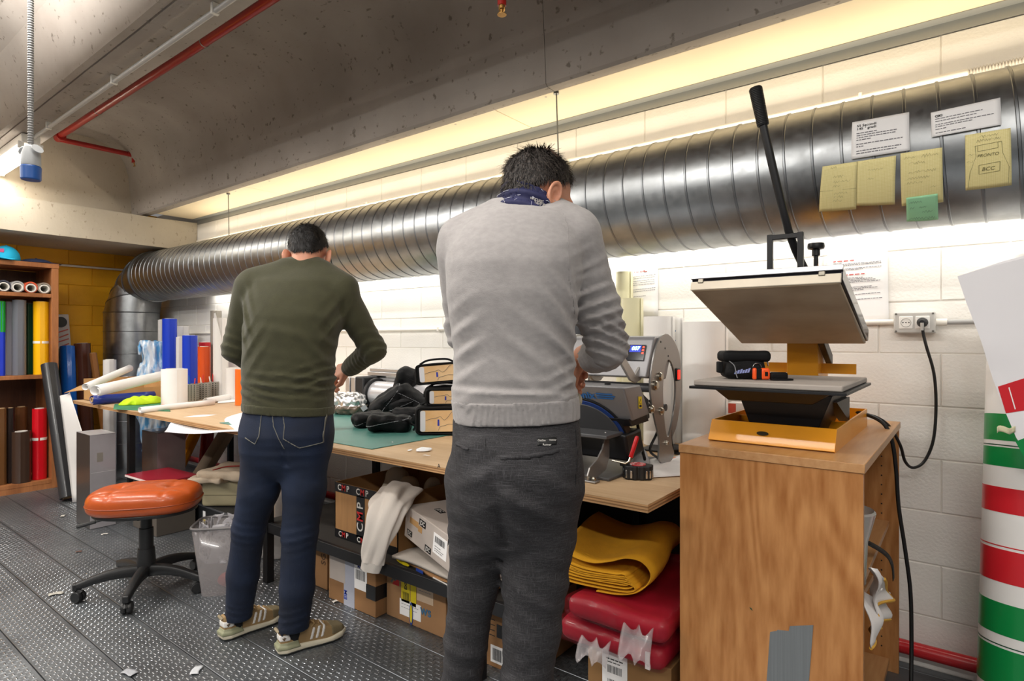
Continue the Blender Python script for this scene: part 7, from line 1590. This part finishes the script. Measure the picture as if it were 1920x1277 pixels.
# ----------------------------------------------------------------- man in grey sweater
FB = Fig(962, 1.50); q = FB.q; qB = FB.q
hcB = q(1006,366,.06); RB = rotm(R_(54),R_(24),R_(0))
shLB, elLB, wmB, wrLB = q(866,478,.05), q(874,620,.16), q(985,720,.30), q(1066,748,.20)
shRB, elRB, wrRB = q(1076,449,.0), q(1139,650,.10), q(1092,666,.24)
legsB=([q(900,900,.03),q(897,1010,.05),q(887,1100,.07),q(874,1200,.085),q(865,1290,.10),q(860,1400,.10),q(858,1470,.10)],[.092,.074,.064,.056,.052,.052,.052]),([q(1012,900,-.005),q(1010,1000,.0),q(1003,1090,.0),q(997,1180,.0),q(987,1280,.0),q(978,1400,0),q(972,1490,0)],[.104,.092,.080,.071,.063,.058,.058])
kB = q(1088,690,.29)
TB = FB.rows([(387,945,1040,.055,.088),(395,922,1052,.05,.10),(403,905,1060,.043,.108),(416,884,1078,.03,.118),(440,856,1092,.015,.13),(470,842,1096,.0,.142),(501,836,1093,-.005,.152),(556,838,1086,-.005,.155),(611,845,1079,0,.15),(666,852,1076,.005,.145),(708,850,1078,.01,.148),(742,846,1083,.01,.15),(760,850,1085,.01,.145),(800,853,1086,.01,.138)])
zcB = float(q(0,400,.05)[2])
def headB(X,Y,Z):
    f = head_f(*toH(X,Y,Z,hcB,RB),flare=.02,es=1.03); f = smin(f, cone(X,Y,Z,hcB+RB.T@np.array((0,-.030,-.05)),q(988,430,.03),.056,.060), .03); return np.maximum(f, zcB-.03-Z)
def bodyB(X,Y,Z):
    f = cone(X,Y,Z,hcB+RB.T@np.array((0,-.030,-.05)),q(988,430,.03),.056,.060)
    t,_ = loft(X,Y,Z,TB); t = np.maximum(t+.016, np.maximum(Z-q(0,412)[2], .85-Z)); f = smin(f,t,.03)
    f = smin(f, chain(X,Y,Z,[shLB,elLB,wmB,wrLB],[.045,.038,.032,.026],.02), .03); f = smin(f, cone(X,Y,Z,shRB,elRB,.045,.040), .02)
    for pts_,rs in legsB: f = smin(f, chain(X,Y,Z,pts_,[k-.028 for k in rs],.015), .03)
    return np.maximum(f, Z-zcB)
def handRB(X,Y,Z): return smin(cone(X,Y,Z,elRB,wrRB,.040,.027), hand_f(X,Y,Z,wrRB,kB,(.5,.5,.6),1.0), .012)
def handLB(X,Y,Z): return smin(cone(X,Y,Z,wmB+.6*(wrLB-wmB),wrLB,.028,.026), hand_f(X,Y,Z,wrLB,q(1075,742,.285),(0,.3,.9),.9,drop=(-1,.2,0)), .012)
pB = person(FB,'person','man seen from behind in light grey sweater, navy neck scarf and dark checked trousers',[(headB,hcB-.17,hcB+.17,.0032),(bodyB,(-.26,-.22,.04),(.36,.46,1.62),.010),(handRB,np.minimum(elRB,kB)-np.array((.10,.06,.11)),np.maximum(elRB,kB)+np.array((.06,.13,.08)),.0036),(handLB,wrLB-np.array((.13,.09,.12)),wrLB+np.array((.10,.18,.12)),.0045)],M_skin2)
M_knit = mat('grey_knit','#989493',.9,var=.06,vscale=60,bump=.18,bscale=320,sheen=.2,stretch=(1,1,1.6))
foB = [ (q(1062,650,-.1),(.65,0,.75),.044,.006,(.045,.15,.09)),(q(1050,575,-.1),(.75,0,.65),.044,.005,(.04,.15,.08)),(q(1000,660,-.14),(.6,0,.8),.06,.0035,(.07,.1,.10)),(q(960,733,-.12),(.05,0,1),.036,.005,(.17,.2,.022)),(q(1068,715,-.1),(-.4,0,1),.03,.005,(.045,.2,.05)),(q(870,650,-.1),(-.5,0,.85),.05,.004,(.04,.12,.11)),
        (q(1140,632,.08),(.35,.1,1),.024,.010,(.08,.12,.06)),(q(1122,590,.05),(-.3,0,1),.030,.008,(.07,.12,.05)),(q(1106,545,.02),(-.4,0,1),.036,.006,(.06,.12,.05)),(q(1090,505,0),(-.5,0,.9),.04,.004,(.05,.12,.05)),(q(1074,545,-.04),(.95,0,.2),.03,.004,(.02,.12,.07)),(elLB,(.3,.3,1),.04,.007,(.07,.1,.09)) ]
def swB0(X,Y,Z):
    f,_ = loft(X,Y,Z,TB); f = np.maximum(f, Z-q(0,391)[2]+.12*X)
    for a,b_,r0,r1 in ((q(962,404,.05),q(868,452,.04),.062,.066),(q(1010,404,.045),q(1074,436,.015),.064,.068)): f = smin(f, cone(X,Y,Z,a,b_,r0,r1), .04)
    arm = smin(chain(X,Y,Z,[shLB,elLB,wmB,wrLB+.2*(wmB-wrLB)],[.066,.056,.046,.036],.02), chain(X,Y,Z,[shRB,q(1118,575,.05),elRB],[.070,.060,.058],.02), .008)
    return smin(f, arm, .016)
def swB(X,Y,Z):
    f = swB0(X,Y,Z)+1.5*folds(X,Y,Z,foB)+.0014*nz3(X,Y,Z,38,5)
    f = np.maximum(f, q(0,762)[2]-Z)
    f = smax(f, -cone(X,Y,Z,q(1004,352,.09),q(998,398,.07),.074,.060), .006)
    return smax(f, -cone(X,Y,Z,elRB+(wrRB-elRB)*.62,wrRB+(wrRB-elRB)*.5,.045,.07), .01)
sB = sdf('sweater',swB,(-.26,-.26,1.02),(.36,.46,1.62),.0062,M_knit,pB,1)
def hemB(X,Y,Z):
    f,_=loft(X,Y,Z,TB); sl=.03*X
    return np.maximum(f-.001+.0012*np.sin(np.arctan2(Y-.01,X)*150)*1, np.maximum(Z-q(0,745)[2]-sl, q(0,787)[2]+sl-Z))
sdf('hem_rib',hemB,(-.22,-.22,.98),(.22,.22,1.16),.0042,M_knit,sB,1)
cA_,cB_=elRB+np.array((0,.0,-.012))+(wrRB-elRB)*.12, elRB+np.array((0,0,-.014))+(wrRB-elRB)*.52
sdf('cuff_rib',lambda X,Y,Z: np.maximum(cone(X,Y,Z,cA_,cB_,.054,.049)+.0012*np.sin(((X-cA_[0])*.9+(Z-cA_[2])*.5)*900), -cone(X,Y,Z,wrRB+(elRB-wrRB)*.30,wrRB,.05,.055)),elRB-.16,elRB+.16,.005,M_knit,sB,1)
# raglan seam on the right shoulder
sp2=[q(1050,402,-.0),q(1062,425,-.06),q(1064,470,-.10),q(1066,520,-.11),q(1078,590,-.08)]
def seamB(X,Y,Z):
    g=None
    for a,b_ in zip(sp2,sp2[1:]):
        c=cone(X,Y*0,Z,np.array((a[0],0,a[2])),np.array((b_[0],0,b_[2])),.0022,.0022); g=c if g is None else np.minimum(g,c)
    return np.maximum(np.maximum(swB(X,Y,Z)-.0012,g),Y-.03)
P_=np.array(sp2); sdf('shoulder_seam',seamB,P_.min(0)-np.array((.01,.12,.01)),P_.max(0)+np.array((.01,.03,.01)),.0042,mat('knit_seam','#8b8786',.9),sB)
# trousers
HB=FB.rows([(765,853,1083,.01,.128),(785,850,1085,.01,.132),(820,848,1089,.0,.145),(870,847,1092,-.008,.155),(920,849,1090,-.008,.15),(960,856,1078,0,.13),(1000,880,1050,0,.10),(1025,910,1000,0,.06),(1040,930,975,0,.035)])
ftB=[(q(1000,935,-.12),(.45,0,.9),.075,.007,(.12,.12,.07)),(q(945,1000,-.1),(.7,0,.7),.05,.007,(.06,.15,.06)),(legsB[1][0][2],(.5,0,.86),.055,.006,(.09,.12,.12)),(legsB[0][0][1],(-.3,0,.95),.06,.006,(.08,.12,.10)),(legsB[0][0][3],(.2,0,1),.06,.004,(.08,.12,.12)),(legsB[1][0][4],(-.2,0,1),.05,.004,(.08,.12,.10)),(q(900,880,-.12),(-.5,0,.85),.07,.004,(.09,.12,.09))]
def trB0(X,Y,Z):
    f,_=loft(X,Y,Z,HB,2.3); f=np.maximum(f,np.maximum(Z-q(0,770)[2],q(0,1036)[2]-Z))
    for pts_,rs in legsB: f=smin(f,chain(X,Y,Z,pts_,rs,.02),.030)
    s0,s1=q(912,830,-.14),q(945,1005,-.1); tt=np.clip((s0[2]-Z)/(s0[2]-s1[2]),-.3,1.2); xs=s0[0]+(s1[0]-s0[0])*tt
    gr=.016*np.exp(-((X-xs)/.016)**2)*np.clip(tt*1.4-.1,0,1)*(Y<.02)*(tt<1.15)
    return f+gr+1.25*folds(X,Y,Z,ftB)+.0012*nz3(X,Y,Z,40,3)
M_tr=mat('checked_wool','#3b3a3b',.85,bump=.12,bscale=260); N,L,b=nodes_of(M_tr)
tc=N.new('ShaderNodeTexCoord'); prev=None
for i,(sc_) in enumerate(((900,900,30),(30,30,900))):
    mp=N.new('ShaderNodeMapping'); mp.inputs['Scale'].default_value=sc_; L.new(tc.outputs['Object'],mp.inputs['Vector']); nn=N.new('ShaderNodeTexNoise'); nn.inputs['Scale'].default_value=1; nn.inputs['Detail'].default_value=2; L.new(mp.outputs['Vector'],nn.inputs['Vector'])
    if prev is None: prev=nn.outputs['Fac']
    else:
        mx=N.new('ShaderNodeMath'); mx.operation='MAXIMUM'; L.new(prev,mx.inputs[0]); L.new(nn.outputs['Fac'],mx.inputs[1]); prev=mx.outputs[0]
r=N.new('ShaderNodeValToRGB'); r.color_ramp.elements[0].position=.52; r.color_ramp.elements[1].position=.80; r.color_ramp.elements[0].color=lin('#272628'); r.color_ramp.elements[1].color=lin('#525155'); L.new(prev,r.inputs['Fac']); L.new(r.outputs['Color'],b.inputs['Base Color'])
def trB(X,Y,Z): return np.maximum(trB0(X,Y,Z),np.maximum(Z-q(0,778)[2],.07-Z))
tr=sdf('trousers',trB,(-.25,-.24,.05),(.25,.26,1.10),.0070,M_tr,pB,1)
def trline(name,pix,r,m,off=.0016,dy=-.15,h=.0036):
    pts_=[q(a,b_,dy) for a,b_ in pix]
    def f(X,Y,Z):
        g=None
        for a,b_ in zip(pts_,pts_[1:]):
            c=cone(X,Y*0+dy,Z,a,b_,r,r); g=c if g is None else np.minimum(g,c)
        return np.maximum(np.maximum(trB0(X,Y,Z)-off,g),Y-.03)
    P_=np.array(pts_); lo=P_.min(0)-.012; hi=P_.max(0)+.012; lo[1]=-.22; hi[1]=.04
    return sdf(name,f,lo,hi,h,m,tr)
Mdk=mat('trouser_seam','#1c1b1c',.9)
trline('waist_seam',[(850,803),(905,806),(960,806),(1020,802),(1088,797)],.0014,Mdk)
trline('pocket_welt',[(940,858),(990,856),(1047,848)],.0052,M_tr,.0028); trline('pocket_slit',[(942,862),(990,860),(1047,852)],.0012,Mdk,.0032)
trline('pocket_welt',[(850,842),(875,847)],.004,M_tr,.0026); trline('side_seam',[(1086,815),(1089,860),(1082,930)],.0016,Mdk); trline('back_seam',[(908,808),(912,860),(930,930),(945,985)],.0012,Mdk)
pa=[(1007,824),(1046,820),(1046,836),(1008,841)]
def patchf(X,Y,Z):
    a=q(1007,824,-.15);c=q(1046,838,-.15); return np.maximum(trB0(X,Y,Z)-.0022,np.maximum(np.maximum(np.maximum(a[0]-X,X-c[0]),np.maximum(c[2]-Z,Z-a[2])),Y-.0))
a_=q(1007,824,-.15); c_=q(1046,838,-.15); pt_=sdf('brand_patch',patchf,(a_[0]-.008,-.2,c_[2]-.008),(c_[0]+.008,.0,a_[2]+.008),.0026,mat('patch_black','#0c0c0d',.5),tr)
ymin=min((v.co.y for v in pt_.data.vertices),default=-.15)-.0012
for (px,py,s,w) in ((1016,827,.0055,'CityZen'),(1037,826,.0045,'Outwear'),(1026,835,.0065,'Runner')): 
    o_=q(px,py,-.15); text('patch_lettering',w,s,M_wprint,tr,(lambda X,Y,Z: Vector((o_[0]+X,ymin-Z+.002*0,o_[2]+Y))),.0001,extr=.0001)
trline('shirt_edge',[(976,791),(1002,789)],.0028,mat('yellow_shirt','#c9a91e',.8),.004)
# shoes of the second man (below the frame)
wf=lambda p: FB.org+RV*float(p[0])+DV*float(p[1])+Vector((0,0,0))
e1=wf(q(858,1470,.05)); e2=wf(q(972,1490,-.06)); dd=(DV*.85+RV*.5).normalized()
shoe(FB,pB,e1,e1+dd*.285,-1); shoe(FB,pB,e2,e2+dd*.285,1)
# hair: dark with grey, thin at the crown
def hairB(X,Y,Z): return hair_f(*toH(X,Y,Z,hcB,RB),nape=-.045,rz=.095,ns=80)
Mh2=hair_col('greying_hair','#191413','#5d544d',220); hB=sdf('hair',hairB,hcB-.15,hcB+.15,.0042,Mh2,pB)
crown=Vector(hcB+RB.T@np.array((.035,-.02,.125)))
strands('hair_strands',hB,RB,hcB,Mh2,hB,9000,.019,lambda p,n: Vector(RB[2])*-.7+Vector(RB[1])*.25,5)
sdf('thin_crown',lambda X,Y,Z: np.maximum(hairB(X,Y,Z)-.0016, np.sqrt((X-crown.x)**2+(Y-crown.y)**2+(Z-crown.z)**2)-.036+.012*nz3(X,Y,Z,90,1)),hcB-.15,hcB+.15,.004,mat('scalp_hair','#5f4c41',.6,col2='#8f7060',vscale=240),hB)
sdf('stubble',lambda X,Y,Z: (lambda x,y,z: np.maximum(head_f(x,y,z,.02,1.03)-.0008, np.maximum(np.maximum(.028-y,y-.095), np.maximum(z+.038+.3*(y-.05), -.115-z))))(*toH(X,Y,Z,hcB,RB)),hcB-.15,hcB+.15,.004,mat('stubble','#8f6a58',.7,col2='#5f4a40',vscale=300,ramp=(.35,.7)),pB)
# navy scarf with white print
M_navy=mat('navy_scarf','#1f2148',.75,var=.08,vscale=20,bump=.1,bscale=120)
n0,n1=q(997,375,.052),q(984,428,.035)
def scf(X,Y,Z):
    f=cone(X,Y,Z,n0,n1,.078,.090); t=((X-n0[0])*(n1-n0)[0]+(Y-n0[1])*(n1-n0)[1]+(Z-n0[2])*(n1-n0)[2])/((n1-n0)@(n1-n0))
    f=f+.005*np.sin(t*16+2*nz3(X,Y,Z,14,2)); f=np.maximum(np.abs(f)-.004, np.maximum(-.05-t+.25*(X-n0[0])/.08*.6, t-1.0)); return f
sc_o=sdf('neck_scarf',scf,n0-.16,n0+.16,.0046,M_navy,pB,1)
def scp(X,Y,Z):  # print: white outlines of angular letters
    u=(X-n0[0])*1.0; v=(Z-n0[2]); g=None
    for a,b_ in (((-.075,-.012),(-.03,-.006)),((-.03,-.006),(-.045,-.022)),((-.075,-.012),(-.068,-.03)),((.0,-.012),(.012,-.034)),((.012,-.034),(.03,-.020)),((.0,-.012),(-.006,-.04)),((.03,-.02),(.055,-.03)),((-.1,.004),(-.06,.008)),((.02,.01),(.03,.0))):
        d=np.array((b_[0]-a[0],b_[1]-a[1])); t=np.clip(((u-a[0])*d[0]+(v-a[1])*d[1])/(d@d),0,1); c=np.sqrt((u-a[0]-t*d[0])**2+(v-a[1]-t*d[1])**2)-.0014; g=c if g is None else np.minimum(g,c)
    return np.maximum(np.maximum(np.abs(scf(X,Y,Z))-.0016,g),Y-n0[1])
sdf('scarf_print',scp,n0-.13,n0+.13,.003,mat('scarf_white','#cfd0dc',.7),sc_o)
dax=n1-n0
def on_scarf(x,z,off):
    t=min(1,max(0,(z-n0[2])/dax[2])); cx,cy=n0[0]+dax[0]*t,n0[1]+dax[1]*t; r_=.078+.012*t; return Vector((x, cy-math.sqrt(max(r_*r_-(x-cx)**2,1e-5))-off, z))
for (px,py,s_,w,m_) in ((1006,377,.014,'istrum',M_wprint),(1012,386,.015,'SEPA',M_wprint),(1017,395,.012,'B',mat('scarf_green','#3fae4a',.6)),(968,374,.013,'V',M_wprint),(955,384,.016,'N',M_wprint),(978,388,.018,'M',M_wprint)):
    o_=q(px,py,-.02); text('scarf_lettering',w,s_,m_,sc_o,(lambda X,Y,Z: on_scarf(o_[0]+X*.9,o_[2]+Y-.30*X,.007+abs(Z))),.0002,extr=.0003)
# watch on the left wrist
wv=Vector(wrLB); MB().lathe([(.020,-.006),(.022,0),(.020,.006),(.0,.007)],wv+Vector((.018,-.026,.0)),20,(.6,-.75,.2)).build('wrist_watch',mat('watch_steel','#b9b09a',.2,.9),pB)
wd=Vector(wrLB-wmB).normalized(); u_,w_2=frame(wd); MB().tube([wv+u_*(.030*math.cos(a))+w_2*(.030*math.sin(a)) for a in [2*PI*k/24 for k in range(24)]],.006,6,closed=True).build('watch_strap',mat('watch_strap','#4a3a2c',.6),pB)
# what he holds
t=thing('black_gadget','small dark printed pouch held in the right hand of the man in grey','pouch',FB.org+RV*float(kB[0]-.015)+DV*float(kB[1]+.0)+Vector((0,0,float(kB[2])+.012)),YAW+.3)
sdf('pouch',lambda X,Y,Z: rbox(X,Y,Z,(0,0,0),(.035,.05,.012),.008)+.002*nz3(X,Y,Z,60,2),(-.05,-.07,-.025),(.05,.07,.025),.004,M_nyl,t); MB().box((0,-.02,.0135),(.04,.03,.002)).build('pouch_print',mat('pouch_print','#3f6aa0',.5),t)
